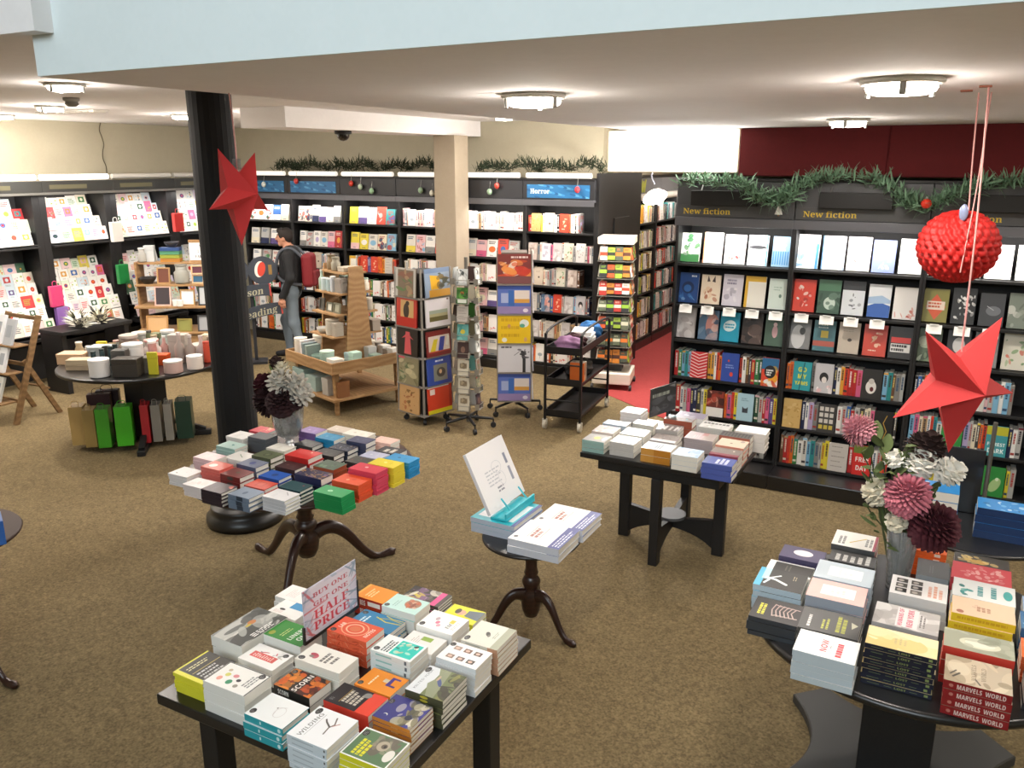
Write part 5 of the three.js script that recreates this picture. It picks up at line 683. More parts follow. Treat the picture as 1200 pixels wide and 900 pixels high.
// ---- three-legged pedestal tables in dark wood
function cabriole(R, h0, hTop, thick) { // swept leg with a pad foot, built in +x
  const pts = [], n = 22; for (let i = 0; i <= n; i++) { const u = i / n; pts.push([0.04 + u * (R - 0.04), h0 + (thick * 0.42 - h0) * (u < 0.5 ? 2 * u * u : 1 - 2 * (1 - u) * (1 - u)) + 0.0 + Math.sin(u * Math.PI * 2) * 0.045 * R / 0.55, 0]); }
  const c = new THREE.CatmullRomCurve3(pts.map((p) => V(...p))), g = new THREE.TubeGeometry(c, 30, 1, 10), pos = g.attributes.position, m = 11;
  for (let i = 0; i <= 30; i++) { const q = c.getPointAt(i / 30), u = i / 30, r = thick * (0.62 - 0.3 * Math.sin(Math.min(1, u * 1.08) * Math.PI * 0.5) + (u > 0.8 ? Math.min(0.09, (u - 0.8) * 0.9) : 0)) * (u > 0.93 ? Math.sqrt(Math.max(0.003, 1 - ((u - 0.93) / 0.07) ** 2)) : 1); for (let j = 0; j < m; j++) { const k = i * m + j; pos.setXYZ(k, q.x + (pos.getX(k) - q.x) * r, Math.max(0.001, q.y + (pos.getY(k) - q.y) * r * 1.15), q.z + (pos.getZ(k) - q.z) * r * 0.8); } }
  g.computeVertexNormals(); return g;
}
function tripodTable(label, x, z, top, R, angles, { wood = matMahogany, legR = 0.55, thick = 0.075, topMat = matMahogany, h0 = 0.27 } = {}) {
  const t = thing('pedestal_table', label, 'table', [x, 0, z]);
  mesh('top', lathe([[0, top - 0.03], [R - 0.02, top - 0.03], [R, top - 0.02], [R + 0.004, top - 0.01], [R - 0.004, top], [0, top]], 56), topMat, t);
  const s = thick / 0.075;
  mesh('column', lathe([[0, h0 - 0.13], [0.05 * s, h0 - 0.13], [0.07 * s, h0 - 0.09], [0.08 * s, h0 - 0.03], [0.07 * s, h0 + 0.02], [0.05 * s, h0 + 0.04], [0.065 * s, h0 + 0.06], [0.072 * s, h0 + 0.085], [0.055 * s, h0 + 0.11], [0.045 * s, h0 + 0.12], [0.056 * s, h0 + 0.135], [0.045 * s, h0 + 0.16], [0.045 * s, top - 0.12], [0.06 * s, top - 0.07], [0.1 * s, top - 0.03]], 24), wood, t);
  for (const a of angles) { const l = mesh('leg', cabriole(legR, h0, 0, thick), wood, t); l.rotation.y = -a * D2R; }
  return t;
}
tripodTable('dark mahogany three-legged table holding gift books and a flower vase', -3.45, -3.64, 0.75, 0.68, [192, 300, 68], { legR: 0.6 });
for (const s of STACKS.T3) bookStack(s[0], s[1], s[2], s[3], s[4], s[5], s[6], 0.75, 'mahogany table');
tripodTable('small dark three-legged table with large white books and a propped book', -1.93, -3.78, 0.56, 0.27, [15, 135, 255], { legR: 0.33, thick: 0.055, topMat: matBlackGloss, h0: 0.2 });
bookStack('officialwhite', -1.8, -3.67, 0.3, 0.275, 2, 0.08, 0.56, 'tripod table, offer-sign side');
bookStack('officialwhite', -1.79, -3.955, 0.3, 0.275, 2, 0.07, 0.56, 'tripod table, far edge');
bookStack('tealoutline', -2.11, -3.83, 0.28, 0.34, 3, 0.085, 0.56, 'tripod table');
{ // the propped-open book on its turquoise stand
  const o = bookMesh({ ...COV.officialwhite, cell: pageA.cell((p) => { p.O(56, 60, 12, 14, '#cfd2d8', 1).L(24, 60, 40, 5, '#c6c9d0', 8, 3).L(40, 104, 24, 2, '#8a8c98', 8, 4).R(82, 40, 6, 26, '#8a90a4').R(82, 74, 6, 34, '#9aa0b2').O(60, 90, 8, 16, '#d4d6dc', 1); }, '#f3f2f4', '#dcdce2') }, 0.36, 0.4, 0.02, true, 'hardback', true);
  const m = new THREE.Matrix4(), a = 26 * D2R; m.makeBasis(V(0, -1, 0).applyAxisAngle(V(0, 0, 1), a), V(1, 0, 0).applyAxisAngle(V(0, 0, 1), a), V(0, 0, 1)); // head up, cover to +x, leaning back
  o.quaternion.setFromRotationMatrix(m); o.position.set(-2.215, 0.835, -3.86); addBook(o, 'large white book propped upright on a turquoise stand on the small tripod table');
  const s = thing('book_stand', 'turquoise wire and board stand holding the propped white book', 'book stand', [-2.08, 0.647, -3.86]);
  mesh('board', bx(-0.06, 0.045, 0, 0.012, -0.17, 0.17, 0.003), M(0x2fb4c4, 0.45), s);
  mesh('lip', bx(0.03, 0.042, 0.01, 0.045, -0.17, 0.17, 0.003), M(0x2fb4c4, 0.45), s);
  for (const z of [-0.1, 0.1]) mesh('prong', bar([0.036, 0.03, z], [-0.03, 0.1, z], 0.005), M(0x2fb4c4, 0.45), s);
}
tripodTable('mahogany table corner with blue books at the left edge by the stairs', -4.33, -2.0, 0.75, 0.36, [-4, 110, 230], { legR: 0.42, thick: 0.06, topMat: M(0x3a211a, 0.6) });
for (let i = 0; i < 4; i++) { const cv = GEN[10][0], o = bookMesh(cv, 0.2, 0.14, 0.03, false, 'book'); o.position.set(-4.05, 0.751 + i * 0.0305, -2.05); o.rotation.y = 1.1; addBook(o, `blue book, ${['lowest', 'second from bottom', 'second from top', 'topmost'][i]} in stack, table corner by the stairs`, 'blue books by the stairs'); }
// ---- crossed-leg black table
{ const t = thing('display_table', 'black table on four flat legs joined by a crossed stretcher with a disc', 'table', [-1.57, 0, -5.17]);
  mesh('top', uvMetres(bx(-0.5, 0.5, 0.685, 0.72, -0.48, 0.43, 0.004)), matBlackGloss, t);
  mesh('apron', uvMetres(bx(-0.4, 0.4, 0.6, 0.685, -0.36, 0.36, 0.003)), matBlack, t);
  const L = 0.34;
  for (let i = 0; i < 4; i++) { const l = mesh('leg', uvMetres(bx(L - 0.045, L + 0.03, 0, 0.6, -0.03, 0.03, 0.004)), matBlack, t); l.rotation.y = i * Math.PI / 2;
    const s = new THREE.Shape(); s.moveTo(0, 0.2); s.lineTo(L - 0.03, 0.245); s.lineTo(L - 0.03, 0.03); s.quadraticCurveTo(0.2, 0.13, 0, 0.14); s.closePath();
    const g = mesh('stretcher', uvMetres(new THREE.ExtrudeGeometry(s, { depth: 0.04, bevelEnabled: false }).translate(0, 0, -0.02)), matBlack, t); g.rotation.y = i * Math.PI / 2; }
  mesh('disc', cyl(0.1, 0.1, 0.02, 32, 0.21), M(0x55565a, 0.5), t);
  for (const s of STACKS.T4) bookStack(s[0], s[1], s[2], s[3], s[4], s[5], s[6], 0.72, 'crossed-leg table');
  const g = thing('topic_sign', 'dark grey sign on a post among the crossed-leg table books', 'sign', [-1.735, 0.86, -5.385], Math.PI / 2 - 0.3);
  mesh('board', bx(-0.15, 0.15, 0, 0.2, -0.002, 0.002), [0, 1, 2, 3, 4, 5].map((i) => (i === 4 ? pageC.mat : M(0x1c1d1f, 0.5))), g); fitUv(g.children[0], COV.darksign.cell);
  mesh('stem', bx(0.05, 0.07, -0.14, 0.0, -0.004, 0.004), M(0x111214, 0.4), g);
}
// ---- pedestal table with blue hardbacks behind the flowers
tripodTable('dark pedestal table with blue hardback stacks by the fiction bookcase', 0.2, -4.72, 0.72, 0.4, [80, 200, 320], { legR: 0.4, thick: 0.07, topMat: matBlackGloss });
{ const mk = (k, desc, edge) => cov(k, pageC, desc, '#2a86cc', edge, (p) => p.R(0, 0, 100, 150, '#2788d0').B(10, 20, 80, 110, 14, ['#e4ecf2', '#7ab8e2', '#1c5a96'], 0.09));
  mk('bluetop', 'bright blue hardback showing white page edges', '#2788d0'); mk('bluespine', 'bright blue hardback with navy spine', '#15305c');
  for (const [k, x, z, n, rot] of [['bluetop', -0.01, -4.62, 4, Math.PI], ['bluespine', 0.31, -4.6, 4, 0]]) bookStack(k, x, z, 0.24, 0.16, n, k === 'bluetop' ? 0.2 : 0.16, 0.72, 'pedestal table', rot);
  const t = thing('sign_holder', 'black upright sign board on a thin metal post behind the blue hardbacks', 'sign', [0.14, 0.72, -4.84]);
  mesh('board', bx(-0.13, 0.07, 0.0, 0.36, -0.012, 0.0, 0.004), M(0x16171a, 0.35, { clearcoat: 0.4 }), t); mesh('post', bar([0.09, 0, 0.0], [0.09, 0.52, 0], 0.011), matSteel, t);
}
// ---------------------------------------------------------------- vases with flowers
function blade(len, w, bend, cup = 0.3) { // a petal or leaf growing along +y, bending to +z
  const n = 5, pos = [], idx = []; for (let i = 0; i <= n; i++) { const u = i / n, ww = w * Math.pow(Math.sin(Math.PI * Math.min(0.97, u * 0.86 + 0.1)), 0.8), a = bend * u, y = len * Math.sin(Math.min(1.4, 1e-4 + a)) / Math.max(1e-4, bend), z = len * (1 - Math.cos(a)) / Math.max(1e-4, bend); pos.push(-ww / 2, y, z + ww * cup, 0, y, z, ww / 2, y, z + ww * cup); if (i < n) { const k = i * 3; idx.push(k, k + 1, k + 3, k + 1, k + 4, k + 3, k + 1, k + 2, k + 4, k + 2, k + 5, k + 4); } }
  const g = new THREE.BufferGeometry(); g.setAttribute('position', new THREE.Float32BufferAttribute(pos, 3)); g.setAttribute('uv', new THREE.Float32BufferAttribute(new Float32Array(pos.length / 3 * 2), 2)); g.setIndex(idx); g.computeVertexNormals(); return g;
}
function bloom(R, petals, w) { const gs = [new THREE.SphereGeometry(R * 0.6, 12, 8)]; for (let i = 0; i < petals; i++) { const f = (i + 0.5) / petals, th = Math.acos(1 - 1.75 * f), ph = i * 2.39996, g = blade(R * rr(0.5, 0.68), w, 1.5); g.rotateX(-0.75); g.translate(0, R * 0.5, R * 0.12); g.rotateX(th); g.rotateY(ph); gs.push(g); } return merge(gs); }
const petal = (c) => new THREE.MeshPhysicalMaterial({ color: c, roughness: 0.8, side: THREE.DoubleSide, sheen: 0.3 });
const flowerMats = { pink: petal(0xb96a78), rose: petal(0xc98a94), white: petal(0xe9e6dc), cream: petal(0xd2cbb6), wine: petal(0x4a1420), plum: petal(0x2e1216), brown: petal(0x3a2622), leaf: petal(0x5c6b3c), grey: petal(0x7f8a68), silver: petal(0xb6b2a8) };
const glassMat = new THREE.MeshPhysicalMaterial({ color: 0xd8dadb, transmission: 0.8, thickness: 0, roughness: 0.12, ior: 1.5, clearcoat: 1, clearcoatRoughness: 0.05 });
function bouquet(label, x, y, z, vase, flowers, stemR = 0.03) {
  const v = thing('vase', label.vase, 'vase', [x, y, z]); mesh('glass', lathe(vase.profile, 36), glassMat, v); mesh('foot', lathe(vase.foot, 28), vase.footMat || glassMat, v);
  const f = thing('bouquet', label.flowers, 'flowers', [x, y, z]);
  const stems = []; const leaves = [];
  for (const [fx, fy, fz, R, kind, n, w] of flowers) {
    stems.push(tube([[fx * 0.1 + rr(-0.01, 0.01), vase.floor, fz * 0.1 + rr(-0.01, 0.01)], [fx * 0.35, vase.rim * 0.8, fz * 0.35], [fx * 0.9, fy - R * 0.3, fz * 0.9], [fx, fy, fz]], 0.0032, 10, 5));
    if (kind !== 'leaf') { const b = mesh('flower_head', bloom(R, n, w), flowerMats[kind], f); b.position.set(fx, fy - R * 0.25, fz); const d = V(fx, 0.16, fz).normalize(); b.quaternion.setFromUnitVectors(V(0, 1, 0), d); }
    else for (let i = 0; i < n; i++) { const g = blade(R * rr(0.7, 1.1), w, 0.5); g.rotateX(rr(0.3, 1.2)); g.rotateY(rr(0, 6.28)); g.translate(fx * (1 - i * 0.1), fy - i * 0.028, fz * (1 - i * 0.1)); leaves.push(g); }
  }
  mesh('stems', merge(stems), M(0x4a5230, 0.7), f); if (leaves.length) { const l = mesh('leaves', merge(leaves), flowerMats.leaf, f); }
  return f;
}
bouquet({ vase: 'tall clear glass vase on the round black table', flowers: 'artificial bouquet of pink, wine and white flowers on the round black table' }, -0.1, 0.752, -3.7,
  { profile: [[0.001, 0.02], [0.042, 0.02], [0.045, 0.03], [0.054, 0.14], [0.07, 0.29], [0.068, 0.29], [0.052, 0.14], [0.042, 0.034], [0.001, 0.03]], foot: [[0.001, 0], [0.045, 0], [0.044, 0.012], [0.04, 0.02], [0.001, 0.02]], floor: 0.04, rim: 0.29 },
  [[0.0, 0.475, 0.06, 0.092, 'pink', 240, 0.022], [0.11, 0.36, 0.06, 0.1, 'wine', 200, 0.03], [-0.22, 0.7, -0.02, 0.072, 'rose', 170, 0.02], [0.03, 0.6, 0.0, 0.062, 'white', 40, 0.06], [0.14, 0.58, 0.0, 0.058, 'white', 36, 0.055], [0.04, 0.65, -0.05, 0.085, 'brown', 90, 0.04], [-0.12, 0.45, 0.03, 0.06, 'cream', 40, 0.05], [-0.03, 0.35, 0.08, 0.045, 'cream', 24, 0.035], [-0.07, 0.6, 0.02, 0.04, 'white', 24, 0.034],
   [-0.14, 0.66, 0.0, 0.11, 'leaf', 9, 0.05], [-0.08, 0.56, 0.03, 0.11, 'leaf', 9, 0.05], [-0.13, 0.44, 0.0, 0.1, 'leaf', 8, 0.045], [0.02, 0.36, 0.05, 0.1, 'leaf', 8, 0.04], [-0.15, 0.36, 0.03, 0.08, 'leaf', 5, 0.03], [-0.03, 0.66, 0.02, 0.09, 'leaf', 5, 0.04], [0.1, 0.5, 0.02, 0.05, 'leaf', 4, 0.03], [-0.2, 0.6, 0.02, 0.09, 'leaf', 6, 0.04]]);
bouquet({ vase: 'footed glass vase on the mahogany table', flowers: 'dark wine flowers with silvery foliage on the mahogany table' }, -3.72, 0.752, -3.83,
  { profile: [[0.02, 0.06], [0.03, 0.065], [0.075, 0.1], [0.095, 0.16], [0.105, 0.26], [0.115, 0.34], [0.112, 0.34], [0.1, 0.26], [0.09, 0.165], [0.07, 0.11], [0.02, 0.075]], foot: [[0.001, 0], [0.085, 0], [0.085, 0.008], [0.04, 0.016], [0.022, 0.03], [0.03, 0.045], [0.02, 0.062], [0.001, 0.064]], footMat: new THREE.MeshPhysicalMaterial({ color: 0xe8e8e8, metalness: 0.7, roughness: 0.15 }), floor: 0.1, rim: 0.34 },
  [[-0.1, 0.34, 0.06, 0.1, 'plum', 130, 0.045], [0.03, 0.36, 0.08, 0.095, 'plum', 110, 0.05], [-0.17, 0.42, 0.0, 0.08, 'wine', 90, 0.04], [0.1, 0.37, 0.04, 0.07, 'plum', 80, 0.04], [0.0, 0.47, 0.04, 0.09, 'silver', 60, 0.035], [0.08, 0.45, 0.0, 0.09, 'silver', 60, 0.035], [0.15, 0.41, 0.02, 0.08, 'silver', 50, 0.03], [-0.06, 0.52, -0.04, 0.06, 'cream', 40, 0.03], [-0.12, 0.55, -0.06, 0.05, 'brown', 40, 0.03], [0.02, 0.2, 0.0, 0.06, 'wine', 40, 0.03], [0.16, 0.36, 0.05, 0.06, 'leaf', 5, 0.02], [-0.1, 0.5, 0, 0.07, 'leaf', 5, 0.02]]);
// ---------------------------------------------------------------- hanging paper stars and ball
function paperStar(R, depth) { const pos = []; const P = []; for (let i = 0; i < 10; i++) { const a = i * Math.PI / 5 + Math.PI / 2, r = i % 2 ? R * 0.36 : R; P.push([r * Math.cos(a), r * Math.sin(a), 0]); } for (let i = 0; i < 10; i++) { const a = P[i], b = P[(i + 1) % 10]; pos.push(0, 0, depth, ...a, ...b, 0, 0, -depth, ...b, ...a); } const g = new THREE.BufferGeometry(); g.setAttribute('position', new THREE.Float32BufferAttribute(pos, 3)); g.setAttribute('uv', new THREE.Float32BufferAttribute(new Float32Array(pos.length / 3 * 2), 2)); g.computeVertexNormals(); return g; }
const starMat = new THREE.MeshPhysicalMaterial({ map: noiseTex(256, [[60, 141, 0.3]], ramp([176, 36, 38], [192, 48, 48]), 3), roughness: 0.75, side: THREE.DoubleSide });
function cutouts(R, depth, n) { const gs = []; for (let i = 0; i < n; i++) { const arm = i % 5, a = arm * Math.PI * 2 / 5 + Math.PI / 2 + rr(-0.16, 0.16), r = R * rr(0.3, 0.66), side = 1; const g = new THREE.CylinderGeometry(R * 0.016, R * 0.016, 0.002, 6).rotateX(Math.PI / 2); const th = a - (arm * Math.PI * 2 / 5 + Math.PI / 2); const u = 1 - r * Math.cos(Math.abs(th)) / R; g.translate(r * Math.cos(a), r * Math.sin(a), depth * u * (1 - Math.abs(th) * r / (R * 0.36 * (1 - r / R) + 0.02 * R)) + 0.004); gs.push(g); } return merge(gs); }
const cordMat = M(0xc8908c, 0.7);
{ const t = thing('paper_star', 'large folded red paper star hanging before the fiction bookcase', 'paper star', [0.02, 1.755, -3.42]);
  const b = mesh('star', paperStar(0.285, 0.135), starMat, t); b.rotation.set(0.08, 0.78, Math.PI + 0.1, 'YXZ');
  mesh('cord', tube([[-0.0, 0.12, 0], [-0.01, 0.6, 0], [-0.03, CEIL - 1.755, 0]], 0.0035, 20, 5), cordMat, t);
  const s = thing('paper_star', 'smaller red paper star hanging before the black column', 'paper star', [-2.52, 2.43, -2.42]);
  const c = mesh('star', paperStar(0.2, 0.085), starMat, s); c.rotation.set(0, 101 * D2R, Math.PI - 0.05, 'YXZ');
  mesh('cord', tube([[0, 0.08, 0], [0.0, 0.2, 0], [-0.01, CEIL - 2.43, 0.0]], 0.003, 14, 5), cordMat, s);
  mesh('tag', bx(-0.02, 0.02, 0.09, 0.13, -0.002, 0.002), glassMat, s); }
{ // honeycomb ball: folded cells around a core
  const t = thing('honeycomb_ball', 'red tissue honeycomb ball hanging above the large star', 'paper ball', [-0.04, 2.24, -3.6]);
  const g = new THREE.SphereGeometry(0.137, 110, 56), p = g.attributes.position; for (let i = 0; i < p.count; i++) { const v = V(p.getX(i), p.getY(i), p.getZ(i)), ph = Math.atan2(v.z, v.x), th = Math.acos(Math.min(1, Math.max(-1, v.y / 0.137))), row = Math.floor(th / Math.PI * 16), c = Math.cos(ph * 22 + (row % 2) * Math.PI), q = Math.cos(th / Math.PI * 16 * Math.PI * 2); const f = 1 + 0.06 * c * Math.abs(Math.sin(th)) - 0.012 * q; p.setXYZ(i, v.x * f, v.y * f * 0.98, v.z * f); } g.computeVertexNormals();
  mesh('paper', g, new THREE.MeshPhysicalMaterial({ color: 0xac120e, roughness: 0.6, sheen: 0.4, sheenColor: new THREE.Color(0xff5040) }), t);
  mesh('cord', tube([[0.02, 0.12, 0], [0.01, 0.3, 0], [0, CEIL - 2.25, 0]], 0.003, 14, 5), cordMat, t);
  mesh('second_cord', tube([[0.02, -0.08, 0.15], [0.035, 0.2, 0.1], [0.04, CEIL - 2.25, 0.0]], 0.0025, 14, 5), cordMat, t);
  mesh('tag', new THREE.SphereGeometry(0.022, 12, 10).scale(0.7, 1.4, 0.4).translate(0.005, 0.13, 0.09), M(0x8a94b4, 0.25, { metalness: 0.3 }), t);
  single('tape_tab', bx(-0.1, -0.06, CEIL - 0.006, CEIL, -3.62, -3.58, 0.002), M(0x8a4a32, 0.6), 'brown tape tab holding the ball cord to the ceiling', 'tape'); single('tape_tab', bx(-0.04, 0.0, CEIL - 0.006, CEIL, -3.44, -3.4, 0.002), M(0x8a4a32, 0.6), 'brown tape tab holding the star cord to the ceiling', 'tape'); }
// ---------------------------------------------------------------- pine garlands and baubles on the bookcases
function garland(label, pts, R, n, col, thin = 0.5) { const c = new THREE.CatmullRomCurve3(pts.map((p) => V(...p))), gs = []; for (let i = 0; i < n; i++) { const q = c.getPoint(rnd()), g = blade(R * rr(0.6, 1.25), 0.012, 0.4, 0.1); g.rotateX(rr(0.1, 1.5)); g.rotateY(rr(0, 6.28)); if (rnd() < 0.4) g.rotateZ(rr(-1.8, 1.8)); g.translate(q.x + rr(-1, 1) * R * thin, q.y + rr(-1, 1) * R * thin * 0.6, q.z + rr(-0.5, 1) * R * thin); gs.push(g); } const t = thing('pine_garland', label, 'garland'); mesh('needles', merge(gs), petal(col), t); mesh('stem', new THREE.TubeGeometry(c, 40, 0.006, 5), M(0x3a3020, 0.8), t); }
garland('green pine garland draped over the fiction bay beside the corridor', [[-2.05, 2.4, -6.62], [-1.6, 2.37, -6.6], [-1.35, 2.25, -6.58], [-1.2, 2.32, -6.58]], 0.1, 640, 0x76987c);
garland('green pine garland draped over the middle fiction bay', [[-1.22, 2.33, -6.6], [-1.0, 2.42, -6.62], [-0.6, 2.4, -6.62], [-0.4, 2.26, -6.58], [-0.3, 2.24, -6.58]], 0.1, 640, 0x76987c);
garland('green pine garland draped over the fiction bay behind the star', [[-0.28, 2.24, -6.58], [-0.1, 2.34, -6.6], [0.1, 2.4, -6.62], [0.6, 2.38, -6.62], [1.2, 2.4, -6.62]], 0.1, 640, 0x76987c);
for (const [x, l] of [[-8.3, 'corner bay'], [-7.4, 'second bay'], [-6.45, 'third bay'], [-5.0, 'bay right of the column'], [-4.2, 'last bay by the corridor']]) garland(`dark evergreen garland lying on top of the back row, ${l}`, [[x - 0.42, 2.44, -9.12], [x - 0.2, 2.5, -9.1], [x, 2.46, -9.1], [x + 0.25, 2.52, -9.1], [x + 0.44, 2.45, -9.12]], 0.11, 420, 0x2c3a26);
{ const b = thing('bauble', 'shiny red bauble in the fiction garland', 'bauble', [-0.3, 2.27, -6.52]); mesh('ball', new THREE.SphereGeometry(0.035, 20, 14), M(0xd2301c, 0.2, { clearcoat: 0.8 }), b); mesh('cap', cyl(0.01, 0.01, 0.012, 10, 0.033), matMetal, b);
  const s = thing('tree_ornament', 'small white felt tree in the fiction garland', 'ornament', [-1.31, 2.16, -6.66]); mesh('tree', new THREE.ConeGeometry(0.03, 0.09, 4).translate(0, 0.045, 0), M(0xf0eee8, 0.8), s); mesh('trunk', bx(-0.006, 0.006, -0.012, 0.002, -0.006, 0.006), M(0x8a6a48, 0.8), s);
  for (const [x, y, c, n] of [[-8.96, 2.25, 0x8fb49a, 'pale green'], [-8.8, 2.24, 0xe8eee8, 'white'], [-8.2, 2.29, 0xd23a30, 'red'], [-7.25, 2.27, 0xd8402f, 'red'], [-7.1, 2.23, 0xb8ccb4, 'pale green'], [-6.92, 2.18, 0x9cc4a0, 'pale green'], [-6.15, 2.2, 0xa8c8a8, 'pale green'], [-5.98, 2.17, 0xe6e4d8, 'white'], [-5.05, 2.27, 0xc8483c, 'red'], [-5.15, 2.2, 0x9ab89c, 'pale green'], [-4.0, 2.24, 0xc83a44, 'red']]) { const o = thing('bauble', `${n} bauble ${y > 2.26 ? 'high' : y > 2.21 ? 'midway' : 'low'} on the header of the ${placeB[Math.min(5, Math.floor((x + 9.32) / 0.92))]}`, 'bauble', [x, y, -8.92], 0, 'baubles on the back row'); mesh('ball', new THREE.SphereGeometry(0.032, 14, 10).scale(1, 1.2, 1), M(c, 0.3, { clearcoat: 0.5 }), o); mesh('loop', bar([0, 0.03, 0], [0, 0.12, -0.02], 0.003, 5), matMetal, o); } }
// ---------------------------------------------------------------- calendar and card spinners
function castorFoot(name, t, R, n, y, a0 = 0) { for (let i = 0; i < n; i++) { const a = a0 + i * Math.PI * 2 / n, f = mesh('foot', merge([bar([0.02, y + 0.02, 0], [R, y, 0], 0.018, 8, 0.012), bar([R, y, 0], [R, 0.05, 0], 0.008)]), M(0x1c1c1e, 0.5), t); f.rotation.y = a; const w = mesh('castor', new THREE.CylinderGeometry(0.028, 0.028, 0.03, 14).rotateX(Math.PI / 2).translate(R, 0.028, 0), M(0x242426, 0.5), f); } }
// one calendar: a flat wall calendar in a clear sleeve, as a thing of its own
function calendar(fr, key, x, y, z, w, h, where) { const cv = COV[key], o = mesh(numbered('wall_calendar'), bookGeo(h, w, 0.012, cv.cell, false)[0], new THREE.MeshPhysicalMaterial({ map: pageC.mat.map, roughness: 0.3, clearcoat: 0.5, clearcoatRoughness: 0.15 })); scene.add(o); fr.put(o, x, y + h / 2, z, tilt(3, Q.face)); return tag(o, `${cv.desc} wall calendar ${where}`, 'calendar'); }
const calMat = null;
{ // four-sided grey board stand on castors
  const fr = new Frame(-4.68, -6.78, 1.32), W = 0.32, H = 0.285;
  const t = new THREE.Group(); t.name = numbered('calendar_stand'); scene.add(t); fr.put(t, 0, 0, 0); tag(t, 'four-sided grey calendar stand on castors left of the card spinner', 'display stand');
  mesh('core', uvMetres(bx(-0.17, 0.17, 0.1, 1.52, -0.17, 0.17, 0.004)), M(0x3c3a38, 0.6), t);
  mesh('frame', merge([...[-1, 1].flatMap((a) => [-1, 1].map((b) => bx(a * 0.19 - 0.008, a * 0.19 + 0.008, 0.09, 1.56, b * 0.19 - 0.008, b * 0.19 + 0.008))), ...[0, 1, 2, 3, 4].flatMap((i) => [bx(-0.19, 0.19, 0.1 + i * 0.292, 0.115 + i * 0.292, 0.18, 0.215), bx(-0.215, -0.18, 0.1 + i * 0.292, 0.115 + i * 0.292, -0.19, 0.19)])]), M(0x8f8a84, 0.5), t);
  castorFoot('foot', t, 0.2, 4, 0.07, Math.PI / 4);
  ['k5', 'k4', 'k3', 'k2', 'k1'].forEach((k, i) => calendar(fr, k, 0.0, 0.118 + i * 0.292, 0.205, W, i === 2 ? 0.25 : H - 0.01, 'on the right face of the grey stand'));
  const fs = new Frame(-4.68, -6.78, 1.32 - Math.PI / 2);
  ['k9', 'k8', 'k7', 'k6', 'k10'].forEach((k, i) => calendar(fs, k, 0.0, 0.118 + i * 0.292, 0.205, W - 0.02, H - 0.01, 'on the left face of the grey stand'));
}
{ // tall wire card spinner
  const fr = new Frame(-4.16, -6.75, 0.2), t = new THREE.Group(); t.name = numbered('card_spinner'); scene.add(t); fr.put(t, 0, 0, 0); tag(t, 'tall wire postcard spinner on a five-armed castor base', 'card spinner');
  mesh('pole', cyl(0.018, 0.018, 1.62, 14, 0.06), matSteel, t); castorFoot('foot', t, 0.25, 5, 0.09, 0.3);
  const wires = []; for (let s = 0; s < 4; s++) for (let i = 0; i < 8; i++) { const y = 0.2 + i * 0.175; for (const q of [bx(-0.062, 0.062, y, y + 0.004, 0.095, 0.14), bx(-0.062, -0.058, y, y + 0.06, 0.095, 0.14), bx(0.058, 0.062, y, y + 0.06, 0.095, 0.14), bx(-0.062, 0.062, y + 0.05, y + 0.056, 0.136, 0.14), bar([0, y + 0.03, 0.01], [0, y + 0.03, 0.095], 0.004, 5)]) wires.push(q.rotateY(s * Math.PI / 2)); }
  mesh('pockets', merge(wires), M(0xa8a49c, 0.35, { metalness: 0.6 }), t);
  const keys = [['k18', 'k18', 'k18', 'k19', 'k17', 'e14', 'k16', 'k15'], ['k19', 'k8', 'k10', 'k15', 'k15', 'k10', 'k8', 'k15'], ['k15', 'k18', 'e17', 'k15', 'k8', 'k19', 'k18', 'k15'], ['k15', 'k18', 'k17', 'k15', 'k8', 'k16', 'k18', 'k19']];
  for (let s = 0; s < 4; s++) { const f2 = new Frame(-4.16, -6.75, 0.2 + [0, Math.PI / 2, -Math.PI / 2, Math.PI][s]); keys[s].forEach((k, i) => { const o = mesh(numbered('postcard'), bookGeo(0.15, 0.11, 0.012, COV[k].cell, false)[0], pageC.mat); scene.add(o); f2.put(o, 0, 0.206 + i * 0.175 + 0.075, 0.105, tilt(6, Q.face)); const l = `${COV[k].desc} postcard pack in row ${['one', 'two', 'three', 'four', 'five', 'six', 'seven', 'eight'][i]} of the wire spinner, ${['front', 'right', 'left', 'rear'][s]} side`; tag(o, l, 'postcard', `postcards on the wire spinner`); }); }
}
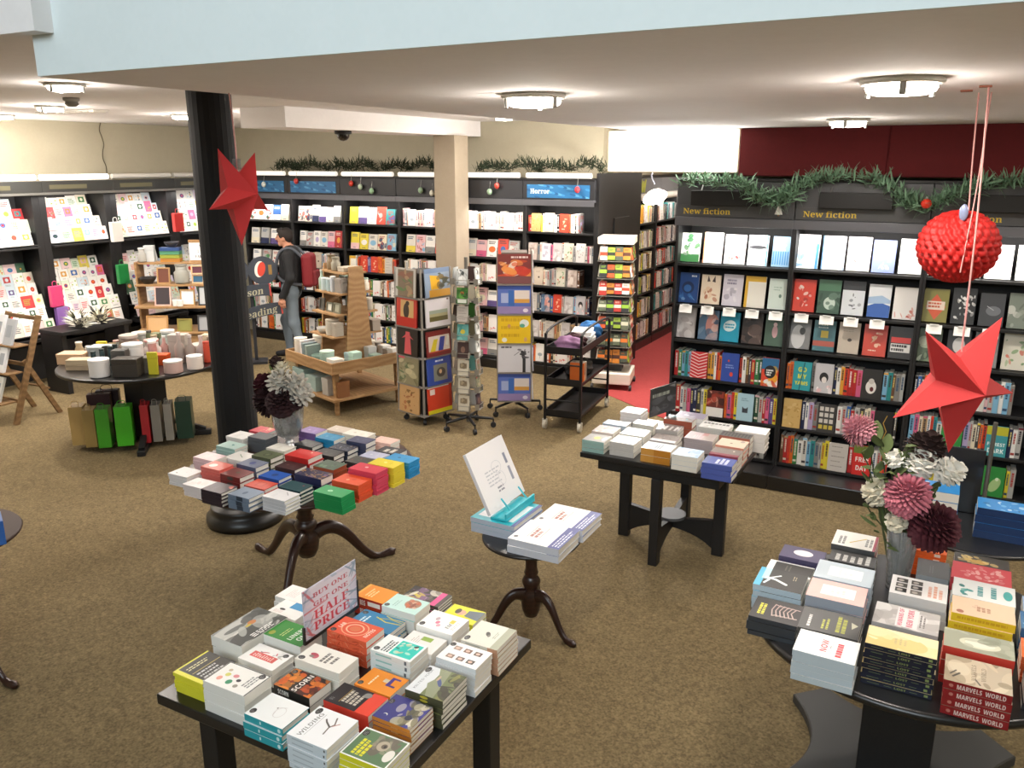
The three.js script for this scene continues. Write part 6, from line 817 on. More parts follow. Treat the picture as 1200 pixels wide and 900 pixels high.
{ // second calendar stand, in front of the back row
  const fr = new Frame(-4.02, -7.45, 0.5), t = new THREE.Group(); t.name = numbered('calendar_stand'); scene.add(t); fr.put(t, 0, 0, 0); tag(t, 'tall calendar stand on a castor base right of the card spinner', 'display stand');
  mesh('core', uvMetres(bx(-0.13, 0.13, 0.16, 1.68, -0.13, 0.13, 0.004)), M(0x6a5f58, 0.5), t); castorFoot('foot', t, 0.28, 5, 0.1, 0.2);
  mesh('frame', merge([...[-1, 1].flatMap((a) => [-1, 1].map((b) => bx(a * 0.17 - 0.006, a * 0.17 + 0.006, 0.15, 1.7, b * 0.15 - 0.006, b * 0.15 + 0.006))), ...[0, 1, 2, 3, 4].map((i) => bx(-0.17, 0.17, 0.15 + i * 0.302, 0.165 + i * 0.302, 0.14, 0.18))]), M(0x9c948c, 0.4, { metalness: 0.3 }), t);
  ['k12', 'k14', 'k13', 'k12', 'k11'].forEach((k, i) => { const o = calendar(fr, k, 0.0, 0.168 + i * 0.302, 0.165, 0.33, 0.292, ['in the lowest pocket of the tall stand', 'on the tall stand', 'on the tall stand', 'under the crimson abstract one on the tall stand', 'at the top of the tall stand'][i]); });
  const fs = new Frame(-4.02, -7.45, 0.5 + Math.PI / 2); for (let i = 0; i < 5; i++) { const o = calendar(fs, ['k2', 'k14', 'k8', 'k2', 'k14'][i], 0, 0.168 + i * 0.302, 0.18, 0.27, 0.285, 'x'); o.userData.label = `pale calendar on the side face of the tall stand, ${['lowest', 'fourth', 'third', 'second', 'topmost'][i]} pocket`; }
}
{ // pocket-book spinner with white top and base
  const fr = new Frame(-3.5, -8.95, 0.25), t = new THREE.Group(); t.name = numbered('book_spinner'); scene.add(t); fr.put(t, 0, 0, 0); tag(t, 'revolving pocket-book spinner with white top and white wheeled base', 'book spinner');
  mesh('base', bx(-0.22, 0.22, 0.07, 0.2, -0.25, 0.25, 0.01), M(0xdcd6cc, 0.5), t); mesh('top', bx(-0.2, 0.2, 1.66, 1.74, -0.2, 0.2, 0.008), M(0xe6e0d4, 0.5), t); mesh('core', bx(-0.1, 0.1, 0.2, 1.66, -0.1, 0.1), M(0x3a3a3c, 0.6), t);
  for (const [a, b] of [[-1, -1], [1, -1], [-1, 1], [1, 1]]) mesh('castor', new THREE.CylinderGeometry(0.035, 0.035, 0.03, 12).rotateZ(Math.PI / 2).translate(a * 0.22, 0.035, b * 0.22), M(0x2a2a2c, 0.5), t);
  const wires = []; for (let s = 0; s < 4; s++) for (let i = 0; i < 7; i++) wires.push(bx(-0.19, 0.19, 0.3 + i * 0.195, 0.306 + i * 0.195, 0.12, 0.2).rotateY(s * Math.PI / 2)); mesh('shelves', merge(wires), M(0x9a9890, 0.4, { metalness: 0.5 }), t);
  for (let s = 0; s < 3; s++) { const f2 = new Frame(-3.5, -8.95, 0.25 + [0, Math.PI / 2, -Math.PI / 2][s]); for (let i = 0; i < 7; i++) for (let j = 0; j < 4; j++) { const cv = COV['p' + Math.floor(rnd() * 8)], o = bookMesh(cv, rr(0.12, 0.16), 0.08, 0.016, false, 'pocket_book'); f2.put(o, -0.129 + j * 0.086, 0.308 + i * 0.195 + 0.08, 0.17, tilt(8, Q.face)); const l = `${cv.desc} book on the revolving spinner, ${['front', 'right', 'left'][s]} side, row ${['one', 'two', 'three', 'four', 'five', 'six', 'seven'][i]} from below`; scene.add(o); tag(o, l, 'book', l); } }
}
// ---------------------------------------------------------------- black trolley
{ const t = thing('book_trolley', 'black metal three-tier book trolley on pale castors', 'trolley', [-3.35, 0, -7.58], Math.PI / 2 + 0.11);
  const L = 0.48, Wd = 0.18, bk = M(0x151416, 0.45, { metalness: 0.2 });
  for (const a of [-1, 1]) for (const b of [-1, 1]) { mesh('post', bx(a * L - 0.012, a * L + 0.012, 0.09, 0.96, b * Wd - 0.012, b * Wd + 0.012, 0.003), bk, t); mesh('castor', merge([new THREE.CylinderGeometry(0.045, 0.045, 0.03, 18).rotateX(Math.PI / 2).translate(a * L, 0.045, b * Wd), bx(a * L - 0.012, a * L + 0.012, 0.05, 0.1, b * Wd - 0.024, b * Wd + 0.024)]), M(0xc2bcae, 0.4), t); }
  for (const y of [0.13, 0.45, 0.76]) mesh('tray', merge([bx(-L, L, y, y + 0.012, -Wd, Wd), bx(-L, L, y, y + 0.07, -Wd, -Wd + 0.01), bx(-L, L, y, y + (y > 0.7 ? 0.07 : 0.03), Wd - 0.01, Wd), bx(-L, -L + 0.01, y, y + 0.07, -Wd, Wd), bx(L - 0.01, L, y, y + 0.07, -Wd, Wd)]), bk, t);
  for (const b of [-1, 1]) mesh('rail', tube([[-L, 0.8, b * Wd], [-L, 0.93, b * Wd], [-L + 0.05, 0.97, b * Wd], [L - 0.05, 0.97, b * Wd], [L, 0.93, b * Wd], [L, 0.8, b * Wd]], 0.012, 30, 6), bk, t);
  for (const a of [-1, 1]) mesh('end_bar', merge([bar([a * L, 0.66, -Wd], [a * L, 0.66, Wd], 0.008), bar([a * L, 0.3, -Wd], [a * L, 0.3, Wd], 0.008)]), bk, t);
  const put = (o, x, y, z, ry = 0) => { o.position.set(x, y, z).applyAxisAngle(V(0, 1, 0), t.rotation.y).add(V(t.position.x, 0, t.position.z)); o.rotation.y = t.rotation.y + ry; };
  for (const [i, [x, z, c, n]] of [[0.13, 0.0, 0xeceaea, 'white'], [0.12, 0.01, 0xdfe4ea, 'pale grey'], [0.13, 0.0, 0xf2f0ee, 'ivory']].entries()) { const b = thing('box_file', `${n} flat box lying on the top tray of the black trolley`, 'box'); put(b, x, 0.772 + i * 0.042, z, 0.1 * i); mesh('lid', bx(-0.14, 0.14, 0.022, 0.04, -0.1, 0.1, 0.003), M(c, 0.6), b); mesh('body', bx(-0.135, 0.135, 0, 0.024, -0.096, 0.096, 0.003), M(c, 0.7), b); }
  const cloth = (label, c, x, y, z, sx, sy, sz, sd) => { const r = rngOf(sd), g = new THREE.SphereGeometry(1, 28, 18), p = g.attributes.position, ph = [r() * 6, r() * 6, r() * 6]; for (let i = 0; i < p.count; i++) { const v = V(p.getX(i), p.getY(i), p.getZ(i)), f = 1 + 0.12 * Math.sin(v.x * 7 + ph[0]) * Math.sin(v.z * 6 + ph[1]) + 0.08 * Math.sin(v.y * 9 + v.x * 5 + ph[2]); p.setXYZ(i, v.x * f * sx, Math.max(-0.6, v.y * f) * sy + sy * 0.6, v.z * f * sz); } g.computeVertexNormals(); const o = single('bag', g, M(c, 0.8), label, 'bag'); put(o, x, y, z); };
  cloth('mauve cloth bag heaped on the black trolley', 0x8a6488, -0.32, 0.774, 0.0, 0.11, 0.09, 0.13, 5); cloth('dark red cloth bag on the black trolley', 0x3a1c22, -0.12, 0.774, 0.0, 0.06, 0.08, 0.12, 6); cloth('blue patterned plastic bag on the black trolley', 0x2f6cab, 0.39, 0.774, 0.0, 0.07, 0.1, 0.13, 7); cloth('black bag on the lower tray of the trolley', 0x1c1c1e, 0.05, 0.464, 0.0, 0.22, 0.09, 0.13, 8);
  for (const [i, c] of [2, 18, 23].entries()) { const o = bookMesh(GEN[c][0], 0.2, 0.14, 0.03, false, 'book'); o.quaternion.copy(Q.spine); const p = V(-0.36 + i * 0.035, 0.464 + 0.1, 0.1).applyAxisAngle(V(0, 1, 0), t.rotation.y).add(t.position); o.position.copy(p); o.quaternion.premultiply(new THREE.Quaternion().setFromAxisAngle(V(0, 1, 0), t.rotation.y)); addBook(o, `${PAL[c][0]} book standing on the middle tray of the black trolley`); }
}
// ---------------------------------------------------------------- wooden gift display
const pots = { cyl: (r, h) => lathe([[0, 0], [r * 0.94, 0], [r, h * 0.06], [r, h * 0.94], [r * 0.96, h], [0, h]], 22), jar: (r, h) => lathe([[0, 0], [r * 0.9, 0], [r, h * 0.12], [r, h * 0.62], [r * 0.72, h * 0.76], [r * 0.74, h * 0.8], [r * 0.74, h], [0, h]], 22), bowl: (r, h) => lathe([[0, 0], [r * 0.5, 0], [r * 0.95, h * 0.7], [r, h], [r * 0.94, h], [r * 0.5, h * 0.2], [0, h * 0.12]], 24), bottle: (r, h) => lathe([[0, 0], [r, 0], [r, h * 0.6], [r * 0.4, h * 0.75], [r * 0.36, h], [0, h]], 20) };
function gift(shape, x, y, z, s, c, label, group, ry = 0) {
  const [a, b, d] = s; let o;
  if (shape === 'box') { o = thing('gift_box', label, 'gift box', [x, y, z], ry, group); mesh('body', bx(-a / 2, a / 2, 0, b * 0.72, -d / 2, d / 2, 0.004), M(c, 0.6), o); mesh('lid', bx(-a / 2 - 0.002, a / 2 + 0.002, b * 0.72, b, -d / 2 - 0.002, d / 2 + 0.002, 0.004), M(c, 0.5), o); }
  else if (shape === 'frame') { o = thing('picture_frame', label, 'picture frame', [x, y, z], ry, group); const f = mesh('frame', merge([bx(-a / 2, a / 2, 0, 0.016, -0.012, 0.006), bx(-a / 2, a / 2, b - 0.016, b, -0.012, 0.006), bx(-a / 2, -a / 2 + 0.016, 0.016, b - 0.016, -0.012, 0.006), bx(a / 2 - 0.016, a / 2, 0.016, b - 0.016, -0.012, 0.006)]), M(c, 0.5), o); mesh('picture', bx(-a / 2 + 0.014, a / 2 - 0.014, 0.014, b - 0.014, -0.01, -0.004), M(d, 0.5), o); for (const k of o.children) k.rotation.x = -0.16; }
  else { o = thing(shape === 'bottle' ? 'bottle' : shape === 'bowl' ? 'bowl' : 'jar', label, shape === 'bottle' ? 'bottle' : shape === 'bowl' ? 'bowl' : 'jar', [x, y, z], ry, group); mesh('body', pots[shape](a, b), M(c, 0.4), o); if (shape !== 'bowl') mesh('lid', cyl(a * (shape === 'bottle' ? 0.45 : shape === 'jar' ? 0.82 : 1.02), a * (shape === 'bottle' ? 0.45 : shape === 'jar' ? 0.82 : 1.02), b * 0.1, 18, b), M(d, 0.45), o); }
  return o;
}
{ const O = V(-5.8, 0, -6.93), a0 = -0.33, t = thing('gift_display', 'stepped pine gift display unit on tapered legs', 'display unit', [O.x, 0, O.z], a0);
  for (const sx of [-1, 1]) for (const sz of [-1, 1]) mesh('leg', uvMetres(new THREE.CylinderGeometry(0.04, 0.025, 0.5, 4).rotateY(Math.PI / 4).translate(sx * 0.38, 0.25, sz * 0.38)), matPine, t);
  mesh('lower_shelf', uvMetres(bx(-0.46, 0.46, 0.16, 0.19, -0.46, 0.46, 0.004)), matPine, t);
  mesh('tray', uvMetres(merge([bx(-0.48, 0.48, 0.46, 0.49, -0.48, 0.48, 0.003), bx(-0.48, 0.48, 0.49, 0.58, 0.46, 0.48, 0.003), bx(-0.48, 0.48, 0.49, 0.58, -0.48, -0.46, 0.003), bx(-0.48, -0.46, 0.49, 0.58, -0.46, 0.46, 0.003), bx(0.46, 0.48, 0.49, 0.58, -0.46, 0.46, 0.003)])), matPine, t);
  for (const s of [-1, 1]) { const sh = new THREE.Shape(); sh.moveTo(-0.17, 0.49); sh.lineTo(0.17, 0.49); sh.lineTo(0.08, 1.5); sh.lineTo(-0.08, 1.5); sh.closePath(); const g = new THREE.ExtrudeGeometry(sh, { depth: 0.022, bevelEnabled: false }); g.rotateY(Math.PI / 2); g.translate(s * 0.25 - 0.011, 0, 0); mesh('side_panel', uvMetres(g), matPine, t); }
  for (const [y, d] of [[0.79, 0.3], [1.02, 0.26], [1.23, 0.21], [1.44, 0.14]]) mesh('shelf', uvMetres(bx(-0.24, 0.24, y - 0.02, y, -d, d, 0.003)), matPine, t);
  const at = (x, y, z) => { const v = V(x, y, z).applyAxisAngle(V(0, 1, 0), a0).add(O); return [v.x, v.y, v.z]; };
  const W = 'on the pine gift display', put = (sh, x, y, z, s, c, l, ry = 0) => gift(sh, ...at(x, y, z), s, c, `${l} ${W}`, undefined, a0 + ry);
  put('jar', -0.12, 1.441, 0.06, [0.05, 0.14, 0x6a5c44], 0x857256, 'tall brown lidded jar on top'); put('jar', 0.0, 1.441, 0.08, [0.05, 0.13, 0x8a8676], 0x9a9484, 'grey-green lidded jar on top'); put('box', 0.12, 1.441, 0.0, [0.12, 0.05, 0.2], 0xb8ae9c, 'flat beige box on top');
  put('bottle', -0.2, 1.231, 0.14, [0.035, 0.19, 0xd6dcd2], 0xa9c0b2, 'tall pale green bottle'); put('cyl', -0.12, 1.231, 0.15, [0.042, 0.12, 0xdde6e8], 0xc6d6d8, 'pale blue round tin'); put('cyl', -0.02, 1.231, 0.15, [0.04, 0.12, 0xd8e0e0], 0xb2c8cc, 'grey-blue round tin'); put('cyl', 0.06, 1.231, 0.16, [0.03, 0.15, 0xeeeeee], 0xccd2da, 'slim white tin'); put('box', 0.16, 1.231, 0.1, [0.12, 0.15, 0.14], 0x8f8880, 'tall taupe box');
  put('frame', -0.14, 1.021, 0.2, [0.1, 0.13, 0x4a4a46], 0x5c5850, 'small dark frame'); put('frame', 0.02, 1.021, 0.2, [0.12, 0.1, 0xd8d8cc], 0x6a6a5a, 'little pale card frame'); put('frame', 0.16, 1.021, 0.2, [0.13, 0.11, 0xa0a08c], 0x77745f, 'olive card frame');
  put('bowl', -0.06, 0.791, 0.24, [0.07, 0.06, 0], 0xe2e0da, 'white ceramic bowl'); put('cyl', 0.1, 0.791, 0.22, [0.07, 0.15, 0xc0b8a8], 0xc8c0b2, 'stone-coloured canister'); put('box', 0.2, 0.791, 0.22, [0.08, 0.14, 0.1], 0xa89e90, 'taupe upright box');
  put('cyl', -0.34, 0.491, 0.1, [0.1, 0.2, 0xe6e0d2], 0xd9d3c4, 'large cream canister'); put('box', -0.36, 0.491, -0.2, [0.16, 0.16, 0.16], 0xe4dccb, 'cream cube box'); put('cyl', -0.34, 0.491, 0.36, [0.07, 0.2, 0xefe9dc], 0xddd4c6, 'tall cream canister with pale lid');
  put('box', -0.2, 0.491, 0.36, [0.03, 0.22, 0.16], 0xece6e4, 'white slim box'); put('box', -0.14, 0.491, 0.37, [0.05, 0.2, 0.16], 0x7c8c8e, 'grey-blue slim box'); put('box', -0.06, 0.491, 0.38, [0.05, 0.19, 0.16], 0x8d9c96, 'sage slim box');
  put('bowl', 0.06, 0.491, 0.36, [0.09, 0.1, 0], 0x9ab4a8, 'sage woven bowl'); put('cyl', 0.2, 0.491, 0.36, [0.075, 0.15, 0xbfd6c8], 0x9db8ac, 'mint fabric canister'); put('box', 0.36, 0.491, 0.36, [0.15, 0.11, 0.12], 0xdcd8cc, 'pale chest-shaped box');
    put('box', -0.3, 0.191, 0.34, [0.24, 0.2, 0.2], 0x8fa8a4, 'large teal-grey box below'); put('box', -0.05, 0.191, 0.34, [0.2, 0.16, 0.18], 0x9fb4ae, 'pale teal box below'); put('box', 0.22, 0.191, 0.34, [0.12, 0.18, 0.16], 0xb8b4ac, 'grey box below'); put('box', 0.38, 0.191, 0.32, [0.1, 0.17, 0.14], 0x8a5c38, 'brown box below');
  const nm = ['ivory', 'sage', 'taupe', 'mint', 'pale grey', 'stone', 'duck-egg', 'chalk'], cc = [0xe6e0d2, 0x9db4a6, 0x9a8f82, 0xb4d2c4, 0xc8c8c4, 0xb8b0a2, 0xa8c0c0, 0xeceae4];
  for (let i = 0; i < 16; i++) { const lev = i % 4, y = [0.491, 0.791, 1.021, 1.231][lev], j = Math.floor(i / 4), k = (i * 3 + j) % 8, z = [-0.36, -0.24, -0.18, -0.15][lev]; gift(['box', 'cyl', 'jar', 'box'][(i + j) % 4], ...at(-0.19 + j * 0.125, y, z), (i + j) % 4 === 0 || (i + j) % 4 === 3 ? [0.1, 0.12, 0.1] : [0.045, 0.12, cc[(k + 3) % 8]], cc[k], `${nm[k]} gift ${['box', 'tin', 'jar', 'carton'][(i + j) % 4]} on the rear ${['tray', 'lowest shelf', 'middle shelf', 'upper shelf'][lev]} of the pine display`, undefined, a0); }
  for (let i = 0; i < 6; i++) put('box', 0.3 + (i % 2) * 0.12, 0.491, -0.34 + Math.floor(i / 2) * 0.24 + (i % 2) * 0.02, [0.1, 0.1 + 0.03 * (i % 3), 0.1], cc[(i * 5 + 2) % 8], `${['first', 'second', 'third', 'fourth', 'fifth', 'sixth'][i]} small ${nm[(i * 5 + 2) % 8]} box on the right tray`);
  const f1 = gift('cyl', ...at(-0.42, 0.191, 0.33), [0.06, 0.16, 0x9ccabc], 0xe6e2d6, 'cream candle jar with mint base beside the pine gift display'); f1.position.set(...at(-0.4, 0.19, 0.12));
}
// ---------------------------------------------------------------- gift table on the left, with wrapping rolls underneath
{ const C = V(-6.65, 0, -5.02), R = 0.72, t = thing('gift_table', 'round dark table crowded with tins, boxes and gifts', 'table', [C.x, 0, C.z]);
  mesh('top', lathe([[0, 0.715], [R - 0.02, 0.715], [R, 0.722], [R, 0.742], [R - 0.01, 0.75], [0, 0.75]], 56), matBlackGloss, t);
  mesh('post', uvMetres(bx(-0.13, 0.13, 0.05, 0.715, -0.13, 0.13, 0.006)), matBlack, t);
  for (let i = 0; i < 4; i++) { const l = mesh('foot', uvMetres(merge([bx(0.1, 0.55, 0.0, 0.05, -0.035, 0.035, 0.006), beamBox([0.12, 0.2, 0], [0.5, 0.05, 0], 0.05, 0.04)])), matBlack, t); l.rotation.y = i * Math.PI / 2 + 0.75; }
  const q = (u, v) => [C.x + 0.88 * u + 0.48 * v, C.z - 0.48 * u + 0.88 * v];    // u to the right, v towards the stairs
  const W = 'on the round gift table', items = [], put = (sh, u, v, s, c, l, ry = 0.5, y = 0.751) => items.push({ sh, u, v, s, c, l, ry, y, r: sh === 'box' ? Math.hypot(s[0], s[2]) * 0.42 + 0.004 : s[0] + 0.006 });
  put('box', -0.58, 0.06, [0.24, 0.1, 0.16], 0xdcb690, 'long peach wooden box'); put('box', -0.42, 0.3, [0.2, 0.05, 0.13], 0xb8a286, 'lower tan book box'); put('box', -0.42, 0.3, [0.19, 0.045, 0.125], 0xc6b294, 'upper tan book box', 0.55, 0.802);
  put('box', -0.36, -0.06, [0.22, 0.14, 0.16], 0xa4aeb0, 'grey-blue tin chest'); put('box', -0.44, -0.34, [0.24, 0.06, 0.16], 0x6c5c40, 'dark wicker tray stack'); put('box', -0.3, -0.4, [0.22, 0.16, 0.18], 0x6a6450, 'brown slatted box');
  for (let i = 0; i < 4; i++) put('cyl', -0.26 + i * 0.028, 0.36 - i * 0.1, [0.022, 0.16, 0x2c3a38], 0x33484a, `${['first', 'second', 'third', 'fourth'][i]} dark slim flask of the row`);
  put('cyl', -0.12, 0.56, [0.085, 0.14, 0xf0eeec], 0xe6e3e0, 'large white round tin with lid'); put('cyl', 0.02, 0.2, [0.09, 0.2, 0xf2efec], 0xe9e4e0, 'tall white drum tin');
  put('box', 0.1, 0.5, [0.22, 0.16, 0.14], 0x3c3630, 'dark fur-covered box'); put('box', 0.02, 0.42, [0.12, 0.2, 0.1], 0x4c4a46, 'dark grey upright box'); put('box', 0.24, 0.42, [0.12, 0.14, 0.1], 0x555048, 'charcoal carton'); put('jar', -0.06, 0.0, [0.1, 0.24, 0xb8aaa0], 0x8a7468, 'big glass sweet jar');
  put('box', 0.32, 0.5, [0.085, 0.2, 0.02], 0xc9c02c, 'yellow price card standing', 0.55); put('box', 0.2, 0.08, [0.12, 0.1, 0.1], 0xe05a20, 'bright orange box'); put('jar', 0.14, -0.02, [0.08, 0.18, 0xe8b0a8], 0xe6dcd8, 'white and coral jar');
  put('cyl', 0.46, 0.42, [0.08, 0.1, 0xf0eeec], 0xd0b0a8, 'pink tin with white lid'); put('cyl', 0.6, 0.28, [0.07, 0.11, 0xf2f0ee], 0xe8dcd4, 'white-lidded tin by the rim'); for (let i = 0; i < 4; i++) put('bottle', 0.4 + i * 0.085, 0.05 - i * 0.02, [0.045, 0.26 - i * 0.02, 0xd8ccc8], [0xb4a49c, 0xa89890, 0xc4b4b0, 0xb0a09c][i], `${['tall', 'slender', 'pale', 'rosy'][i]} wrapped bottle`);
  put('cyl', 0.62, 0.02, [0.03, 0.18, 0xc84a34], 0xd0503a, 'slim red candle tin'); put('cyl', 0.66, -0.1, [0.03, 0.16, 0xd86a50], 0xe08a74, 'slim coral candle tin'); put('box', 0.62, -0.22, [0.12, 0.2, 0.1], 0x8a7c6c, 'brown carton'); put('box', 0.3, -0.22, [0.16, 0.22, 0.12], 0xb8b0a8, 'grey carton'); put('jar', 0.1, -0.34, [0.08, 0.2, 0xdcdcd8], 0xa8b4ae, 'pale green jar'); put('jar', -0.14, -0.3, [0.08, 0.2, 0xc8c8c0], 0x8a8c84, 'grey pebble jar'); put('bowl', 0.44, -0.3, [0.1, 0.1, 0], 0xe4ded6, 'white bowl'); put('box', 0.46, -0.44, [0.12, 0.16, 0.1], 0xc6b49a, 'beige carton');
  put('box', -0.5, -0.12, [0.1, 0.12, 0.03], 0xf0ece0, 'white price card'); put('box', -0.42, -0.18, [0.09, 0.15, 0.03], 0xe2cc2c, 'yellow price card leaning');
  const gn = ['ivory', 'rose', 'graphite', 'sand', 'silver', 'moss', 'chalk', 'copper'], gc = [0xe8e2d6, 0xc89a94, 0x4a4846, 0xb8a484, 0xb4b4b2, 0x6c7454, 0xf0eeea, 0xa86a48];
  for (let i = 0; i < 18; i++) { const an = i * 2.4, rd = 0.16 + 0.5 * ((i * 37) % 18) / 18, k = (i * 3) % 8, sh = ['box', 'cyl', 'jar', 'bottle', 'bowl'][i % 5]; put(sh, Math.cos(an) * rd, Math.sin(an) * rd * 0.55 - 0.24, sh === 'box' ? [0.08, 0.1 + 0.02 * (i % 4), 0.08] : [0.038, 0.1 + 0.03 * (i % 4), gc[(k + 5) % 8]], gc[k], `small ${gn[k]} ${sh === 'cyl' ? 'tin' : sh} number-${['one', 'two', 'three'][Math.floor(i / 8)]}`.replace(/ number-\w+/, ['', ' with contrasting lid', ' at the back'][Math.floor(i / 8)])); }
  const flatItems = items.filter((i) => i.y < 0.76);
  for (let k = 0; k < 300; k++) { for (const a of flatItems) for (const b of flatItems) if (a !== b) { const dx = a.u - b.u, dv = a.v - b.v, d = Math.hypot(dx, dv) || 0.001, o = a.r + b.r - d; if (o > 0) { a.u += dx / d * o * 0.4; a.v += dv / d * o * 0.4; b.u -= dx / d * o * 0.4; b.v -= dv / d * o * 0.4; } } for (const a of flatItems) { const d = Math.hypot(a.u, a.v); if (d > R - a.r * 0.4) { a.u *= (R - a.r * 0.4) / d; a.v *= (R - a.r * 0.4) / d; } } }
  const base = items.find((i) => i.l === 'lower tan book box'); for (const i of items) { if (i.y > 0.76) { i.u = base.u; i.v = base.v; } const [x, z] = q(i.u, i.v); gift(i.sh, x, i.y, z, i.s, i.c, `${i.l} ${W}`, undefined, i.ry); }
  // gift bags standing on the crossed feet
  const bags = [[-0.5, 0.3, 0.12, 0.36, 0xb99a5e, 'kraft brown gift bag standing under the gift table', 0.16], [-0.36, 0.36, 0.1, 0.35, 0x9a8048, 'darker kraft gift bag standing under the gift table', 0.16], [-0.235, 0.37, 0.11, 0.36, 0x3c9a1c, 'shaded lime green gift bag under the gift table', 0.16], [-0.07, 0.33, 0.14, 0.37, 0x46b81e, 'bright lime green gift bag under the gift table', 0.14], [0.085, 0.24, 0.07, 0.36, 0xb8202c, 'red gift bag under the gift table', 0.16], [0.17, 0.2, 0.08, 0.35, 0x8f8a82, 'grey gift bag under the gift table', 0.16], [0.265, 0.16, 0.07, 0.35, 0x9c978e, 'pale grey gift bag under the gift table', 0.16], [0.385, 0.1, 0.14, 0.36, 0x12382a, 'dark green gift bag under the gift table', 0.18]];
  for (const [u, v, w, h, c, l, d] of bags) { const [x, z] = q(u, v), b = thing('gift_bag', l, 'gift bag', [x, 0.055, z], 0.75); mesh('bag', (() => { const g = bx(-w / 2, w / 2, 0, h, -d / 2, d / 2, 0.004); return g; })(), M(c, 0.45, { clearcoat: 0.35, clearcoatRoughness: 0.3 }), b); mesh('handle', tube([[-w * 0.25, h - 0.01, d / 2 - 0.01], [-w * 0.2, h + 0.05, d / 2 - 0.01], [w * 0.2, h + 0.05, d / 2 - 0.01], [w * 0.25, h - 0.01, d / 2 - 0.01]], 0.003, 14, 5), M(c, 0.6), b); }
  for (const [i, c] of [0x3a1418, 0x2a1012].entries()) { const [x, z] = q(-0.38 + i * 0.02, 0.12 - i * 0.13), b = thing('gift_bag', ['dark maroon gift bag behind the kraft bags', 'darkest maroon gift bag behind the green bags'][i], 'gift bag', [x, 0.055, z], 0.75); mesh('bag', bx(-0.1, 0.1, 0, 0.42, -0.045, 0.045, 0.004), M(c, 0.5), b); mesh('handle', tube([[-0.05, 0.41, 0.04], [-0.04, 0.47, 0.04], [0.04, 0.47, 0.04], [0.05, 0.41, 0.04]], 0.003, 12, 5), M(c, 0.6), b); }
}
// ---------------------------------------------------------------- folding wooden stand with boxed goods at the left edge
{ const P = V(-8.42, 0, -4.9), a = 0.0, t = thing('folding_stand', 'weathered wooden folding stand with sloping shelves at the left edge', 'display stand', [P.x, 0, P.z], a);
  for (const s of [-1, 1]) { mesh('front_leg', uvMetres(beamBox([s * 0.25, 0, 0.25], [s * 0.25, 1.05, -0.14], 0.035, 0.05)), matOldWood, t); mesh('rear_leg', uvMetres(beamBox([s * 0.22, 0, -0.24], [s * 0.22, 0.62, 0.06], 0.03, 0.045)), matOldWood, t); }
  for (const [y, z] of [[1.0, -0.14], [0.2, 0.155], [0.55, 0.02]]) mesh('rail', uvMetres(bx(-0.26, 0.26, y, y + 0.04, z, z + 0.02, 0.003)), matOldWood, t);
  for (const [y, z] of [[0.22, 0.26], [0.5, 0.15], [0.76, 0.05]]) mesh('shelf', uvMetres(bx(-0.23, 0.23, y, y + 0.015, z - 0.06, z + 0.1, 0.003)), matOldWood, t);
  mesh('rear_rail', bar([-0.2, 0.28, -0.17], [0.2, 0.28, -0.17], 0.012), matOldWood, t);
  const at = (x, y, z) => { const v = V(x, y, z).applyAxisAngle(V(0, 1, 0), a).add(P); return [v.x, v.y, v.z]; };
  for (const [x, y, z, w, h, c, l] of [[-0.12, 0.776, 0.12, 0.16, 0.3, 0xe6eaee, 'white flat boxed print on the wooden stand top shelf'], [0.08, 0.776, 0.13, 0.14, 0.27, 0xb2b6bc, 'silver-grey boxed print on the wooden stand top shelf'], [-0.13, 0.516, 0.22, 0.14, 0.28, 0xeceae6, 'white boxed print with grey picture on the stand middle shelf'], [0.06, 0.516, 0.23, 0.12, 0.26, 0xdfe2e6, 'pale boxed print on the stand middle shelf'], [-0.12, 0.236, 0.33, 0.15, 0.28, 0xe6e8dc, 'pale green-white boxed print on the stand lowest shelf'], [0.08, 0.236, 0.33, 0.13, 0.26, 0xd2d4d0, 'grey boxed print on the stand lowest shelf']]) { const o = thing('boxed_print', l, 'box', at(x, y, z), a); const b = mesh('box', bx(-w / 2, w / 2, 0, h, -0.03, 0, 0.004), M(c, 0.4, { clearcoat: 0.3 }), o); const k = mesh('picture', bx(-w * 0.3, w * 0.3, h * 0.3, h * 0.75, 0, 0.0015), M(0x9aa0a8, 0.5), o); b.rotation.x = k.rotation.x = -0.36; }
}
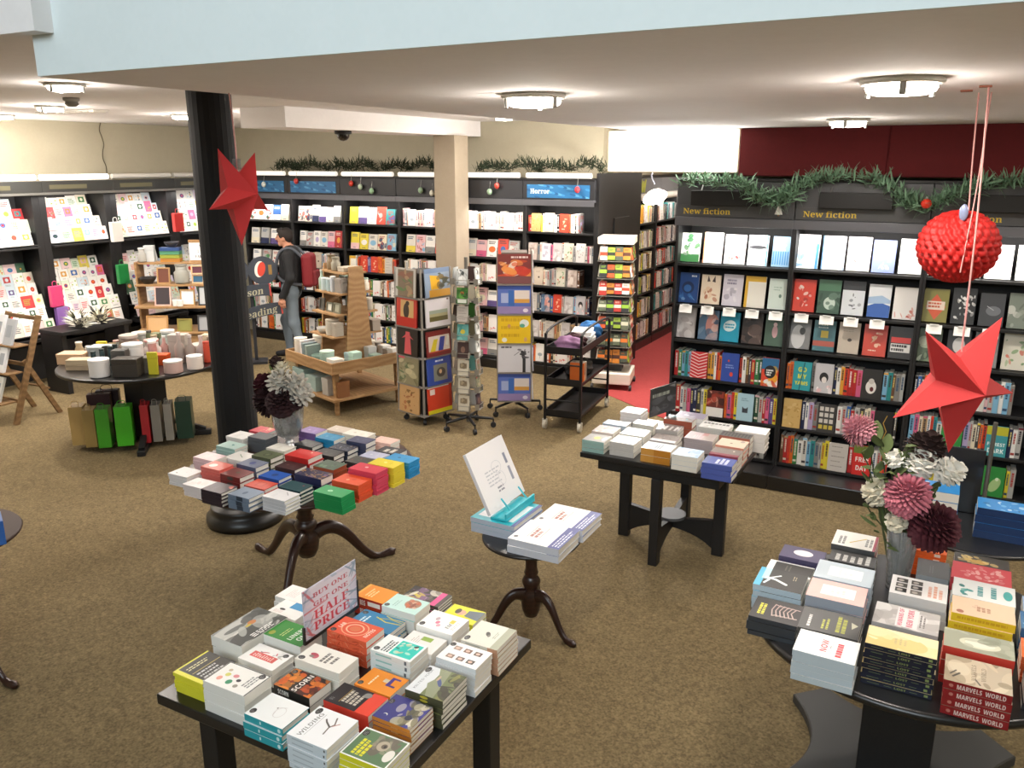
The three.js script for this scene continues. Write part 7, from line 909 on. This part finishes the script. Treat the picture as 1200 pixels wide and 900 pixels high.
// ---------------------------------------------------------------- tiered pine shelf of frames behind the gift table
{ const P = V(-8.52, 0, -7.05), a = 0.55, t = thing('tiered_shelf', 'stepped pine shelf of picture frames beside the black column', 'display unit', [P.x, 0, P.z], a);
  for (const s of [-1, 1]) mesh('side_panel', uvMetres(bx(s * 0.52 - 0.012, s * 0.52 + 0.012, 0, 1.35, -0.35, -0.1, 0.003)), matPine, t);
  for (const [y, z] of [[1.34, -0.15], [1.08, -0.05], [0.82, 0.05], [0.52, 0.18]]) mesh('shelf', uvMetres(bx(-0.53, 0.53, y - 0.025, y, -0.35, z, 0.003)), matPine, t);
  mesh('drawer_front', uvMetres(merge([bx(-0.53, 0.53, 0.1, 0.28, -0.3, 0.16, 0.004), bx(-0.53, 0.53, 0.3, 0.48, -0.3, 0.16, 0.004)])), matPine, t);
  const at = (x, y, z) => { const v = V(x, y, z).applyAxisAngle(V(0, 1, 0), a).add(P); return [v.x, v.y, v.z]; }, W = 'on the stepped pine shelf';
  const put = (sh, x, y, z, s, c, l) => gift(sh, ...at(x, y, z), s, c, `${l} ${W}`, undefined, a);
  const lb = thing('letter_board', 'white letter board with three lines of black capitals on the stepped pine shelf', 'sign', at(0.3, 1.341, -0.22), a);
  mesh('frame', merge([bx(-0.18, 0.18, 0, 0.02, -0.02, 0.02), bx(-0.18, 0.18, 0.24, 0.27, -0.02, 0.02)]), matPine, lb); const pm = textPanel(0.36, 0.22, '#eef0f2', (x, w, h) => { x.fillStyle = '#55565a'; x.textAlign = 'center'; x.textBaseline = 'middle'; x.font = `bold ${h * 0.22}px monospace`; x.fillText('YOUR', w / 2, h * 0.2); x.fillText('I D OR', w / 2, h * 0.5); x.fillText('FAMILYTO', w / 2, h * 0.8); }); mesh('panel', bx(-0.178, 0.178, 0.02, 0.24, -0.012, 0.012), [0, 1, 2, 3, 4, 5].map((i) => (i === 4 ? pm : M(0xe8e8e6, 0.5))), lb);
  for (let i = 0; i < 4; i++) put('box', -0.12, 1.341 + i * 0.045, -0.25, [0.24, 0.042, 0.12], [0xb07a34, 0x8f9a3a, 0x4c8a6a, 0x2c4a80][i], `${['amber', 'olive', 'teal', 'navy'][i]} spined box in the rainbow pile`);
  put('bowl', -0.1, 1.525, -0.25, [0.09, 0.06, 0], 0x3c3c44, 'dark bowl'); put('box', -0.38, 1.341, -0.25, [0.12, 0.2, 0.06], 0xc4c8ca, 'pale grey box'); put('jar', -0.46, 1.341, -0.2, [0.05, 0.16, 0xd0d0ce], 0xa8a6a0, 'silver jar');
  for (let i = 0; i < 2; i++) for (let j = 0; j < 2; j++) put('frame', 0.22 + i * 0.16, 1.081 + j * 0.115, -0.12, [0.15, 0.11, j ? 0x5c2c3c : 0x2c5a7a], 0xd2b088, `${['lower', 'upper'][j]} ${['left', 'right'][i]} wooden card frame`);
  put('jar', 0.02, 1.081, -0.14, [0.09, 0.22, 0x8a8a84], 0x9a9a92, 'grey pebble-filled jar'); put('frame', -0.2, 1.081, -0.12, [0.16, 0.2, 0x6a3c2c], 0xb08a5a, 'wooden frame with reddish picture'); put('bowl', -0.4, 1.081, -0.15, [0.1, 0.08, 0], 0x2c2a2a, 'black bowl');
  put('frame', -0.2, 0.821, -0.02, [0.2, 0.24, 0x3c3438], 0xd8b4a8, 'pink-edged frame with dark photo'); put('frame', 0.1, 0.821, -0.02, [0.18, 0.2, 0xe4e2e0], 0x9c7a4c, 'wood frame with white print'); put('frame', 0.34, 0.821, -0.02, [0.22, 0.24, 0xb4b8ba], 0x2a2a2a, 'black beaded frame with silver print'); put('cyl', -0.04, 0.821, 0.0, [0.035, 0.07, 0xf0eeec], 0xecebe8, 'small white pot'); put('cyl', 0.02, 0.821, 0.02, [0.035, 0.07, 0xf0eeec], 0xe6e4e0, 'second small white pot');
  put('frame', -0.25, 0.521, 0.12, [0.26, 0.2, 0xcfa878], 0xb88a54, 'wide wooden frame'); put('frame', 0.08, 0.521, 0.12, [0.18, 0.16, 0x8a8a4a], 0x8a7a3a, 'olive frame'); put('frame', 0.36, 0.521, 0.12, [0.24, 0.2, 0x9a9ca0], 0x3a3a3c, 'dark frame with photo strip');
}
for (const [i, [x, z, c, n]] of [[-9.0, -6.0, 0x8a8a70, 'olive-grey'], [-8.85, -6.2, 0xd8d2bc, 'cream-white'], [-9.05, -6.3, 0x4a4a44, 'dark'], [-8.8, -5.9, 0xe2e0d4, 'white']].entries()) { // faux plants on a low dark bench
  const f = thing('foliage_bunch', `${n} bunch of artificial foliage on the low dark bench`, 'plant', [x, 0.72, z]); const gs = []; for (let k = 0; k < 60; k++) { const g = blade(rr(0.1, 0.24), 0.03, 0.8); g.rotateX(rr(0, 1.1)); g.rotateY(rr(0, 6.28)); gs.push(g); } mesh('leaves', merge(gs), petal(c), f); mesh('pot', cyl(0.05, 0.07, 0.1, 16, -0.0), M(0x3a3834, 0.6), f); }
{ const t = thing('low_bench', 'low dark bench in front of the card racks', 'bench', [-8.95, 0, -6.05], Math.PI / 2); mesh('top', uvMetres(bx(-0.45, 0.45, 0.68, 0.72, -0.2, 0.25, 0.004)), matBlack, t); for (const s of [-1, 1]) mesh('leg', uvMetres(bx(s * 0.4 - 0.03, s * 0.4 + 0.03, 0, 0.68, -0.18, 0.2, 0.004)), matBlack, t); }
// ---------------------------------------------------------------- chalk-style seasonal sign on a low rack, by the customer
{ const O = [-8.05, 0, -7.8], a = 0.75, t = thing('painted_sign', 'dark painted sign of round plates and lettered ribbons beside the customer', 'sign', O, a);
  const face = (w, h, draw) => { const c = canvas(256, Math.round(256 * h / w)), x = c.getContext('2d'); x.fillStyle = '#343a44'; x.fillRect(0, 0, c.width, c.height); draw(x, c.width, c.height); return new THREE.MeshPhysicalMaterial({ map: canvasTex(c), roughness: 0.6 }); };
  const disc = (name, x, y, r, m) => { const d = mesh(name, new THREE.CylinderGeometry(r, r, 0.02, 36).rotateY(Math.PI / 2).rotateX(Math.PI / 2).translate(x, y, 0.0), [M(0x22262c, 0.6), m, m], t); return d; };
  disc('plate', -0.2, 1.2, 0.19, face(1, 1, (x, w, h) => { x.fillStyle = '#a8813c'; for (let i = 0; i < 5; i++) { x.beginPath(); x.ellipse(w * 0.55 + (i % 2) * 16, h * (0.3 + i * 0.1), 22, 14, 0.5, 0, 7); x.fill(); } }));
  disc('plate', 0.16, 1.2, 0.18, face(1, 1, (x, w, h) => { x.fillStyle = '#e6e2da'; x.beginPath(); x.ellipse(w * 0.4, h * 0.45, 44, 74, 0.2, 0, 7); x.fill(); x.fillStyle = '#c8402f'; x.beginPath(); x.ellipse(w * 0.46, h * 0.45, 34, 66, 0.2, 0, 7); x.fill(); x.fillStyle = '#8a6a34'; x.fillRect(w * 0.7, h * 0.3, 30, 90); }));
  const ribbon = (txt, y, x0, rot) => { const s = new THREE.Shape(); s.moveTo(-0.3, -0.09); s.quadraticCurveTo(0, 0.02, 0.3, -0.02); s.lineTo(0.3, 0.13); s.quadraticCurveTo(0, 0.17, -0.3, 0.06); s.closePath(); const g = new THREE.ExtrudeGeometry(s, { depth: 0.02, bevelEnabled: false, curveSegments: 10 }), uv = g.attributes.uv, p = g.attributes.position; for (let i = 0; i < uv.count; i++) uv.setXY(i, (p.getX(i) + 0.3) / 0.6, (p.getY(i) + 0.1) / 0.28); const m = face(0.6, 0.28, (x, w, h) => { x.strokeStyle = '#b8443c'; x.lineWidth = 8; x.strokeRect(4, 4, w - 8, h - 8); x.fillStyle = '#a9a68c'; x.font = `italic bold ${h * 0.42}px serif`; x.textAlign = 'center'; x.textBaseline = 'middle'; x.save(); x.translate(w / 2, h * 0.52); x.rotate(-0.1); x.fillText(txt, 0, 0, w * 0.86); x.restore(); }); const r = mesh('ribbon', g, m, t); r.position.set(x0, y, 0.015); r.rotation.z = rot; };
  ribbon('season', 0.88, -0.05, 0.05); ribbon('reading', 0.62, 0.08, 0.12);
  mesh('post', merge([bx(-0.02, 0.02, 0.0, 1.3, -0.03, -0.005), bx(-0.14, 0.14, 0, 0.03, -0.14, 0.14)]), M(0x22242a, 0.5), t);
}
// ---------------------------------------------------------------- the customer
function sdfMesh(parts, centre, half, res, k) { // tapered capsules and ellipsoids joined by a smooth minimum, meshed, coloured by the nearest part
  const mc = new MarchingCubes(res, new THREE.MeshBasicMaterial(), false, false, 400000); mc.isolation = 0; const n = res, F = mc.field;
  const dist = (p, b) => { if (b.e) { const q = [(p[0] - b.a[0]) / b.e[0], (p[1] - b.a[1]) / b.e[1], (p[2] - b.a[2]) / b.e[2]], l = Math.hypot(...q); return (l - 1) * Math.min(...b.e); } const [ax, ay, az] = b.a, [bx_, by, bz] = b.b, vx = bx_ - ax, vy = by - ay, vz = bz - az, L = vx * vx + vy * vy + vz * vz; let h = L ? ((p[0] - ax) * vx + (p[1] - ay) * vy + (p[2] - az) * vz) / L : 0; h = Math.min(1, Math.max(0, h)); return Math.hypot(p[0] - ax - vx * h, p[1] - ay - vy * h, p[2] - az - vz * h) - (b.r[0] + (b.r[1] - b.r[0]) * h); };
  const sd = (p) => { let d = 1e3; for (const b of parts) { const e = dist(p, b); if (e > d + k * 3) continue; const h = Math.max(k - Math.abs(d - e), 0) / k; d = Math.min(d, e) - h * h * k * 0.25; } return d; };
  for (let z = 0; z < n; z++) for (let y = 0; y < n; y++) for (let x = 0; x < n; x++) F[z * n * n + y * n + x] = -sd([centre[0] + ((x - n / 2) / (n / 2)) * half, centre[1] + ((y - n / 2) / (n / 2)) * half, centre[2] + ((z - n / 2) / (n / 2)) * half]);
  mc.update(); const c = mc.count, pos = new Float32Array(c * 3), nor = new Float32Array(c * 3), col = new Float32Array(c * 3), cc = new THREE.Color();
  for (let i = 0; i < c; i++) { const p = [0, 1, 2].map((j) => centre[j] + mc.positionArray[i * 3 + j] * half); let best = 1e3, bc = 0; for (const b of parts) { const e = dist(p, b); if (e < best) { best = e; bc = b.c; } } cc.set(bc); pos.set(p, i * 3); nor.set(mc.normalArray.subarray(i * 3, i * 3 + 3), i * 3); col.set([cc.r, cc.g, cc.b], i * 3); }
  const g = new THREE.BufferGeometry(); g.setAttribute('position', new THREE.BufferAttribute(pos, 3)); g.setAttribute('normal', new THREE.BufferAttribute(nor, 3)); g.setAttribute('color', new THREE.BufferAttribute(col, 3)); return g;
}
{ const SK = 0xc08a70, JK = 0x17181b, JN = 0x6c7882, SH_ = 0x222226, SO = 0x8a8a86, C = (a, b, r0, r1, c) => ({ a, b, r: [r0, r1], c }), E = (a, e, c) => ({ a, e, c });
  // +z is the way he faces, +x his left; standing 1.72 m
  const body = [
    C([0, 0.96, 0], [0, 1.12, 0.0], 0.135, 0.135, JK), C([0, 1.12, 0], [0, 1.32, -0.015], 0.14, 0.15, JK), C([-0.13, 1.385, -0.02], [0.13, 1.385, -0.02], 0.075, 0.075, JK), C([0, 1.38, -0.02], [0, 1.5, 0.02], 0.07, 0.055, SK), C([-0.07, 1.43, -0.02], [0.07, 1.43, -0.02], 0.06, 0.06, JK),
    C([0.1, 0.9, 0], [0.1, 0.94, 0], 0.1, 0.1, JN), C([-0.1, 0.9, 0], [-0.1, 0.94, 0], 0.1, 0.1, JN),
    C([0.095, 0.88, 0.0], [0.1, 0.49, -0.03], 0.098, 0.066, JN), C([0.1, 0.49, -0.03], [0.1, 0.1, -0.12], 0.064, 0.048, JN), C([0.1, 0.055, -0.13], [0.11, 0.035, 0.06], 0.045, 0.036, SH_),
    C([-0.095, 0.88, 0.02], [-0.1, 0.5, 0.13], 0.098, 0.066, JN), C([-0.1, 0.5, 0.13], [-0.1, 0.1, 0.1], 0.064, 0.048, JN), C([-0.1, 0.055, 0.09], [-0.11, 0.035, 0.27], 0.045, 0.036, SH_),
    C([0.2, 1.38, -0.03], [0.255, 1.1, -0.06], 0.068, 0.054, JK), C([0.255, 1.1, -0.06], [0.25, 0.87, 0.06], 0.052, 0.04, JK), C([-0.2, 1.38, -0.02], [-0.25, 1.12, 0.02], 0.068, 0.054, JK), C([-0.25, 1.12, 0.02], [-0.18, 1.03, 0.24], 0.052, 0.038, JK),
    C([0.25, 0.87, 0.06], [0.25, 0.84, 0.07], 0.03, 0.028, SK), C([-0.18, 1.03, 0.24], [-0.17, 1.025, 0.265], 0.03, 0.028, SK)];
  const hy = 1.6, hz = 0.05, head = [C([0, 1.44, 0.0], [0, 1.53, 0.03], 0.056, 0.056, SK), E([0, hy, hz], [0.072, 0.105, 0.09], SK), C([0, hy - 0.08, hz + 0.05], [0, hy - 0.06, hz + 0.02], 0.036, 0.05, SK), C([0, hy + 0.015, hz + 0.088], [0, hy - 0.022, hz + 0.105], 0.011, 0.016, SK), E([0.073, hy - 0.01, hz - 0.005], [0.012, 0.03, 0.02], SK), E([-0.073, hy - 0.01, hz - 0.005], [0.012, 0.03, 0.02], SK), C([-0.022, hy - 0.052, hz + 0.09], [0.022, hy - 0.052, hz + 0.09], 0.008, 0.008, 0x8f4c44), E([0.03, hy + 0.012, hz + 0.082], [0.012, 0.008, 0.007], 0x2a1e1a), E([-0.03, hy + 0.012, hz + 0.082], [0.012, 0.008, 0.007], 0x2a1e1a), C([0.018, hy + 0.034, hz + 0.086], [0.048, hy + 0.034, hz + 0.076], 0.006, 0.005, 0x2a1e18), C([-0.018, hy + 0.034, hz + 0.086], [-0.048, hy + 0.034, hz + 0.076], 0.006, 0.005, 0x2a1e18)];
  const hand = (wx, wy, wz, s, fwd) => { const P = (a, b, c) => [wx + a * s, wy + (fwd ? c * 0.3 - b * 0.0 : -c), wz + (fwd ? c : b)]; const r = [C([wx, wy, wz], P(0, 0.005, 0.06), 0.028, 0.03, SK), C(P(0, -0.022, 0.05), P(0, 0.028, 0.05), 0.02, 0.02, SK)]; for (let i = 0; i < 4; i++) { const o = -0.03 + i * 0.02, l = [0.062, 0.074, 0.07, 0.054][i]; r.push(C(P(0, o, 0.07), P(-0.004, o, 0.07 + l * 0.5), 0.0095, 0.009, SK), C(P(-0.004, o, 0.07 + l * 0.5), P(-0.02, o, 0.07 + l * 0.92), 0.009, 0.0075, SK)); } r.push(C(P(-0.008, 0.025, 0.03), P(-0.02, 0.05, 0.06), 0.012, 0.0105, SK), C(P(-0.02, 0.05, 0.06), P(-0.024, 0.052, 0.088), 0.0105, 0.009, SK)); return r; };
  const t = thing('person', 'person in a black jacket and grey jeans with a red backpack, looking down at signs', 'person', [-7.78, 0, -8.25], Math.atan2(-0.88, 0.48));
  const gs = [sdfMesh(body, [0, 0.8, 0.05], 0.86, 110, 0.05), sdfMesh(head, [0, 1.57, 0.05], 0.17, 84, 0.012), sdfMesh(hand(0.25, 0.85, 0.065, 1), [0.25, 0.78, 0.07], 0.13, 64, 0.008), sdfMesh(hand(-0.172, 1.027, 0.258, -1, true), [-0.172, 1.04, 0.33], 0.13, 64, 0.008)];
  mesh('body', mergeGeometries(gs), new THREE.MeshPhysicalMaterial({ vertexColors: true, roughness: 0.8 }), t);
  const hair = [E([0, hy + 0.035, hz - 0.022], [0.083, 0.092, 0.092], 0), C([-0.045, hy + 0.092, hz + 0.05], [0.045, hy + 0.09, hz + 0.055], 0.03, 0.03, 0), E([0, hy + 0.0, hz - 0.05], [0.074, 0.075, 0.055], 0), E([0.06, hy + 0.04, hz + 0.01], [0.022, 0.05, 0.05], 0), E([-0.06, hy + 0.04, hz + 0.01], [0.022, 0.05, 0.05], 0)];
  const hg = sdfMesh(hair, [0, hy + 0.03, hz], 0.17, 72, 0.02); hg.deleteAttribute('color'); mesh('hair', hg, M(0x1f1612, 0.75), t);
  const b = thing('backpack', 'dark red backpack with grey straps worn by the person', 'backpack', [-7.78, 0, -8.25], t.rotation.y);
  mesh('bag', (() => { const g = new RoundedBoxGeometry(0.3, 0.44, 0.15, 5, 0.06); return g.translate(0, 1.18, -0.245); })(), M(0x7a1820, 0.7), b); mesh('pocket', new RoundedBoxGeometry(0.24, 0.2, 0.06, 4, 0.03).translate(0, 1.08, -0.335), M(0x6a141c, 0.7), b);
  for (const s of [-1, 1]) mesh('strap', (() => { const g = tube([[s * 0.1, 1.36, -0.18], [s * 0.12, 1.465, -0.06], [s * 0.125, 1.44, 0.07], [s * 0.135, 1.3, 0.135], [s * 0.15, 1.12, 0.13], [s * 0.165, 1.03, 0.02], [s * 0.13, 1.0, -0.17]], 0.02, 40, 8); return g; })(), M(0x4c5058, 0.7), b);
}
renderer.render(scene, camera);
